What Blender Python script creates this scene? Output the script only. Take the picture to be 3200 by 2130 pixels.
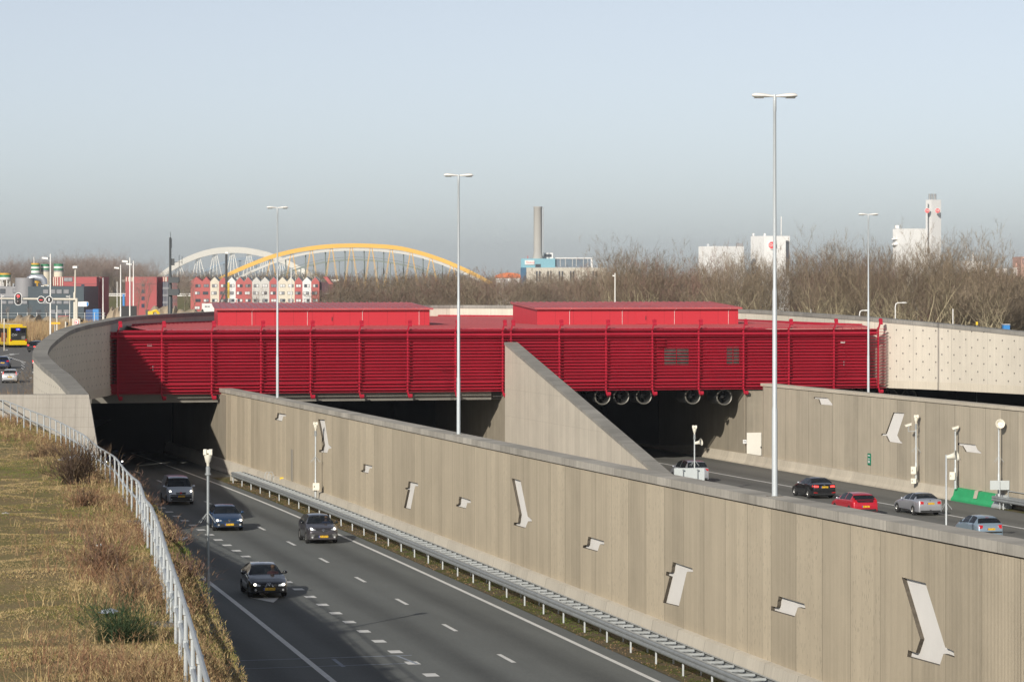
import bpy, bmesh, math, random
import numpy as np
from mathutils import Vector, Matrix
from mathutils.bvhtree import BVHTree
from mathutils.geometry import delaunay_2d_cdt

for o in list(bpy.data.objects):
    bpy.data.objects.remove(o)
SC = bpy.context.scene
COL = SC.collection
rnd = random.Random(7)
R = math.radians

# ------------------------------------------------------------------ camera
F = 10222.0          # focal length in photo pixels (3200 wide)
YH = 860.0           # photo row of the horizon
CZ = 15.0            # eye height above the low ground
cd = bpy.data.cameras.new("camera")
cam = bpy.data.objects.new("camera", cd)
COL.objects.link(cam)
cam.location = (0, 0, CZ)
cam.rotation_euler = (R(90), 0, 0)
cd.sensor_width = 36.0
cd.lens = 36.0 * F / 3200.0
cd.shift_y = -(1065 - YH) / 3200.0
cd.clip_start = 1.0
cd.clip_end = 30000.0
SC.camera = cam

# ------------------------------------------------------------------ light
SUN_AZ = 23.0        # travel direction, degrees right of the view axis
SUN_EL = 22.3
w = bpy.data.worlds.new("World")
SC.world = w
w.use_nodes = True
nt = w.node_tree
bg = nt.nodes["Background"]
sky = nt.nodes.new("ShaderNodeTexSky")
sky.sky_type = 'NISHITA'
sky.sun_disc = False
sky.sun_elevation = R(SUN_EL)
sky.sun_rotation = R(180 + SUN_AZ)
sky.altitude = 0
sky.air_density = 0.6
sky.dust_density = 0.6
sky.ozone_density = 2.0
hs = nt.nodes.new("ShaderNodeHueSaturation"); hs.inputs["Saturation"].default_value = .44   # hazy winter air
nt.links.new(sky.outputs[0], hs.inputs["Color"]); nt.links.new(hs.outputs[0], bg.inputs[0])
bg.inputs[1].default_value = 0.085
sd = bpy.data.lights.new("sun", 'SUN')
sd.energy = 3.7
sd.angle = R(0.5)
sd.color = (1.0, 0.93, 0.83)
sun = bpy.data.objects.new("sun", sd)
COL.objects.link(sun)
ce = math.cos(R(SUN_EL))
SUN = Vector((math.sin(R(SUN_AZ)) * ce, math.cos(R(SUN_AZ)) * ce, -math.sin(R(SUN_EL))))
sun.rotation_euler = SUN.to_track_quat('-Z', 'Y').to_euler()
sun.location = (-60, -80, 120)
SC.view_settings.view_transform = 'Standard'
SC.view_settings.look = 'None'
SC.view_settings.exposure = 0.3
SC.view_settings.gamma = 1.0
SC.render.engine = 'CYCLES'
SC.cycles.max_bounces = 6
SC.cycles.transparent_max_bounces = 8
SC.cycles.volume_bounces = 0
SC.cycles.use_denoising = True

# ------------------------------------------------------------------ helpers
def P(u, v, Y):
    """Photo pixel (3200 x 2130) at distance Y -> world point."""
    return Vector(((u - 1600) * Y / F, Y, CZ - (v - YH) * Y / F))

class MB:
    def __init__(s):
        s.v = []; s.f = []; s.uv = []; s.mi = []
    def add(s, vs, fs, uvs=None, mi=0):
        o = len(s.v)
        s.v += [tuple(p) for p in vs]
        s.uv += list(uvs) if uvs is not None else [(0.0, 0.0)] * len(vs)
        s.f += [tuple(i + o for i in f) for f in fs]
        s.mi += [mi] * len(fs)
        return s
    def quad(s, a, b, c, d, uvs=None, mi=0):
        return s.add([a, b, c, d], [(0, 1, 2, 3)], uvs, mi)
    def poly(s, pts, uvs=None, mi=0):
        return s.add(pts, [tuple(range(len(pts)))], uvs, mi)
    def box(s, c, d, rz=0.0, rx=0.0, mi=0, M=None):
        x, y, z = d[0] / 2, d[1] / 2, d[2] / 2
        vs = [Vector(q) for q in ((-x, -y, -z), (x, -y, -z), (x, y, -z), (-x, y, -z), (-x, -y, z), (x, -y, z), (x, y, z), (-x, y, z))]
        T = M if M is not None else Matrix.Rotation(rz, 3, 'Z') @ Matrix.Rotation(rx, 3, 'X')
        vs = [T @ q + Vector(c) for q in vs]
        return s.add(vs, [(0, 3, 2, 1), (4, 5, 6, 7), (0, 1, 5, 4), (1, 2, 6, 5), (2, 3, 7, 6), (3, 0, 4, 7)], None, mi)
    def boxmm(s, a, b, mi=0):
        return s.box([(a[i] + b[i]) / 2 for i in range(3)], [abs(b[i] - a[i]) for i in range(3)], mi=mi)
    def tube(s, pts, r, n=8, caps=True, mi=0):
        pts = [Vector(p) for p in pts]
        rs = r if isinstance(r, (list, tuple)) else [r] * len(pts)
        vs = []; fs = []
        up = None
        for i, p in enumerate(pts):
            t = (pts[min(i + 1, len(pts) - 1)] - pts[max(i - 1, 0)]).normalized()
            if up is None:
                up = Vector((0, 0, 1)) if abs(t.z) < .9 else Vector((1, 0, 0))
            a = t.cross(up)
            a = a.normalized() if a.length > 1e-6 else Vector((1, 0, 0))
            b = a.cross(t).normalized()
            up = b
            for k in range(n):
                an = 2 * math.pi * k / n
                vs.append(p + (a * math.cos(an) + b * math.sin(an)) * rs[i])
        for i in range(len(pts) - 1):
            for k in range(n):
                k2 = (k + 1) % n
                fs.append((i * n + k, i * n + k2, (i + 1) * n + k2, (i + 1) * n + k))
        if caps:
            fs.append(tuple(range(n - 1, -1, -1)))
            fs.append(tuple((len(pts) - 1) * n + k for k in range(n)))
        return s.add(vs, fs, None, mi)
    def prism(s, pts, off, mi=0):
        """closed outline pts extruded by vector off"""
        off = Vector(off); n = len(pts)
        vs = [Vector(p) for p in pts]; vs += [q + off for q in vs]
        fs = [tuple(range(n - 1, -1, -1)), tuple(range(n, 2 * n))]
        fs += [(i, (i + 1) % n, n + (i + 1) % n, n + i) for i in range(n)]
        return s.add(vs, fs, None, mi)
    def lathe(s, c, prof, n=16, axis='Z', mi=0, M=None, caps=True):
        vs = []; fs = []
        for (r, z) in prof:
            for k in range(n):
                a = 2 * math.pi * k / n
                q = Vector((r * math.cos(a), r * math.sin(a), z))
                if axis == 'Y': q = Vector((q.x, q.z, q.y))
                if axis == 'X': q = Vector((q.z, q.x, q.y))
                if M is not None: q = M @ q
                vs.append(q + Vector(c))
        m = len(prof)
        for i in range(m - 1):
            for k in range(n):
                k2 = (k + 1) % n
                fs.append((i * n + k, i * n + k2, (i + 1) * n + k2, (i + 1) * n + k))
        if caps and prof[0][0] > 1e-5: fs.append(tuple(range(n - 1, -1, -1)))
        if caps and prof[-1][0] > 1e-5: fs.append(tuple((m - 1) * n + k for k in range(n)))
        return s.add(vs, fs, None, mi)
    def ball(s, c, r, n=10, m=7, mi=0):
        r = r if isinstance(r, (tuple, list)) else (r, r, r)
        vs = []; fs = []
        for i in range(m + 1):
            th = math.pi * i / m
            for k in range(n):
                a = 2 * math.pi * k / n
                vs.append((c[0] + r[0] * math.sin(th) * math.cos(a), c[1] + r[1] * math.sin(th) * math.sin(a), c[2] + r[2] * math.cos(th)))
        for i in range(m):
            for k in range(n):
                k2 = (k + 1) % n
                fs.append((i * n + k, (i + 1) * n + k, (i + 1) * n + k2, i * n + k2))
        return s.add(vs, fs, None, mi)
    def strip(s, A, B, ta=0.0, tb=1.0, S=None, mi=0):
        """ribbon between two point lists, uv = (t, arc length)"""
        if S is None:
            S = [0.0]
            for i in range(1, len(A)):
                S.append(S[-1] + (Vector(A[i]) - Vector(A[i - 1])).length)
        n = len(A)
        vs = list(A) + list(B)
        uv = [(S[i], ta) for i in range(n)] + [(S[i], tb) for i in range(n)]
        return s.add(vs, [(i, i + 1, n + i + 1, n + i) for i in range(n - 1)], uv, mi)
    def build(s, name, mat, parent=None, smooth=False, sharp=40, local=False, loc=None, merge=False):
        me = bpy.data.meshes.new(name)
        V = [Vector(p) for p in s.v]
        if parent is not None:
            off = Vector((0, 0, 0)) if local else WP(parent)
        else:
            if loc is None and not local:
                xs = [p.x for p in V]; ys = [p.y for p in V]; zs = [p.z for p in V]
                loc = ((min(xs) + max(xs)) / 2, (min(ys) + max(ys)) / 2, min(zs))
            off = Vector(loc) if (loc is not None and not local) else Vector((0, 0, 0))
        me.from_pydata([p - off for p in V], [], s.f)
        ul = me.uv_layers.new(name="UVMap")
        li = np.zeros(len(me.loops), dtype=np.int32)
        me.loops.foreach_get('vertex_index', li)
        ul.data.foreach_set('uv', np.array(s.uv, dtype=np.float32)[li].ravel())
        ms = mat if isinstance(mat, (list, tuple)) else [mat]
        for m in ms: me.materials.append(m)
        if len(ms) > 1:
            me.polygons.foreach_set('material_index', s.mi)
        me.validate()
        if merge:
            bm = bmesh.new(); bm.from_mesh(me)
            bmesh.ops.remove_doubles(bm, verts=bm.verts, dist=merge)
            bm.to_mesh(me); bm.free()
        if smooth:
            me.polygons.foreach_set('use_smooth', [True] * len(me.polygons))
            try: me.set_sharp_from_angle(angle=R(sharp))
            except Exception: pass
        me.update()
        o = bpy.data.objects.new(name, me)
        COL.objects.link(o)
        if parent is not None: o.parent = parent
        elif loc is not None: o.location = loc
        return o

def WP(o):
    p = Vector((0, 0, 0))
    while o is not None:
        p = p + Vector(o.location); o = o.parent
    return p

def tag(o, label=None, cat=None, group=None, kind=None):
    if label: o['label'] = label
    if cat: o['category'] = cat
    if group: o['group'] = group
    if kind: o['kind'] = kind
    return o

def empty(name, loc, label, cat, group=None, rz=0.0):
    o = bpy.data.objects.new(name, None)
    o.empty_display_size = .3
    COL.objects.link(o)
    o.location = loc; o.rotation_euler = (0, 0, rz)
    return tag(o, label, cat, group)

def copy_tree(o, parent=None):
    c = o.copy(); COL.objects.link(c); c.parent = parent
    for ch in list(o.children): copy_tree(ch, c)
    return c

# ------------------------------------------------------------------ materials
def _n(nt, t, **k):
    n = nt.nodes.new(t)
    for a, b in k.items(): setattr(n, a, b)
    return n

def base(name, rough=.7, metal=0.0, spec=.5):
    m = bpy.data.materials.new(name); m.use_nodes = True
    b = m.node_tree.nodes["Principled BSDF"]
    b.inputs['Roughness'].default_value = rough
    b.inputs['Metallic'].default_value = metal
    b.inputs['Specular IOR Level'].default_value = spec
    return m, m.node_tree, b

def math_(nt, op, a, b=None, c=None, clamp=False):
    n = _n(nt, "ShaderNodeMath", operation=op); n.use_clamp = clamp
    for i, x in enumerate((a, b, c)):
        if x is None: continue
        if isinstance(x, (int, float)): n.inputs[i].default_value = x
        else: nt.links.new(x, n.inputs[i])
    return n.outputs[0]

def mix_(nt, fac, a, b, blend='MIX'):
    n = _n(nt, "ShaderNodeMix", data_type='RGBA', blend_type=blend)
    for s, x in ((n.inputs[0], fac), (n.inputs[6], a), (n.inputs[7], b)):
        if isinstance(x, (int, float)): s.default_value = x
        elif isinstance(x, (tuple, list)): s.default_value = tuple(x) + ((1,) if len(x) == 3 else ())
        else: nt.links.new(x, s)
    return n.outputs[2]

def ramp_(nt, fac, stops):
    n = _n(nt, "ShaderNodeValToRGB")
    e = n.color_ramp.elements
    while len(e) < len(stops): e.new(.5)
    for i, (p, c) in enumerate(stops):
        e[i].position = p
        e[i].color = (tuple(c) if isinstance(c, (tuple, list)) else (c, c, c)) + (1,)
    nt.links.new(fac, n.inputs[0])
    return n.outputs[0]

def noise_(nt, vec, scale, detail=4, rough=.55, sc=None):
    if sc is not None:
        mp = _n(nt, "ShaderNodeMapping"); mp.inputs['Scale'].default_value = sc
        nt.links.new(vec, mp.inputs[0]); vec = mp.outputs[0]
    n = _n(nt, "ShaderNodeTexNoise")
    n.inputs['Scale'].default_value = scale; n.inputs['Detail'].default_value = detail
    n.inputs['Roughness'].default_value = rough
    nt.links.new(vec, n.inputs['Vector'])
    return n.outputs[0]

def bump_(nt, b, h, strength=.3, dist=.02):
    n = _n(nt, "ShaderNodeBump")
    n.inputs['Strength'].default_value = strength; n.inputs['Distance'].default_value = dist
    nt.links.new(h, n.inputs['Height']); nt.links.new(n.outputs[0], b.inputs['Normal'])

def sc3(c, k): return tuple(x * k for x in c)

def M(name, col, rough=.7, metal=0.0, var=.12, scale=2.0, bump=0.0, coat=0.0, spec=.5, coords='Object', stretch=None):
    m, nt, b = base(name, rough, metal, spec)
    if var > 0:
        tc = _n(nt, "ShaderNodeTexCoord")
        f = noise_(nt, tc.outputs[coords], scale, 5, .6, stretch)
        c = ramp_(nt, f, [(.28, sc3(col, 1 - var)), (.72, sc3(col, 1 + var))])
        nt.links.new(c, b.inputs['Base Color'])
        if bump: bump_(nt, b, noise_(nt, tc.outputs[coords], scale * 12, 3), bump, .03)
    else:
        b.inputs['Base Color'].default_value = tuple(col) + (1,)
    if coat:
        b.inputs['Coat Weight'].default_value = coat; b.inputs['Coat Roughness'].default_value = .06
    return m

def glow(name, col, k):
    m, nt, b = base(name, .4)
    b.inputs['Base Color'].default_value = tuple(col) + (1,)
    b.inputs['Emission Color'].default_value = tuple(col) + (1,)
    b.inputs['Emission Strength'].default_value = k
    return m

def joints(nt, x, period, width):
    """1 on joints at multiples of period"""
    fr = math_(nt, 'FRACT', math_(nt, 'DIVIDE', x, period))
    d = math_(nt, 'MINIMUM', fr, math_(nt, 'SUBTRACT', 1.0, fr))
    return math_(nt, 'LESS_THAN', d, width / period / 2)

def wnoise(nt, x, k=1.0):
    n = _n(nt, "ShaderNodeTexWhiteNoise", noise_dimensions='1D')
    nt.links.new(math_(nt, 'MULTIPLY', x, k), n.inputs['W'])
    return n.outputs[0]

def concrete_uv(name, col, panel=3.0, ribs=True, streak=.22, panel_var=.16, joint=.03, sub=1.0, holes=None, jh=None, hole_col=(.06, .055, .05), dark_dots=False):
    """cast concrete: uv = (metres along, metres up)"""
    m, nt, b = base(name, .85, 0, .25)
    tc = _n(nt, "ShaderNodeTexCoord"); uv = tc.outputs['UV']
    sx = _n(nt, "ShaderNodeSeparateXYZ"); nt.links.new(uv, sx.inputs[0])
    x, y = sx.outputs[0], sx.outputs[1]
    pn = math_(nt, 'FLOOR', math_(nt, 'DIVIDE', x, panel))
    sn = math_(nt, 'FLOOR', math_(nt, 'DIVIDE', math_(nt, 'ADD', x, math_(nt, 'MULTIPLY', wnoise(nt, pn), .7)), sub))
    t1 = wnoise(nt, math_(nt, 'ADD', pn, .37), 1.31)
    t2 = wnoise(nt, math_(nt, 'ADD', sn, 9.1), 2.17)
    f = math_(nt, 'ADD', math_(nt, 'MULTIPLY', math_(nt, 'SUBTRACT', t1, .5), panel_var), math_(nt, 'MULTIPLY', math_(nt, 'SUBTRACT', t2, .5), panel_var * .55))
    st = noise_(nt, uv, 1.0, 6, .65, (5.0, .12, 1))
    f = math_(nt, 'ADD', f, math_(nt, 'MULTIPLY', math_(nt, 'SUBTRACT', st, .5), streak * 2.2))
    cl = noise_(nt, uv, .55, 5, .6)
    f = math_(nt, 'ADD', f, math_(nt, 'MULTIPLY', math_(nt, 'SUBTRACT', cl, .5), streak * 1.3))
    fine = noise_(nt, uv, 9.0, 3, .7, (1.6, .5, 1))
    f = math_(nt, 'ADD', f, math_(nt, 'MULTIPLY', math_(nt, 'SUBTRACT', fine, .5), .16))
    f = math_(nt, 'ADD', f, 1.0)
    cc = _n(nt, "ShaderNodeCombineXYZ")
    for i in range(3): nt.links.new(f, cc.inputs[i])
    c = mix_(nt, 1.0, col, cc.outputs[0], 'MULTIPLY')
    if joint:
        c = mix_(nt, math_(nt, 'MULTIPLY', joints(nt, x, panel, joint), .62), c, sc3(col, .3))
    if jh:
        c = mix_(nt, math_(nt, 'MULTIPLY', joints(nt, y, jh, .025), .3), c, sc3(col, .4))
    if dark_dots:
        v = _n(nt, "ShaderNodeTexVoronoi", feature='F1'); v.inputs['Scale'].default_value = 1.0
        mp = _n(nt, "ShaderNodeMapping"); mp.inputs['Scale'].default_value = (9, 2.6, 1)
        nt.links.new(uv, mp.inputs[0]); nt.links.new(mp.outputs[0], v.inputs['Vector'])
        sel = math_(nt, 'MULTIPLY', math_(nt, 'LESS_THAN', v.outputs['Distance'], .2), math_(nt, 'GREATER_THAN', math_(nt, 'ADD', t1, math_(nt, 'MULTIPLY', t2, .35)), .92))
        c = mix_(nt, math_(nt, 'MULTIPLY', sel, .5), c, sc3(col, .45))
    if holes:
        px, py, r, y0, y1 = holes
        row = math_(nt, 'FLOOR', math_(nt, 'DIVIDE', y, py))
        sh = math_(nt, 'MULTIPLY', math_(nt, 'MODULO', row, 2.0), px / 2)
        fx = math_(nt, 'SUBTRACT', math_(nt, 'FRACT', math_(nt, 'DIVIDE', math_(nt, 'ADD', x, sh), px)), .5)
        fy = math_(nt, 'SUBTRACT', math_(nt, 'FRACT', math_(nt, 'DIVIDE', y, py)), .5)
        dx = math_(nt, 'MULTIPLY', fx, px); dy = math_(nt, 'MULTIPLY', fy, py)
        d = math_(nt, 'SQRT', math_(nt, 'ADD', math_(nt, 'MULTIPLY', dx, dx), math_(nt, 'MULTIPLY', dy, dy)))
        ok = math_(nt, 'MULTIPLY', math_(nt, 'GREATER_THAN', y, y0), math_(nt, 'LESS_THAN', y, y1))
        h = math_(nt, 'MULTIPLY', math_(nt, 'LESS_THAN', d, r), ok)
        # rust run below each tie hole
        run = math_(nt, 'MULTIPLY', math_(nt, 'MULTIPLY', math_(nt, 'LESS_THAN', math_(nt, 'ABSOLUTE', dx), r * .35), math_(nt, 'LESS_THAN', dy, 0.0)), math_(nt, 'MULTIPLY', ok, noise_(nt, uv, 1.3, 2)))
        c = mix_(nt, math_(nt, 'MULTIPLY', run, .45), c, sc3(col, .5))
        c = mix_(nt, h, c, hole_col)
    nt.links.new(c, b.inputs['Base Color'])
    if ribs:
        wv = math_(nt, 'SINE', math_(nt, 'MULTIPLY', x, 2 * math.pi / .11))
        bump_(nt, b, wv, .4, .012)
    else:
        bump_(nt, b, noise_(nt, uv, 14, 3), .15, .02)
    return m
# ------------------------------------------------------------------ road alignment
def hL(Y):
    Y = min(Y, 264.0)
    return 13.6086 + .01558 * (Y - 120) - 5.388e-5 * (Y - 120) ** 2
def hR(Y):
    return 14.10 + .003 * min(Y, 290.0)
def polyline(c, lo, hi):
    d = np.polyder(np.array(c))
    def f(Y):
        q = min(max(Y, lo), hi); t = (q - 180) / 50
        return float(np.polyval(c, t) + np.polyval(d, t) / 50 * (Y - q))
    def g(Y):
        q = min(max(Y, lo), hi)
        return float(np.polyval(d, (q - 180) / 50) / 50)
    return f, g
XR, dXR = polyline([-.11092737, -.67845288, -10.5732388, -9.32194557], 108, 262)
XS, dXS = (lambda Y: 26.9908 - .25624 * (Y - 200)), (lambda Y: -.25624)
XW, dXW = (lambda Y: 32.3102 - .24273 * (Y - 200)), (lambda Y: -.24273)

def LP(Y, off, dz=0.0):
    g = dXR(Y); k = 1 / math.hypot(1, g)
    return Vector((XR(Y) + off * k, Y - off * g * k, CZ - hL(Y) + dz))
def RP(Y, off, dz=0.0):
    g = dXS(Y); k = 1 / math.hypot(1, g)
    return Vector((XS(Y) + off * k, Y - off * g * k, CZ - hR(Y) + dz))
def WPt(Y, off, dz=0.0):
    g = dXW(Y); k = 1 / math.hypot(1, g)
    return Vector((XW(Y) + off * k, Y - off * g * k, CZ - hR(Y) + dz))
def frange(a, b, st):
    n = max(1, int(round((b - a) / st)))
    return [a + (b - a) * i / n for i in range(n + 1)]

# facade frame: origin, e along, n toward the viewer, d into the building
FO = Vector((-30.2, 246.0, 0))
fe = Vector((60, 15.4, 0)).normalized()
fd = Vector((-fe.y, fe.x, 0))
def FP(s, dep, z):
    return Vector((FO.x + fe.x * s + fd.x * dep, FO.y + fe.y * s + fd.y * dep, z))
def fs_of_u(u):
    k = (u - 1600) / F
    # FO.x+fe.x s = k (FO.y+fe.y s)
    return (k * FO.y - FO.x) / (fe.x - k * fe.y)

# ------------------------------------------------------------------ materials of the setting
def asphalt(name, col=(.062, .066, .066), wear=.35):
    m, nt, b = base(name, .82, 0, .4)
    tc = _n(nt, "ShaderNodeTexCoord"); uv = tc.outputs['UV']; ob = tc.outputs['Object']
    sx = _n(nt, "ShaderNodeSeparateXYZ"); nt.links.new(uv, sx.inputs[0])
    off = sx.outputs[1]
    # darker middle of each lane, lighter wheel tracks
    ln = math_(nt, 'COSINE', math_(nt, 'MULTIPLY', off, 2 * math.pi / 3.5))
    f = math_(nt, 'ADD', 1.0, math_(nt, 'MULTIPLY', ln, wear * .45))
    ln2 = math_(nt, 'COSINE', math_(nt, 'MULTIPLY', off, 4 * math.pi / 3.5))
    f = math_(nt, 'SUBTRACT', f, math_(nt, 'MULTIPLY', ln2, wear * .18))
    f = math_(nt, 'ADD', f, math_(nt, 'MULTIPLY', math_(nt, 'SUBTRACT', noise_(nt, uv, 1.0, 5, .6, (.05, .9, 1)), .5), wear * 1.1))
    f = math_(nt, 'ADD', f, math_(nt, 'MULTIPLY', math_(nt, 'SUBTRACT', noise_(nt, ob, .35, 4), .5), .2))
    f = math_(nt, 'ADD', f, math_(nt, 'MULTIPLY', math_(nt, 'SUBTRACT', noise_(nt, ob, 9.0, 3, .75), .5), .75))
    cc = _n(nt, "ShaderNodeCombineXYZ")
    for i in range(3): nt.links.new(f, cc.inputs[i])
    nt.links.new(mix_(nt, 1.0, col, cc.outputs[0], 'MULTIPLY'), b.inputs['Base Color'])
    bump_(nt, b, noise_(nt, ob, 45, 2), .25, .01)
    return m

def ground_mat(name, stops, scale=.25, fine=6.0):
    m, nt, b = base(name, .95, 0, .1)
    tc = _n(nt, "ShaderNodeTexCoord"); ob = tc.outputs['Object']
    f = math_(nt, 'ADD', math_(nt, 'MULTIPLY', noise_(nt, ob, scale, 6, .62), .62), math_(nt, 'MULTIPLY', noise_(nt, ob, fine, 4, .7), .38))
    nt.links.new(ramp_(nt, f, stops), b.inputs['Base Color'])
    bump_(nt, b, noise_(nt, ob, fine * 2, 4, .7), .6, .08)
    return m

m_asph = asphalt("asphalt", (.128, .137, .131), .42)
m_asph2 = asphalt("asphalt_right", (.145, .145, .132), .22)
m_street = M("street_asphalt", (.13, .125, .115), .9, var=.15, scale=.4)
m_paint = M("road_paint", (.74, .74, .71), .6, var=.10, scale=1.5)
m_ground = ground_mat("ground_low", [(.3, (.09, .075, .045)), (.5, (.14, .115, .07)), (.7, (.11, .105, .05))], .02, .5)
m_grass = ground_mat("bank_soil", [(.30, (.17, .125, .065)), (.45, (.27, .205, .11)), (.58, (.2, .18, .07)), (.72, (.32, .25, .135))], .22, 5.0)
m_verge = ground_mat("verge_moss", [(.36, (.10, .082, .058)), (.47, (.15, .12, .075)), (.56, (.085, .095, .025)), (.66, (.13, .12, .05))], .6, 4.0)
CONC = (.475, .41, .305)
m_wall = concrete_uv("ribbed_concrete", CONC, 3.0, True, .2, .24, .05, 1.0, dark_dots=True)
m_wallR = concrete_uv("ribbed_concrete_right", (.43, .38, .295), 2.7, True, .24, .2, .06, 1.2)
m_coping = concrete_uv("coping_concrete", (.40, .375, .325), 2.4, False, .45, .3, .03, .6)
m_barrier = concrete_uv("barrier_concrete", (.56, .52, .44), 4.0, False, .22, .1, .05, 1.5)
m_barrierR = concrete_uv("barrier_concrete_right", (.52, .47, .38), 5.0, False, .26, .12, .03, 1.2)
m_wedge = concrete_uv("board_marked_concrete", (.52, .475, .395), 1.15, False, .2, .1, .02, .6, jh=2.1)
m_ring = concrete_uv("ring_concrete", (.62, .575, .485), 4.6, False, .16, .05, .03, 2.3, holes=(1.52, .63, .072, .7, 5.2), hole_col=(.12, .11, .10))
m_ringcop = concrete_uv("ring_coping", (.27, .26, .235), 2.4, False, .5, .2, .03, .8)
m_slab = concrete_uv("slab_concrete", (.33, .305, .265), .72, False, .28, .06, .015, .72, jh=.52)
m_edge = M("shaded_rib_ends", (.085, .072, .055), .95, var=.3, scale=5)  # recess sides: the shadow along the cut ribs is put into this colour
m_white = M("relief_white", (.82, .80, .76), .6, var=.05, scale=.8)
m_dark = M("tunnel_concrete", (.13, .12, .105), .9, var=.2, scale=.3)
m_soffit = M("soffit_concrete", (.19, .18, .155), .85, var=.2, scale=.35)
RED = (.41, .018, .040)
m_red = M("red_paint", RED, .5, var=.10, scale=.45, spec=.14)
m_redroof = M("red_roof_sheet", (.44, .095, .10), .38, var=.14, scale=.35, spec=.5)
m_galv = M("galvanised_steel", (.46, .49, .5), .5, .25, .1, 2.0)
m_galvd = M("galvanised_rail", (.30, .32, .325), .55, .3, .15, 3.0)
m_lamp = M("pale_grey_paint", (.52, .56, .58), .45, .15, .05, .5)
m_lampw = M("lamp_white", (.78, .77, .73), .45, 0, .05, 2)
m_cream = M("cream_paint", (.76, .73, .62), .5, 0, .04, 2)
m_black = M("black_plastic", (.012, .013, .014), .5, 0, .1, 2)
m_dkgrey = M("dark_grey_paint", (.05, .058, .062), .5, 0, .1, 1)
m_glassd = M("dark_glass", (.02, .026, .03), .08, 0, .15, 1, spec=.7)
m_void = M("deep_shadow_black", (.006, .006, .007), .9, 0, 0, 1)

# ------------------------------------------------------------------ the setting
g = MB(); g.quad((-3500, -300, 0), (3500, -300, 0), (3500, 6000, 0), (-3500, 6000, 0))
tag(g.build("ground", m_ground, loc=(0, 0, 0)), kind='structure')

# left motorway carriageway
ys = frange(40, 400, 3)
def ribbon(fn, a, b, ys, dz=0.0):
    S = [0.0]
    for i in range(1, len(ys)): S.append(S[-1] + (fn(ys[i], 0) - fn(ys[i - 1], 0)).length)
    mb = MB(); mb.strip([fn(y, a, dz) for y in ys], [fn(y, b, dz) for y in ys], a, b, S)
    return mb
tag(ribbon(LP, -20.5, .75, ys).build("road", m_asph), kind='structure')
tag(ribbon(LP, .75, 3.2, frange(40, 238, 3), .01).build("verge", m_verge), kind='structure')
tag(ribbon(LP, .75, 3.2, frange(238, 400, 3), .0).build("road", m_asph), kind='structure')
tag(ribbon(RP, -14, 8.0, frange(90, 420, 4)).build("road", m_asph2), kind='structure')
# hidden carriageways beside them
mb = MB()
for i, (a, b) in enumerate(((3.3, 26.0),)):
    yy = frange(120, 400, 5); mb.strip([LP(y, a, -.25) for y in yy], [LP(y, b, -.25) for y in yy], a, b)
tag(mb.build("road", m_asph2), kind='structure')
mb = MB(); yy = frange(60, 420, 5)
mb.strip([WPt(y, .6, -.1) for y in yy], [WPt(y, 30, -.1) for y in yy], 0, 30)
tag(mb.build("road", m_asph2), kind='structure')

# painted markings
def lane_line(fn, off, wd, Y0, Y1, dz=.006):
    yy = frange(Y0, Y1, 2.0); mb = MB()
    mb.strip([fn(y, off - wd / 2, dz) for y in yy], [fn(y, off + wd / 2, dz) for y in yy], 0, wd)
    return mb
def along(fn, Y0, ds, n, off=0.0):
    """Y values spaced ds metres along the road"""
    out = [Y0]
    for _ in range(n):
        y = out[-1]; p = fn(y, off); q = fn(y + 1, off)
        out.append(y + ds / (q - p).length)
    return out
def block(fn, off, wd, Ya, Yb, dz=.006):
    mb = MB()
    mb.quad(fn(Ya, off - wd / 2, dz), fn(Ya, off + wd / 2, dz), fn(Yb, off + wd / 2, dz), fn(Yb, off - wd / 2, dz))
    return mb
mk = []
mk.append(lane_line(LP, 0, .2, 40, 330).build("road_marking", m_paint))
mk.append(lane_line(LP, -10.5, .22, 40, 215).build("road_marking", m_paint))
mk.append(lane_line(RP, 0, .2, 100, 340).build("road_marking", m_paint))
def Y_on(fn, u, v, h):
    Y = 150.0
    for _ in range(60): Y = .5 * Y + .5 * F * h(Y) / (v - YH)
    return Y
# dashes three metres in every twelve
y0 = Y_on(LP, 1584, 2055, hL)
# distance bookkeeping is along the line itself
def Ybase(fn, X, Y, off):
    """parameter y whose offset point lies at world Y"""
    y = Y
    for _ in range(20): y += Y - fn(y, off).y
    return y
def dashes(fn, off, ystart, ahead, back, ln, per, wd, name):
    ya = ystart
    st = [ya]
    for _ in range(ahead): st.append(along(fn, st[-1], per, 1, off)[1])
    p = ya
    for _ in range(back):
        q = fn(p, off); q2 = fn(p - 1, off); p = p - per / (q - q2).length; st.insert(0, p)
    for y in st:
        y2 = y + ln / (fn(y + 1, off) - fn(y, off)).length
        mk.append(block(fn, off, wd, y, y2).build(name, m_paint))
yb = Ybase(LP, 0, y0, -3.5)
dashes(LP, -3.5, yb - 1.45, 15, 5, 3.0, 12.0, .17, "road_marking")
y1 = Y_on(LP, 800 + 1583 * .33956, 1600 + 1489 * .33956, hL)
yb = Ybase(LP, 0, y1, -7.0)
dashes(LP, -7.0, yb - .5, 30, 12, 1.0, 4.02, .46, "road_marking")
yr = Y_on(RP, 2544.5, 1568.8, hR); yb = Ybase(RP, 0, yr, -4.0)
dashes(RP, -4.0, yb - 1.4, 9, 6, 2.85, 11.1, .17, "road_marking")
mk.append(lane_line(RP, -8.0, .18, 100, 340).build("road_marking", m_paint))
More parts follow.
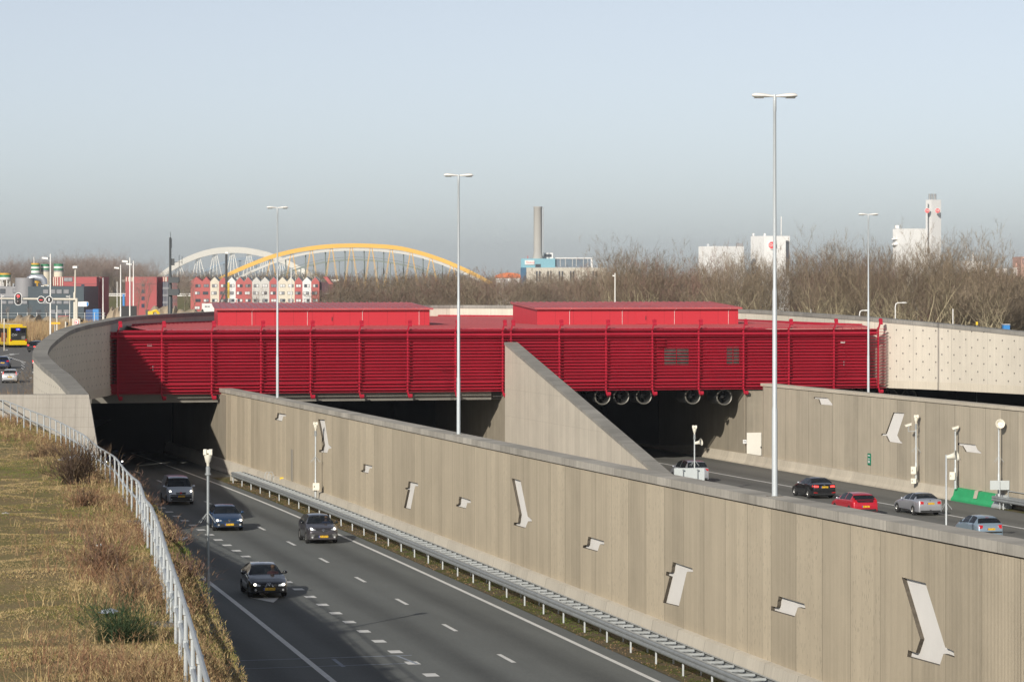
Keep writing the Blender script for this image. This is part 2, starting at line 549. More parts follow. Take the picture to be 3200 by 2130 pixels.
# merge arrows on the exit lane
def arrow(yc, off, flip=1):
    mb = MB()
    def q(a, b): return LP(yc + a, off + b, .007)
    mb.poly([q(-3.2, -.1), q(-3.2, .1), q(1.2, .1), q(1.2, -.1)])
    mb.poly([q(-3.2, .55), q(-5.6, .0), q(-3.0, -.75)])
    return mb
mk.append(arrow(146.5, -8.9).build("road_marking", m_paint))
mk.append(arrow(184.5, -8.9).build("road_marking", m_paint))
for o in mk: tag(o, kind='structure')
# faint chalk survey lines and joints across the exit lane
m_chalk = M("chalk", (.3, .34, .4), .8, var=.3, scale=4)
mb = MB()
for a, c, o1, o2 in ((117.6, 117.75, -13.0, -6.6), (114.9, 115.02, -13.0, -6.9)):
    mb.quad(LP(a, o1, .006), LP(a + .6, o2, .006), LP(c + .6, o2, .006), LP(c, o1, .006))
mb.quad(LP(114.9, -9.6, .0065), LP(114.9, -9.45, .0065), LP(117.6, -9.45, .0065), LP(117.6, -9.6, .0065))
mb.quad(LP(115.3, -6.95, .0065), LP(115.3, -6.83, .0065), LP(118.2, -7.1, .0065), LP(118.2, -7.2, .0065))
tag(mb.build("road_marking", m_chalk), kind='structure')

# ------------------------------------------------------------------ walls that carry the white recesses
def in_poly(p, poly):
    c = False; n = len(poly)
    for i in range(n):
        a, b = poly[i], poly[i - 1]
        if (a[1] > p[1]) != (b[1] > p[1]) and p[0] < (b[0] - a[0]) * (p[1] - a[1]) / (b[1] - a[1]) + a[0]: c = not c
    return c

class Wall:
    """front face of a wall on a plan curve, with recesses cut into it"""
    def __init__(s, fn, off, side, Y0, Y1, zb, zt, step=1.5):
        s.ys = frange(Y0, Y1, step)
        s.p = [fn(y, off) for y in s.ys]
        s.nrm = []
        for y in s.ys:
            a = fn(y, off); b = fn(y, off + side)
            n = (b - a); n.z = 0; s.nrm.append(n.normalized())
        s.S = [0.0]
        for i in range(1, len(s.p)):
            d = s.p[i] - s.p[i - 1]; s.S.append(s.S[-1] + math.hypot(d.x, d.y))
        s.zb = [q.z + zb for q in s.p]; s.zt = [q.z + zt for q in s.p]
    def at(s, t, z, out=0.0):
        i = min(max(int(np.searchsorted(s.S, t)) - 1, 0), len(s.p) - 2)
        k = (t - s.S[i]) / (s.S[i + 1] - s.S[i])
        q = s.p[i].lerp(s.p[i + 1], k); n = s.nrm[i].lerp(s.nrm[i + 1], k)
        return Vector((q.x + n.x * out, q.y + n.y * out, z))
    def rng(s, t):
        return np.interp(t, s.S, s.zb), np.interp(t, s.S, s.zt)
    def unproject(s, u, v):
        k = (u - 1600) / F; lo, hi = 0, len(s.p) - 1
        us = [q.x / q.y - k for q in s.p]
        for i in range(len(us) - 1):
            if us[i] * us[i + 1] <= 0:
                f = us[i] / (us[i] - us[i + 1]) if us[i] != us[i + 1] else 0
                t = s.S[i] + f * (s.S[i + 1] - s.S[i]); Y = s.p[i].y + f * (s.p[i + 1].y - s.p[i].y)
                return t, CZ - (v - YH) * Y / F
        return None
    def mesh(s, polys, depth):
        """polys in (s,z); returns wall MB and list of recess floors"""
        pts = []; edges = []
        n = len(s.S)
        for i in range(n): pts.append((s.S[i], s.zb[i]))
        for i in range(n): pts.append((s.S[i], s.zt[i]))
        for i in range(n - 1): edges += [(i, i + 1), (n + i, n + i + 1)]
        for i in range(n): edges.append((i, n + i))
        for pl in polys:
            o = len(pts); pts += pl
            edges += [(o + i, o + (i + 1) % len(pl)) for i in range(len(pl))]
        r = delaunay_2d_cdt([Vector(p) for p in pts], edges, [], 0, 1e-4)
        vs, fs = r[0], r[2]
        mb = MB(); keep = []
        for f in fs:
            c = sum((vs[i] for i in f), Vector((0, 0))) / len(f)
            b, t = s.rng(c.x)
            if c.y < b - 1e-4 or c.y > t + 1e-4: continue
            if any(in_poly((c.x, c.y), pl) for pl in polys): continue
            keep.append(f)
        mb.add([s.at(q.x, q.y) for q in vs], keep, [(q.x, q.y) for q in vs])
        floors = []
        for pl in polys:
            fr = [s.at(a, b) for a, b in pl]; bk = [s.at(a, b, -depth) for a, b in pl]
            k = len(pl)
            for i in range(k):
                j = (i + 1) % k
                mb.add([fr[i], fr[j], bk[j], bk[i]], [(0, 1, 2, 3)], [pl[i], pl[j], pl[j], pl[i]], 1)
            fl = MB(); fl.poly([s.at(a, b, -depth + .004) for a, b in pl]); floors.append(fl)
        return mb, floors

def jag(pl, amp=.03, pitch=.11):
    """ragged edge where the ribs were cut off, on steep sides only"""
    out = []
    for i in range(len(pl)):
        a = Vector(pl[i]); b = Vector(pl[(i + 1) % len(pl)])
        d = b - a; L = d.length; out.append(tuple(a))
        if abs(d.y) > abs(d.x) * 1.2 and L > .35:
            n = int(L / pitch); nr = Vector((-d.y, d.x)) / L
            for k in range(1, n):
                q = a + d * (k / n) + nr * (amp if k % 2 else -amp) * rnd.uniform(.5, 1)
                out.append(tuple(q))
    return out

def reg(pl, ox, oy, k): return [(ox + a * k, oy + b * k) for a, b in pl]
k1, k2 = .34, .33956
RELL = [
 reg([(197,263),(275,275),(275,293),(250,295),(238,342),(172,325),(178,310),(190,308)], 800, 1200, k1),
 reg([(570,320),(630,325),(668,560),(692,572),(692,588),(668,592),(655,632),(580,622),(580,605),(605,600),(617,555)], 800, 1200, k1),
 reg([(988,730),(1068,750),(1068,770),(1045,772),(1030,820),(965,803),(965,790),(985,788)], 800, 1200, k1),
 reg([(1402,890),(1490,910),(1490,938),(1462,935),(1420,1150),(1360,1135),(1395,968),(1372,965),(1372,950),(1395,948)], 800, 1200, k1),
 reg([(1868,1030),(1973,1065),(1973,1088),(1942,1090),(1928,1142),(1838,1120),(1838,1105),(1860,1100)], 800, 1200, k1),
 reg([(-3,862),(78,885),(145,1215),(180,1238),(180,1265),(147,1258),(122,1322),(15,1292),(20,1268),(55,1270),(65,1195)], 1600, 1200, k1),
 reg([(700,1398),(845,1440),(848,1475),(808,1468),(785,1537),(650,1500),(655,1478),(690,1475)], 1600, 1200, k1),
 reg([(1480,455),(1660,515),(1668,548),(1610,545),(1535,865),(1390,830),(1450,590),(1415,578),(1420,545),(1465,550)], 1600, 1600, k2),
 reg([(98,770),(335,840),(347,888),(275,872),(245,962),(28,900),(30,860),(80,872)], 2400, 1600, k2),
 reg([(1230,595),(1450,650),(1632,1240),(1708,1275),(1718,1333),(1615,1300),(1580,1408),(1280,1325),(1290,1265),(1360,1290),(1400,1165)], 2400, 1600, k2),
]
RELR = [
 reg([(420,117),(545,125),(590,180),(592,195),(478,185),(462,135),(422,132)], 2400, 1200, k1),
 reg([(1152,258),(1255,265),(1188,470),(1215,522),(1232,528),(1232,545),(1110,528),(1085,475),(1040,470),(1045,452),(1082,452)], 2400, 1200, k1),
 reg([(1745,538),(1905,555),(1925,600),(1960,625),(1960,637),(1815,620),(1785,568),(1742,558)], 2400, 1200, k1),
]
RELN = ["wide short recess nearest the tunnel", "tall bent recess behind the camera pole", "small flag shaped recess", "upright slanting recess", "small flag shaped recess over the rail", "tall bent recess by the wedge wall", "flag shaped recess", "upright slanting recess with a hook", "large flag shaped recess", "largest bent recess"]

def coping(fn, off0, off1, z0, z1, ys, name, mat, root, gap=.05):
    mb = MB(); S = [0.0]
    for i in range(1, len(ys)): S.append(S[-1] + (fn(ys[i], off0) - fn(ys[i - 1], off0)).length)
    mb.strip([fn(y, off0, z0 + gap) for y in ys], [fn(y, off0, z1) for y in ys], 0, .4, S)
    mb.strip([fn(y, off0, z1) for y in ys], [fn(y, off1, z1) for y in ys], .4, 1.3, S)
    mb.strip([fn(y, off1, z1) for y in ys], [fn(y, off1, z0 + gap) for y in ys], 1.3, 1.7, S)
    mb.strip([fn(y, off1, z0 + gap) for y in ys], [fn(y, off0, z0 + gap) for y in ys], 1.7, 2.6, S)
    for y in (ys[0], ys[-1]):
        mb.quad(fn(y, off0, z0 + gap), fn(y, off1, z0 + gap), fn(y, off1, z1), fn(y, off0, z1))
    return mb.build(name, mat, root)

# middle retaining wall -------------------------------------------------
rootL = empty("retaining_wall", LP(150, 3.4), "long ribbed concrete wall with white bird-like recesses beside the left carriageway", "wall", "ribbed retaining walls")
WL = Wall(LP, 3.05, -1, 52, 247, .8, 5.83)
pl = []
for r_ in RELL:
    q = [WL.unproject(u, v) for u, v in r_]; pl.append(jag(q, .022, .1))
mb, fl = WL.mesh(pl, .13)
yl = frange(52, 247, 2)
mb.strip([LP(y, 3.9, 5.83) for y in yl], [LP(y, 3.9, -.3) for y in yl], 5.8, 0)
mb.strip([LP(y, 3.05, 5.83) for y in yl], [LP(y, 3.9, 5.83) for y in yl], 5.8, 6.6)
mb.quad(LP(247, 3.05, 0), LP(247, 3.9, 0), LP(247, 3.9, 5.83), LP(247, 3.05, 5.83), [(0, 0), (.9, 0), (.9, 5.8), (0, 5.8)])
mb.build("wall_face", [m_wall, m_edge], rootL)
for f_, nm in zip(fl, RELN):
    o = f_.build("recess", m_white, rootL); o['label'] = "white " + nm
coping(LP, 2.97, 3.95, 5.83, 6.17, frange(50, 247.5, 2), "coping", m_coping, rootL)
mb = MB(); yy = frange(50, 330, 2)
S = [0.0]
for i in range(1, len(yy)): S.append(S[-1] + (LP(yy[i], 3) - LP(yy[i - 1], 3)).length)
prof = [(2.62, -.02), (2.62, .08), (2.74, .3), (2.84, .86), (3.1, .9)]
for i in range(len(prof) - 1):
    mb.strip([LP(y, prof[i][0], prof[i][1]) for y in yy], [LP(y, prof[i + 1][0], prof[i + 1][1]) for y in yy], i * .3, i * .3 + .3, S)
mb.build("kerb_barrier", m_barrier, rootL)

# right retaining wall ----------------------------------------------------
rootR = empty("retaining_wall", WPt(200, .8), "ribbed concrete wall with white recesses behind the right carriageway and camera poles", "wall", "ribbed retaining walls")
WR = Wall(WPt, .5, -1, 160, 254.6, .75, 6.2)
pl = []
for r_ in RELR:
    q = [WR.unproject(u, v) for u, v in r_]; pl.append(q)
mb, fl = WR.mesh(pl, .1)
yl = frange(160, 254.6, 2)
mb.strip([WPt(y, 1.2, 6.2) for y in yl], [WPt(y, 1.2, -.3) for y in yl], 5.1, 0)
mb.strip([WPt(y, .5, 6.2) for y in yl], [WPt(y, 1.2, 6.2) for y in yl], 5.1, 5.8)
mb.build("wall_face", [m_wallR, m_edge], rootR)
for f_, nm in zip(fl, ("flag shaped recess up under the coping", "big bent recess", "flag shaped recess behind the middle camera pole")):
    o = f_.build("recess", m_white, rootR); o['label'] = "white " + nm
coping(WPt, .43, 1.25, 6.2, 6.46, frange(158, 255, 2), "coping", m_barrierR, rootR)
mb = MB(); yy = frange(214, 330, 2)
S = [0.0]
for i in range(1, len(yy)): S.append(S[-1] + (WPt(yy[i], 0) - WPt(yy[i - 1], 0)).length)
prof = [(0, -.02), (0, .1), (.18, .32), (.3, .78), (.6, .8)]
for i in range(len(prof) - 1):
    mb.strip([WPt(y, prof[i][0], prof[i][1]) for y in yy], [WPt(y, prof[i + 1][0], prof[i + 1][1]) for y in yy], i * .3, i * .3 + .3, S)
mb.build("kerb_barrier", m_barrierR, rootR)
# green painted end of the barrier
m_green = M("green_paint", (.03, .36, .14), .6, var=.12, scale=1.5)
t = empty("crash_barrier_end", WPt(210, .1), "green painted concrete barrier end beside the right hard shoulder", "crash barrier")
mb = MB()
yy = frange(207.6, 214.5, 1)
prof = [(-.03, -.02), (-.03, .12), (.14, .34), (.26, .83), (.55, .86)]
for i in range(len(prof) - 1):
    mb.strip([WPt(y, *prof[i]) for y in yy], [WPt(y, *prof[i + 1]) for y in yy])
mb.build("barrier_block", m_green, t)
mb = MB(); yy = (210.4, 211.0)
prof = [(-.02 + .13, .36), (.135, .4), (.25, .85), (.5, .87)]
for i in range(len(prof) - 1):
    mb.strip([WPt(y, prof[i][0] - .015, prof[i][1] + .01) for y in yy], [WPt(y, prof[i + 1][0] - .015, prof[i + 1][1] + .01) for y in yy])
mb.build("bare_patch", m_barrierR, t)
mb = MB()
prof = [(-.05, 0), (-.05, .12), (.12, .36), (.24, .85), (.8, .88)]
yy = (206.3, 207.6)
for i in range(len(prof) - 1):
    mb.strip([WPt(y, *prof[i]) for y in yy], [WPt(y, *prof[i + 1]) for y in yy])
mb.poly([WPt(206.3, a, b) for a, b in prof] + [WPt(206.3, .8, 0)])
mb.build("end_block", m_galv, t)
# dirt strip past the end of the barrier
tag(ribbon(WPt, -.2, 1.0, frange(160, 207, 2), .012).build("verge", m_verge), kind='structure')

# wedge wall ----------------------------------------------------------------
rootW = empty("wedge_wall", P(1800, 1300, 236), "pale board-marked concrete wall whose top slopes down from the red building to the road", "wall")
a0 = FP(fs_of_u(1577), -.1, 0); a1 = Vector((9.9, 214.5, 0))
wn = 26
A = [a0.lerp(a1, i / wn) for i in range(wn + 1)]
wd = (a1 - a0).normalized(); wr = Vector((-wd.y, wd.x, 0))   # away from the viewer's left
if wr.x < 0: wr = -wr
zt_ = [15 - 5.17 + (-(13.3 - 5.17)) * (i / wn) for i in range(wn + 1)]
mb = MB()
S = [(p - a0).length for p in A]
mb.add([Vector((p.x, p.y, 0)) for p in A] + [Vector((p.x, p.y, zt_[i] - .12)) for i, p in enumerate(A)], [(i, i + 1, wn + i + 2, wn + i + 1) for i in range(wn)],
       [(S[i], 0) for i in range(wn + 1)] + [(S[i], zt_[i]) for i in range(wn + 1)])
B = [p + wr * 1.0 for p in A]
mb.add([Vector((p.x, p.y, 0)) for p in B] + [Vector((p.x, p.y, zt_[i] - .12)) for i, p in enumerate(B)], [(i, i + 1, wn + i + 2, wn + i + 1) for i in range(wn)],
       [(S[i], 0) for i in range(wn + 1)] + [(S[i], zt_[i]) for i in range(wn + 1)])
mb.build("wall_face", m_wedge, rootW)
mb = MB()
A2 = [p - wr * .06 for p in A]; B2 = [p + wr * .98 for p in A]
up = lambda L, dz: [Vector((p.x, p.y, zt_[i] + dz)) for i, p in enumerate(L)]
mb.strip(up(A2, -.2), up(A2, 0), 0, .2, S); mb.strip(up(A2, 0), up(B2, 0), .2, 1.2, S); mb.strip(up(B2, 0), up(B2, -.2), 1.2, 1.4, S)
mb.strip(up(B2, -.2), up(A2, -.2), 1.4, 2.4, S)
mb.build("coping", m_ringcop, rootW)

# ring wall -------------------------------------------------------------------
ring = []   # x, y, top z (inner edge)
for u, v, Y in ((277, 1236, 179), (255, 1210.5, 182.5), (221, 1175, 188.5), (187, 1149, 196), (157, 1122, 205), (146, 1106, 211), (150, 1090, 214.5), (161, 1074.7, 217.5), (186.8, 1052.6, 223), (220.7, 1031, 229), (271.6, 1015, 237), (345, 1001, 246.3),
                (395, 991, 257.5), (520, 981.5, 270), (680, 973.5, 281.5), (860, 965.5, 293), (1080, 958, 307), (1344, 953.5, 319), (1600, 954, 317), (1900, 957.5, 307.5), (2120, 962, 299), (2317, 967, 290.5), (2480, 975.5, 280), (2611, 984, 269.5), (2700, 990, 265), (2790, 997.5, 261.8), (2917, 1009, 258), (3051, 1022, 253.3), (3200, 1037, 248), (3330, 1049, 242), (3500, 1068, 232)):
    ring.append(P(u, v, Y))
def smooth_path(pts, n=4):
    out = []
    for i in range(len(pts) - 1):
        p0 = pts[max(i - 1, 0)]; p1 = pts[i]; p2 = pts[i + 1]; p3 = pts[min(i + 2, len(pts) - 1)]
        for k in range(n):
            t = k / n
            out.append(.5 * ((2 * p1) + (p2 - p0) * t + (2 * p0 - 5 * p1 + 4 * p2 - p3) * t * t + (3 * p1 - p0 - 3 * p2 + p3) * t ** 3))
    out.append(pts[-1]); return out
ring = smooth_path(ring, 4)
RN = []
for i in range(len(ring)):
    a = ring[max(i - 1, 0)]; b = ring[min(i + 1, len(ring) - 1)]
    t = Vector((b.x - a.x, b.y - a.y, 0)).normalized()
    RN.append(Vector((-t.y, t.x, 0)))      # outward (left of travel)
rootG = empty("ring_wall", (-6, 250, 0), "tall curving pale concrete ring wall with rows of tie holes around the red building", "wall")
S = [0.0]
for i in range(1, len(ring)): S.append(S[-1] + Vector((ring[i].x - ring[i - 1].x, ring[i].y - ring[i - 1].y, 0)).length)
n = len(ring)
ZB = 6.0
zbot = [ZB if S[i] > 16 else ZB for i in range(n)]
mb = MB()
fs = [(i, i + 1, n + i + 1, n + i) for i in range(n - 1)]
mb.add([Vector((p.x, p.y, ZB)) for p in ring] + [Vector((p.x, p.y, p.z - .1)) for p in ring], fs, [(S[i], 0) for i in range(n)] + [(S[i], ring[i].z - ZB) for i in range(n)])
mb.build("wall_face", m_ring, rootG)
mb = MB(); T = .85
out_ = [ring[i] + RN[i] * T for i in range(n)]
mb.add([Vector((p.x, p.y, 6.02)) for p in out_] + [Vector((p.x, p.y, p.z - .1)) for p in out_], [f_[::-1] for f_ in fs], [(S[i], .2) for i in range(n)] + [(S[i], .2 + ring[i].z - ZB) for i in range(n)])
mb.quad(Vector((ring[0].x, ring[0].y, 5)), Vector((out_[0].x, out_[0].y, 5)), out_[0] - Vector((0, 0, .1)), ring[0] - Vector((0, 0, .1)), [(0, .2), (.8, .2), (.8, .5), (0, .5)])
mb.build("outer_face", m_ring, rootG)
mb = MB()
ci = [ring[i] - RN[i] * .07 for i in range(n)]; co = [ring[i] + RN[i] * (T + .06) for i in range(n)]
dn = lambda L: [p - Vector((0, 0, .3)) for p in L]
mb.quad(dn(ci)[0], dn(co)[0], co[0], ci[0]); mb.strip(dn(ci), ci, 0, .3, S); mb.strip(ci, co, .3, 1.3, S); mb.strip(co, dn(co), 1.3, 1.6, S); mb.strip(dn(co), dn(ci), 1.6, 2.5, S)
mb.build("coping", m_ringcop, rootG)
mb = MB()   # base beam with its joint line, and the underside
bi = [i for i in range(n)]
q0 = [Vector((ring[i].x - RN[i].x * .04, ring[i].y - RN[i].y * .04, ZB - .02)) for i in bi]; q1 = [p + Vector((0, 0, .62)) for p in q0]
mb.strip(q0, q1, 8.0, 8.6, S)
mb.strip(q0, [Vector((out_[i].x, out_[i].y, ZB - .03)) for i in bi], 8.0, 8.9, S)
mb.build("base_beam", concrete_uv("ring_base", (.60, .55, .45), 4.6, False, .2, .05, .02, 2.3), rootG)

# battered slab wall at the end of the ring
rootS = empty("slab_wall", P(130, 1300, 179), "grey panelled concrete slab wall behind the left tube railing", "wall")
mb = MB()
c = [P(-330, 1233, 178.3), P(277.5, 1233, 178.3), P(312, 1440, 177.4), P(322, 1500, 177.1), P(-330, 1500, 177.1)]
mb.poly(c, [(p.x, p.z) for p in c])
c2 = [p + Vector((-.1, 1.0, 0)) for p in c]
for i in range(len(c)):
    j = (i + 1) % len(c); mb.quad(c[i], c[j], c2[j], c2[i], [(0, c[i].z), (1, c[j].z), (1, c[j].z), (0, c[i].z)])
mb.build("panel_face", m_slab, rootS)
# cut wall between the slab and the tube mouth
b0 = P(322, 1500, 178.6); b1 = FP(-1.6, .6, 0)
mb = MB()
mb.quad((b0.x - .2, b0.y, 0), (b1.x, b1.y, 0), (b1.x, b1.y, 6.1), (b0.x - .9, b0.y, 8.3), [(0, 0), (40, 0), (40, 6), (0, 7)])
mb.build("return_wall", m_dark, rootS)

# ------------------------------------------------------------------ tunnel
rootT = empty("tunnel_portal", FP(31, 30, 0), "three dark motorway tunnel mouths under the red building", "tunnel")
LEN = 40.0
LEN1 = 25.0
def lwall(name, s0, s1, th, z0, z1, mat, dep0=.9, L=LEN):
    mb = MB()
    p = [FP(s0, dep0, 0), FP(s0 + th, dep0, 0), FP(s0 + th + s1 - s0, L, 0), FP(s0 + s1 - s0, L, 0)]
    mb.prism([Vector((q.x, q.y, z0)) for q in p], (0, 0, z1 - z0))
    return mb.build(name, mat, rootT)
sA = -1.7
sB = (LP(250, 3.05) - FO).dot(fe)
sC = fs_of_u(1577) + .05
sD = (WPt(258, .5) - FO).dot(fe)
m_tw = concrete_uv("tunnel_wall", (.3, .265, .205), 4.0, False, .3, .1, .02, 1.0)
m_twd = M("tunnel_wall_shaded", (.06, .056, .05), .9, var=.2, scale=.3)  # darker copy of the tunnel wall, with the gloom inside put into its colour
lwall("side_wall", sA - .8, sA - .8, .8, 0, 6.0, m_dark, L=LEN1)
def wall2(name, s, th, z1, mat, dep0, dep1):
    mb = MB()
    n_ = 12
    f0 = [FP(s, dep0 + (dep1 - dep0) * i / n_, 0) for i in range(n_ + 1)]
    S_ = [(dep1 - dep0) * i / n_ for i in range(n_ + 1)]
    zz = lambda L, z: [Vector((q.x, q.y, z)) for q in L]
    mb.strip(zz(f0, 0), zz(f0, z1), 0, z1, S_)
    f1 = [q + fe * th for q in f0]
    mb.strip(zz(f1, 0), zz(f1, z1), 0, z1, S_)
    mb.quad(zz(f0[:1], 0)[0], zz(f1[:1], 0)[0], zz(f1[:1], z1)[0], zz(f0[:1], z1)[0], [(0, 0), (th, 0), (th, z1), (0, z1)])
    return mb.build(name, mat, rootT)
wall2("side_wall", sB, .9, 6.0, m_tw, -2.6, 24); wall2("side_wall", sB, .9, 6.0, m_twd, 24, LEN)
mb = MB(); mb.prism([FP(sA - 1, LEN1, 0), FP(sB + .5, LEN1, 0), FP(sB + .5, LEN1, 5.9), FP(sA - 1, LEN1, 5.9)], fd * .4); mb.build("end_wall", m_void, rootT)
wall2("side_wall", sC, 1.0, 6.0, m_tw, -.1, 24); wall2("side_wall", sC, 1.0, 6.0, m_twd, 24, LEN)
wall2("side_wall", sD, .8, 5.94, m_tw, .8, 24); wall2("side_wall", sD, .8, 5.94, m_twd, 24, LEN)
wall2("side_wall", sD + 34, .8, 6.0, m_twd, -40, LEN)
# floor edges, ceiling and end walls coloured black for the darkness deeper in the tubes
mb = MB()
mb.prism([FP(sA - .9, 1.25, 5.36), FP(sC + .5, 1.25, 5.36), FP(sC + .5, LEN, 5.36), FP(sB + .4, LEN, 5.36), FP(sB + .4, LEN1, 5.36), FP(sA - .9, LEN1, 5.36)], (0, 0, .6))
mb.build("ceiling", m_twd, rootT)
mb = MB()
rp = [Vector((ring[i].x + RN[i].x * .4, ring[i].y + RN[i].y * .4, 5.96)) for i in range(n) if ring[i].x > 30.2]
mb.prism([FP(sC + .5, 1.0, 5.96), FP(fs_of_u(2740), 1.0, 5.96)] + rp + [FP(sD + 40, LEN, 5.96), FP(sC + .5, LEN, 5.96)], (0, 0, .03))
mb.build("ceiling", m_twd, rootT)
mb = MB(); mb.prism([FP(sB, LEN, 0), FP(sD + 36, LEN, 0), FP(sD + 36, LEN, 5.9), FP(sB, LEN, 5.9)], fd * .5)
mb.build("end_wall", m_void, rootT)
mb = MB()
sE = fs_of_u(1545)
mb.prism([FP(sA - .6, 1.0, 5.35), FP(sE, 1.0, 5.35), FP(sE, 1.0, 6.04), FP(sA - .6, 1.0, 6.04)], fd * .24)
mb.build("portal_beam", m_soffit, rootT)
mb = MB()   # concrete return right of the right tube with the lit pier
sP = fs_of_u(2400)
mb.prism([FP(sD + .05, .3, 0), FP(sP, .3, 0), FP(sP, .3, 5.93), FP(sD + .05, .3, 5.93)], fd * .5)
for p_ in range(len(mb.v)): mb.uv[p_] = (mb.v[p_][0] + mb.v[p_][1] * .3, mb.v[p_][2])
mb.build("pier", m_tw, rootT)
# hidden outer wall carrying the lamp behind the right wall
mb = MB()
q = [(24.2, 246), (26.6, 238), (29.5, 226), (31.5, 214)]
for i in range(len(q) - 1):
    a, b = q[i], q[i + 1]
    mb.prism([(a[0], a[1], 0), (b[0], b[1], 0), (b[0] + .6, b[1], 0), (a[0] + .6, a[1], 0)], (0, 0, 6.25))
tag(mb.build("dividing_wall", m_tw), "low concrete dividing wall mostly hidden behind the right ribbed wall", "wall")
# street side: ground raised behind the slab and ring
m_earth = ground_mat("brown_earth", [(.3, (.12, .085, .05)), (.5, (.2, .15, .09)), (.7, (.16, .13, .07))], .15, 2.0)
# ------------------------------------------------------------------ red service building
rootB = empty("service_building", FP(31, 2, 6), "long red louvred building bridging the tunnel mouths", "building")
SL, SRr = fs_of_u(341), fs_of_u(2769)
sw0, sw1 = fs_of_u(372), fs_of_u(2724)
ZTOP, ZBOT = CZ - 4.255, CZ - 8.95
nb = 20
mb = MB(); pitch = (ZTOP - ZBOT) / (nb - 1)
for i in range(nb):
    z = ZTOP - i * pitch
    mb.prism([FP(SL, 0, z), FP(SRr, 0, z), FP(SRr, .31, z), FP(SL, .31, z)], (0, 0, -.028))
mb.build("louvre_screen", m_red, rootB)
# wall behind
mb = MB()
wz0, wz1 = ZBOT + .2, ZTOP - .05
mb.quad(FP(sw0, .76, wz0), FP(sw1, .76, wz0), FP(sw1, .76, wz1), FP(sw0, .76, wz1), [(0, 0), (60, 0), (60, 5), (0, 5)])
mb.quad(FP(sw0, .76, wz0), FP(sw0, 20, wz0), FP(sw0, 20, wz1), FP(sw0, .76, wz1))
mb.quad(FP(sw1, .76, wz0), FP(sw1, 4, wz0), FP(sw1, 4, wz1), FP(sw1, .76, wz1))
mb.build("wall", m_red, rootB)
# fascia beams
mb = MB()
for za, zb_, dep in ((ZTOP - .05, ZTOP - .2, .45), (ZTOP - .285, ZTOP - .40, .03), (ZTOP - .20, ZTOP - .5, .5)):
    mb.prism([FP(SL + .1, dep, zb_), FP(SRr - .6, dep, zb_), FP(SRr - .6, dep, za), FP(SL + .1, dep, za)], fd * .12)
mb.build("fascia", m_red, rootB)
mb = MB()
mb.prism([FP(SL + .1, .5, ZBOT + .02), FP(SRr - .6, .5, ZBOT + .02), FP(SRr - .6, .5, ZBOT + .76), FP(SL + .1, .5, ZBOT + .76)], fd * .1)
mb.build("lower_panel", m_red, rootB)
# posts with rolled heads and feet
PU = [368, 505, 661, 815, 970, 1123, 1274, 1423, 1571, 1597, 1748, 1894, 2039, 2184, 2324, 2466, 2607, 2746]
def post_mb(s):
    mb = MB()
    mb.prism([FP(s - .05, .09, ZBOT - .1), FP(s + .05, .09, ZBOT - .1), FP(s + .05, .09, ZTOP + .1), FP(s - .05, .09, ZTOP + .1)], fd * .2)
    # neck and rolled head
    Mx = Matrix((fe, fd, Vector((0, 0, 1)))).transposed()
    mb.box(FP(s + .07, .08, ZTOP + .28), (.09, .16, .5), M=Mx @ Matrix.Rotation(R(14), 3, 'Y'))
    mb.box(FP(s + .18, .05, ZTOP + .50), (.27, .12, .34), M=Mx @ Matrix.Rotation(R(-14), 3, 'X'))
    mb.lathe(FP(s + .045, .12, ZTOP + .68), [(.10, 0), (.13, .03), (.13, .24), (.10, .27)], 12, M=Mx @ Matrix.Rotation(R(90), 3, 'Y'))
    # rolled foot
    mb.box(FP(s + .05, .1, ZBOT - .22), (.1, .14, .34), M=Mx @ Matrix.Rotation(R(-12), 3, 'Y'))
    prof = []
    for k in range(9):
        a = math.pi * k / 8
        prof.append((.15 * math.cos(a), -.19 * math.sin(a)))
    pts = [FP(s + .06, .08 - .12 + y_, ZBOT - .28 + z_) for y_, z_ in [(.15, .12)] + prof + [(-.15, .12)]]
    mb.prism(pts, fe * .26)
    mb.prism([FP(s + .06, 0, ZBOT - .2), FP(s + .15, 0, ZBOT - .56), FP(s + .24, 0, ZBOT - .2)], fd * .06)
    return mb
for u in PU: post_mb(fs_of_u(u) + .02).build("post", m_red, rootB)
# windows in the wall
def fwin(u0, v0, u1, v1, npane):
    Y = FP((fs_of_u(u0) + fs_of_u(u1)) / 2, .76, 0).y
    z1, z0 = CZ - (v0 - YH) * Y / F, CZ - (v1 - YH) * Y / F
    def su(u):
        k = (u - 1600) / F; o = FP(0, .76, 0)
        return (k * o.y - o.x) / (fe.x - k * fe.y)
    s0, s1 = su(u0), su(u1)
    mb = MB(); fw = .06
    for a, b, c_, d_ in ((s0, s1, z0, z0 + fw), (s0, s1, z1 - fw, z1), (s0, s0 + fw, z0 + fw, z1 - fw), (s1 - fw, s1, z0 + fw, z1 - fw)):
        mb.prism([FP(a, .72, c_), FP(b, .72, c_), FP(b, .72, d_), FP(a, .72, d_)], fd * .035)
    for k in range(1, npane):
        s = s0 + (s1 - s0) * k / npane
        mb.prism([FP(s - .03, .72, z0 + fw), FP(s + .03, .72, z0 + fw), FP(s + .03, .72, z1 - fw), FP(s - .03, .72, z1 - fw)], fd * .035)
    w_ = mb.build("window", m_red, rootB)
    mb = MB(); mb.quad(FP(s0 + fw, .745, z0 + fw), FP(s1 - fw, .745, z0 + fw), FP(s1 - fw, .745, z1 - fw), FP(s0 + fw, .745, z1 - fw))
    g_ = mb.build("pane", m_winlit, w_)
m_winlit = M("window_glass_grey", (.11, .115, .10), .12, 0, .6, 1.2, spec=.8)
fwin(2073, 1084, 2154, 1143, 2); fwin(2268, 1082, 2312, 1141, 2)
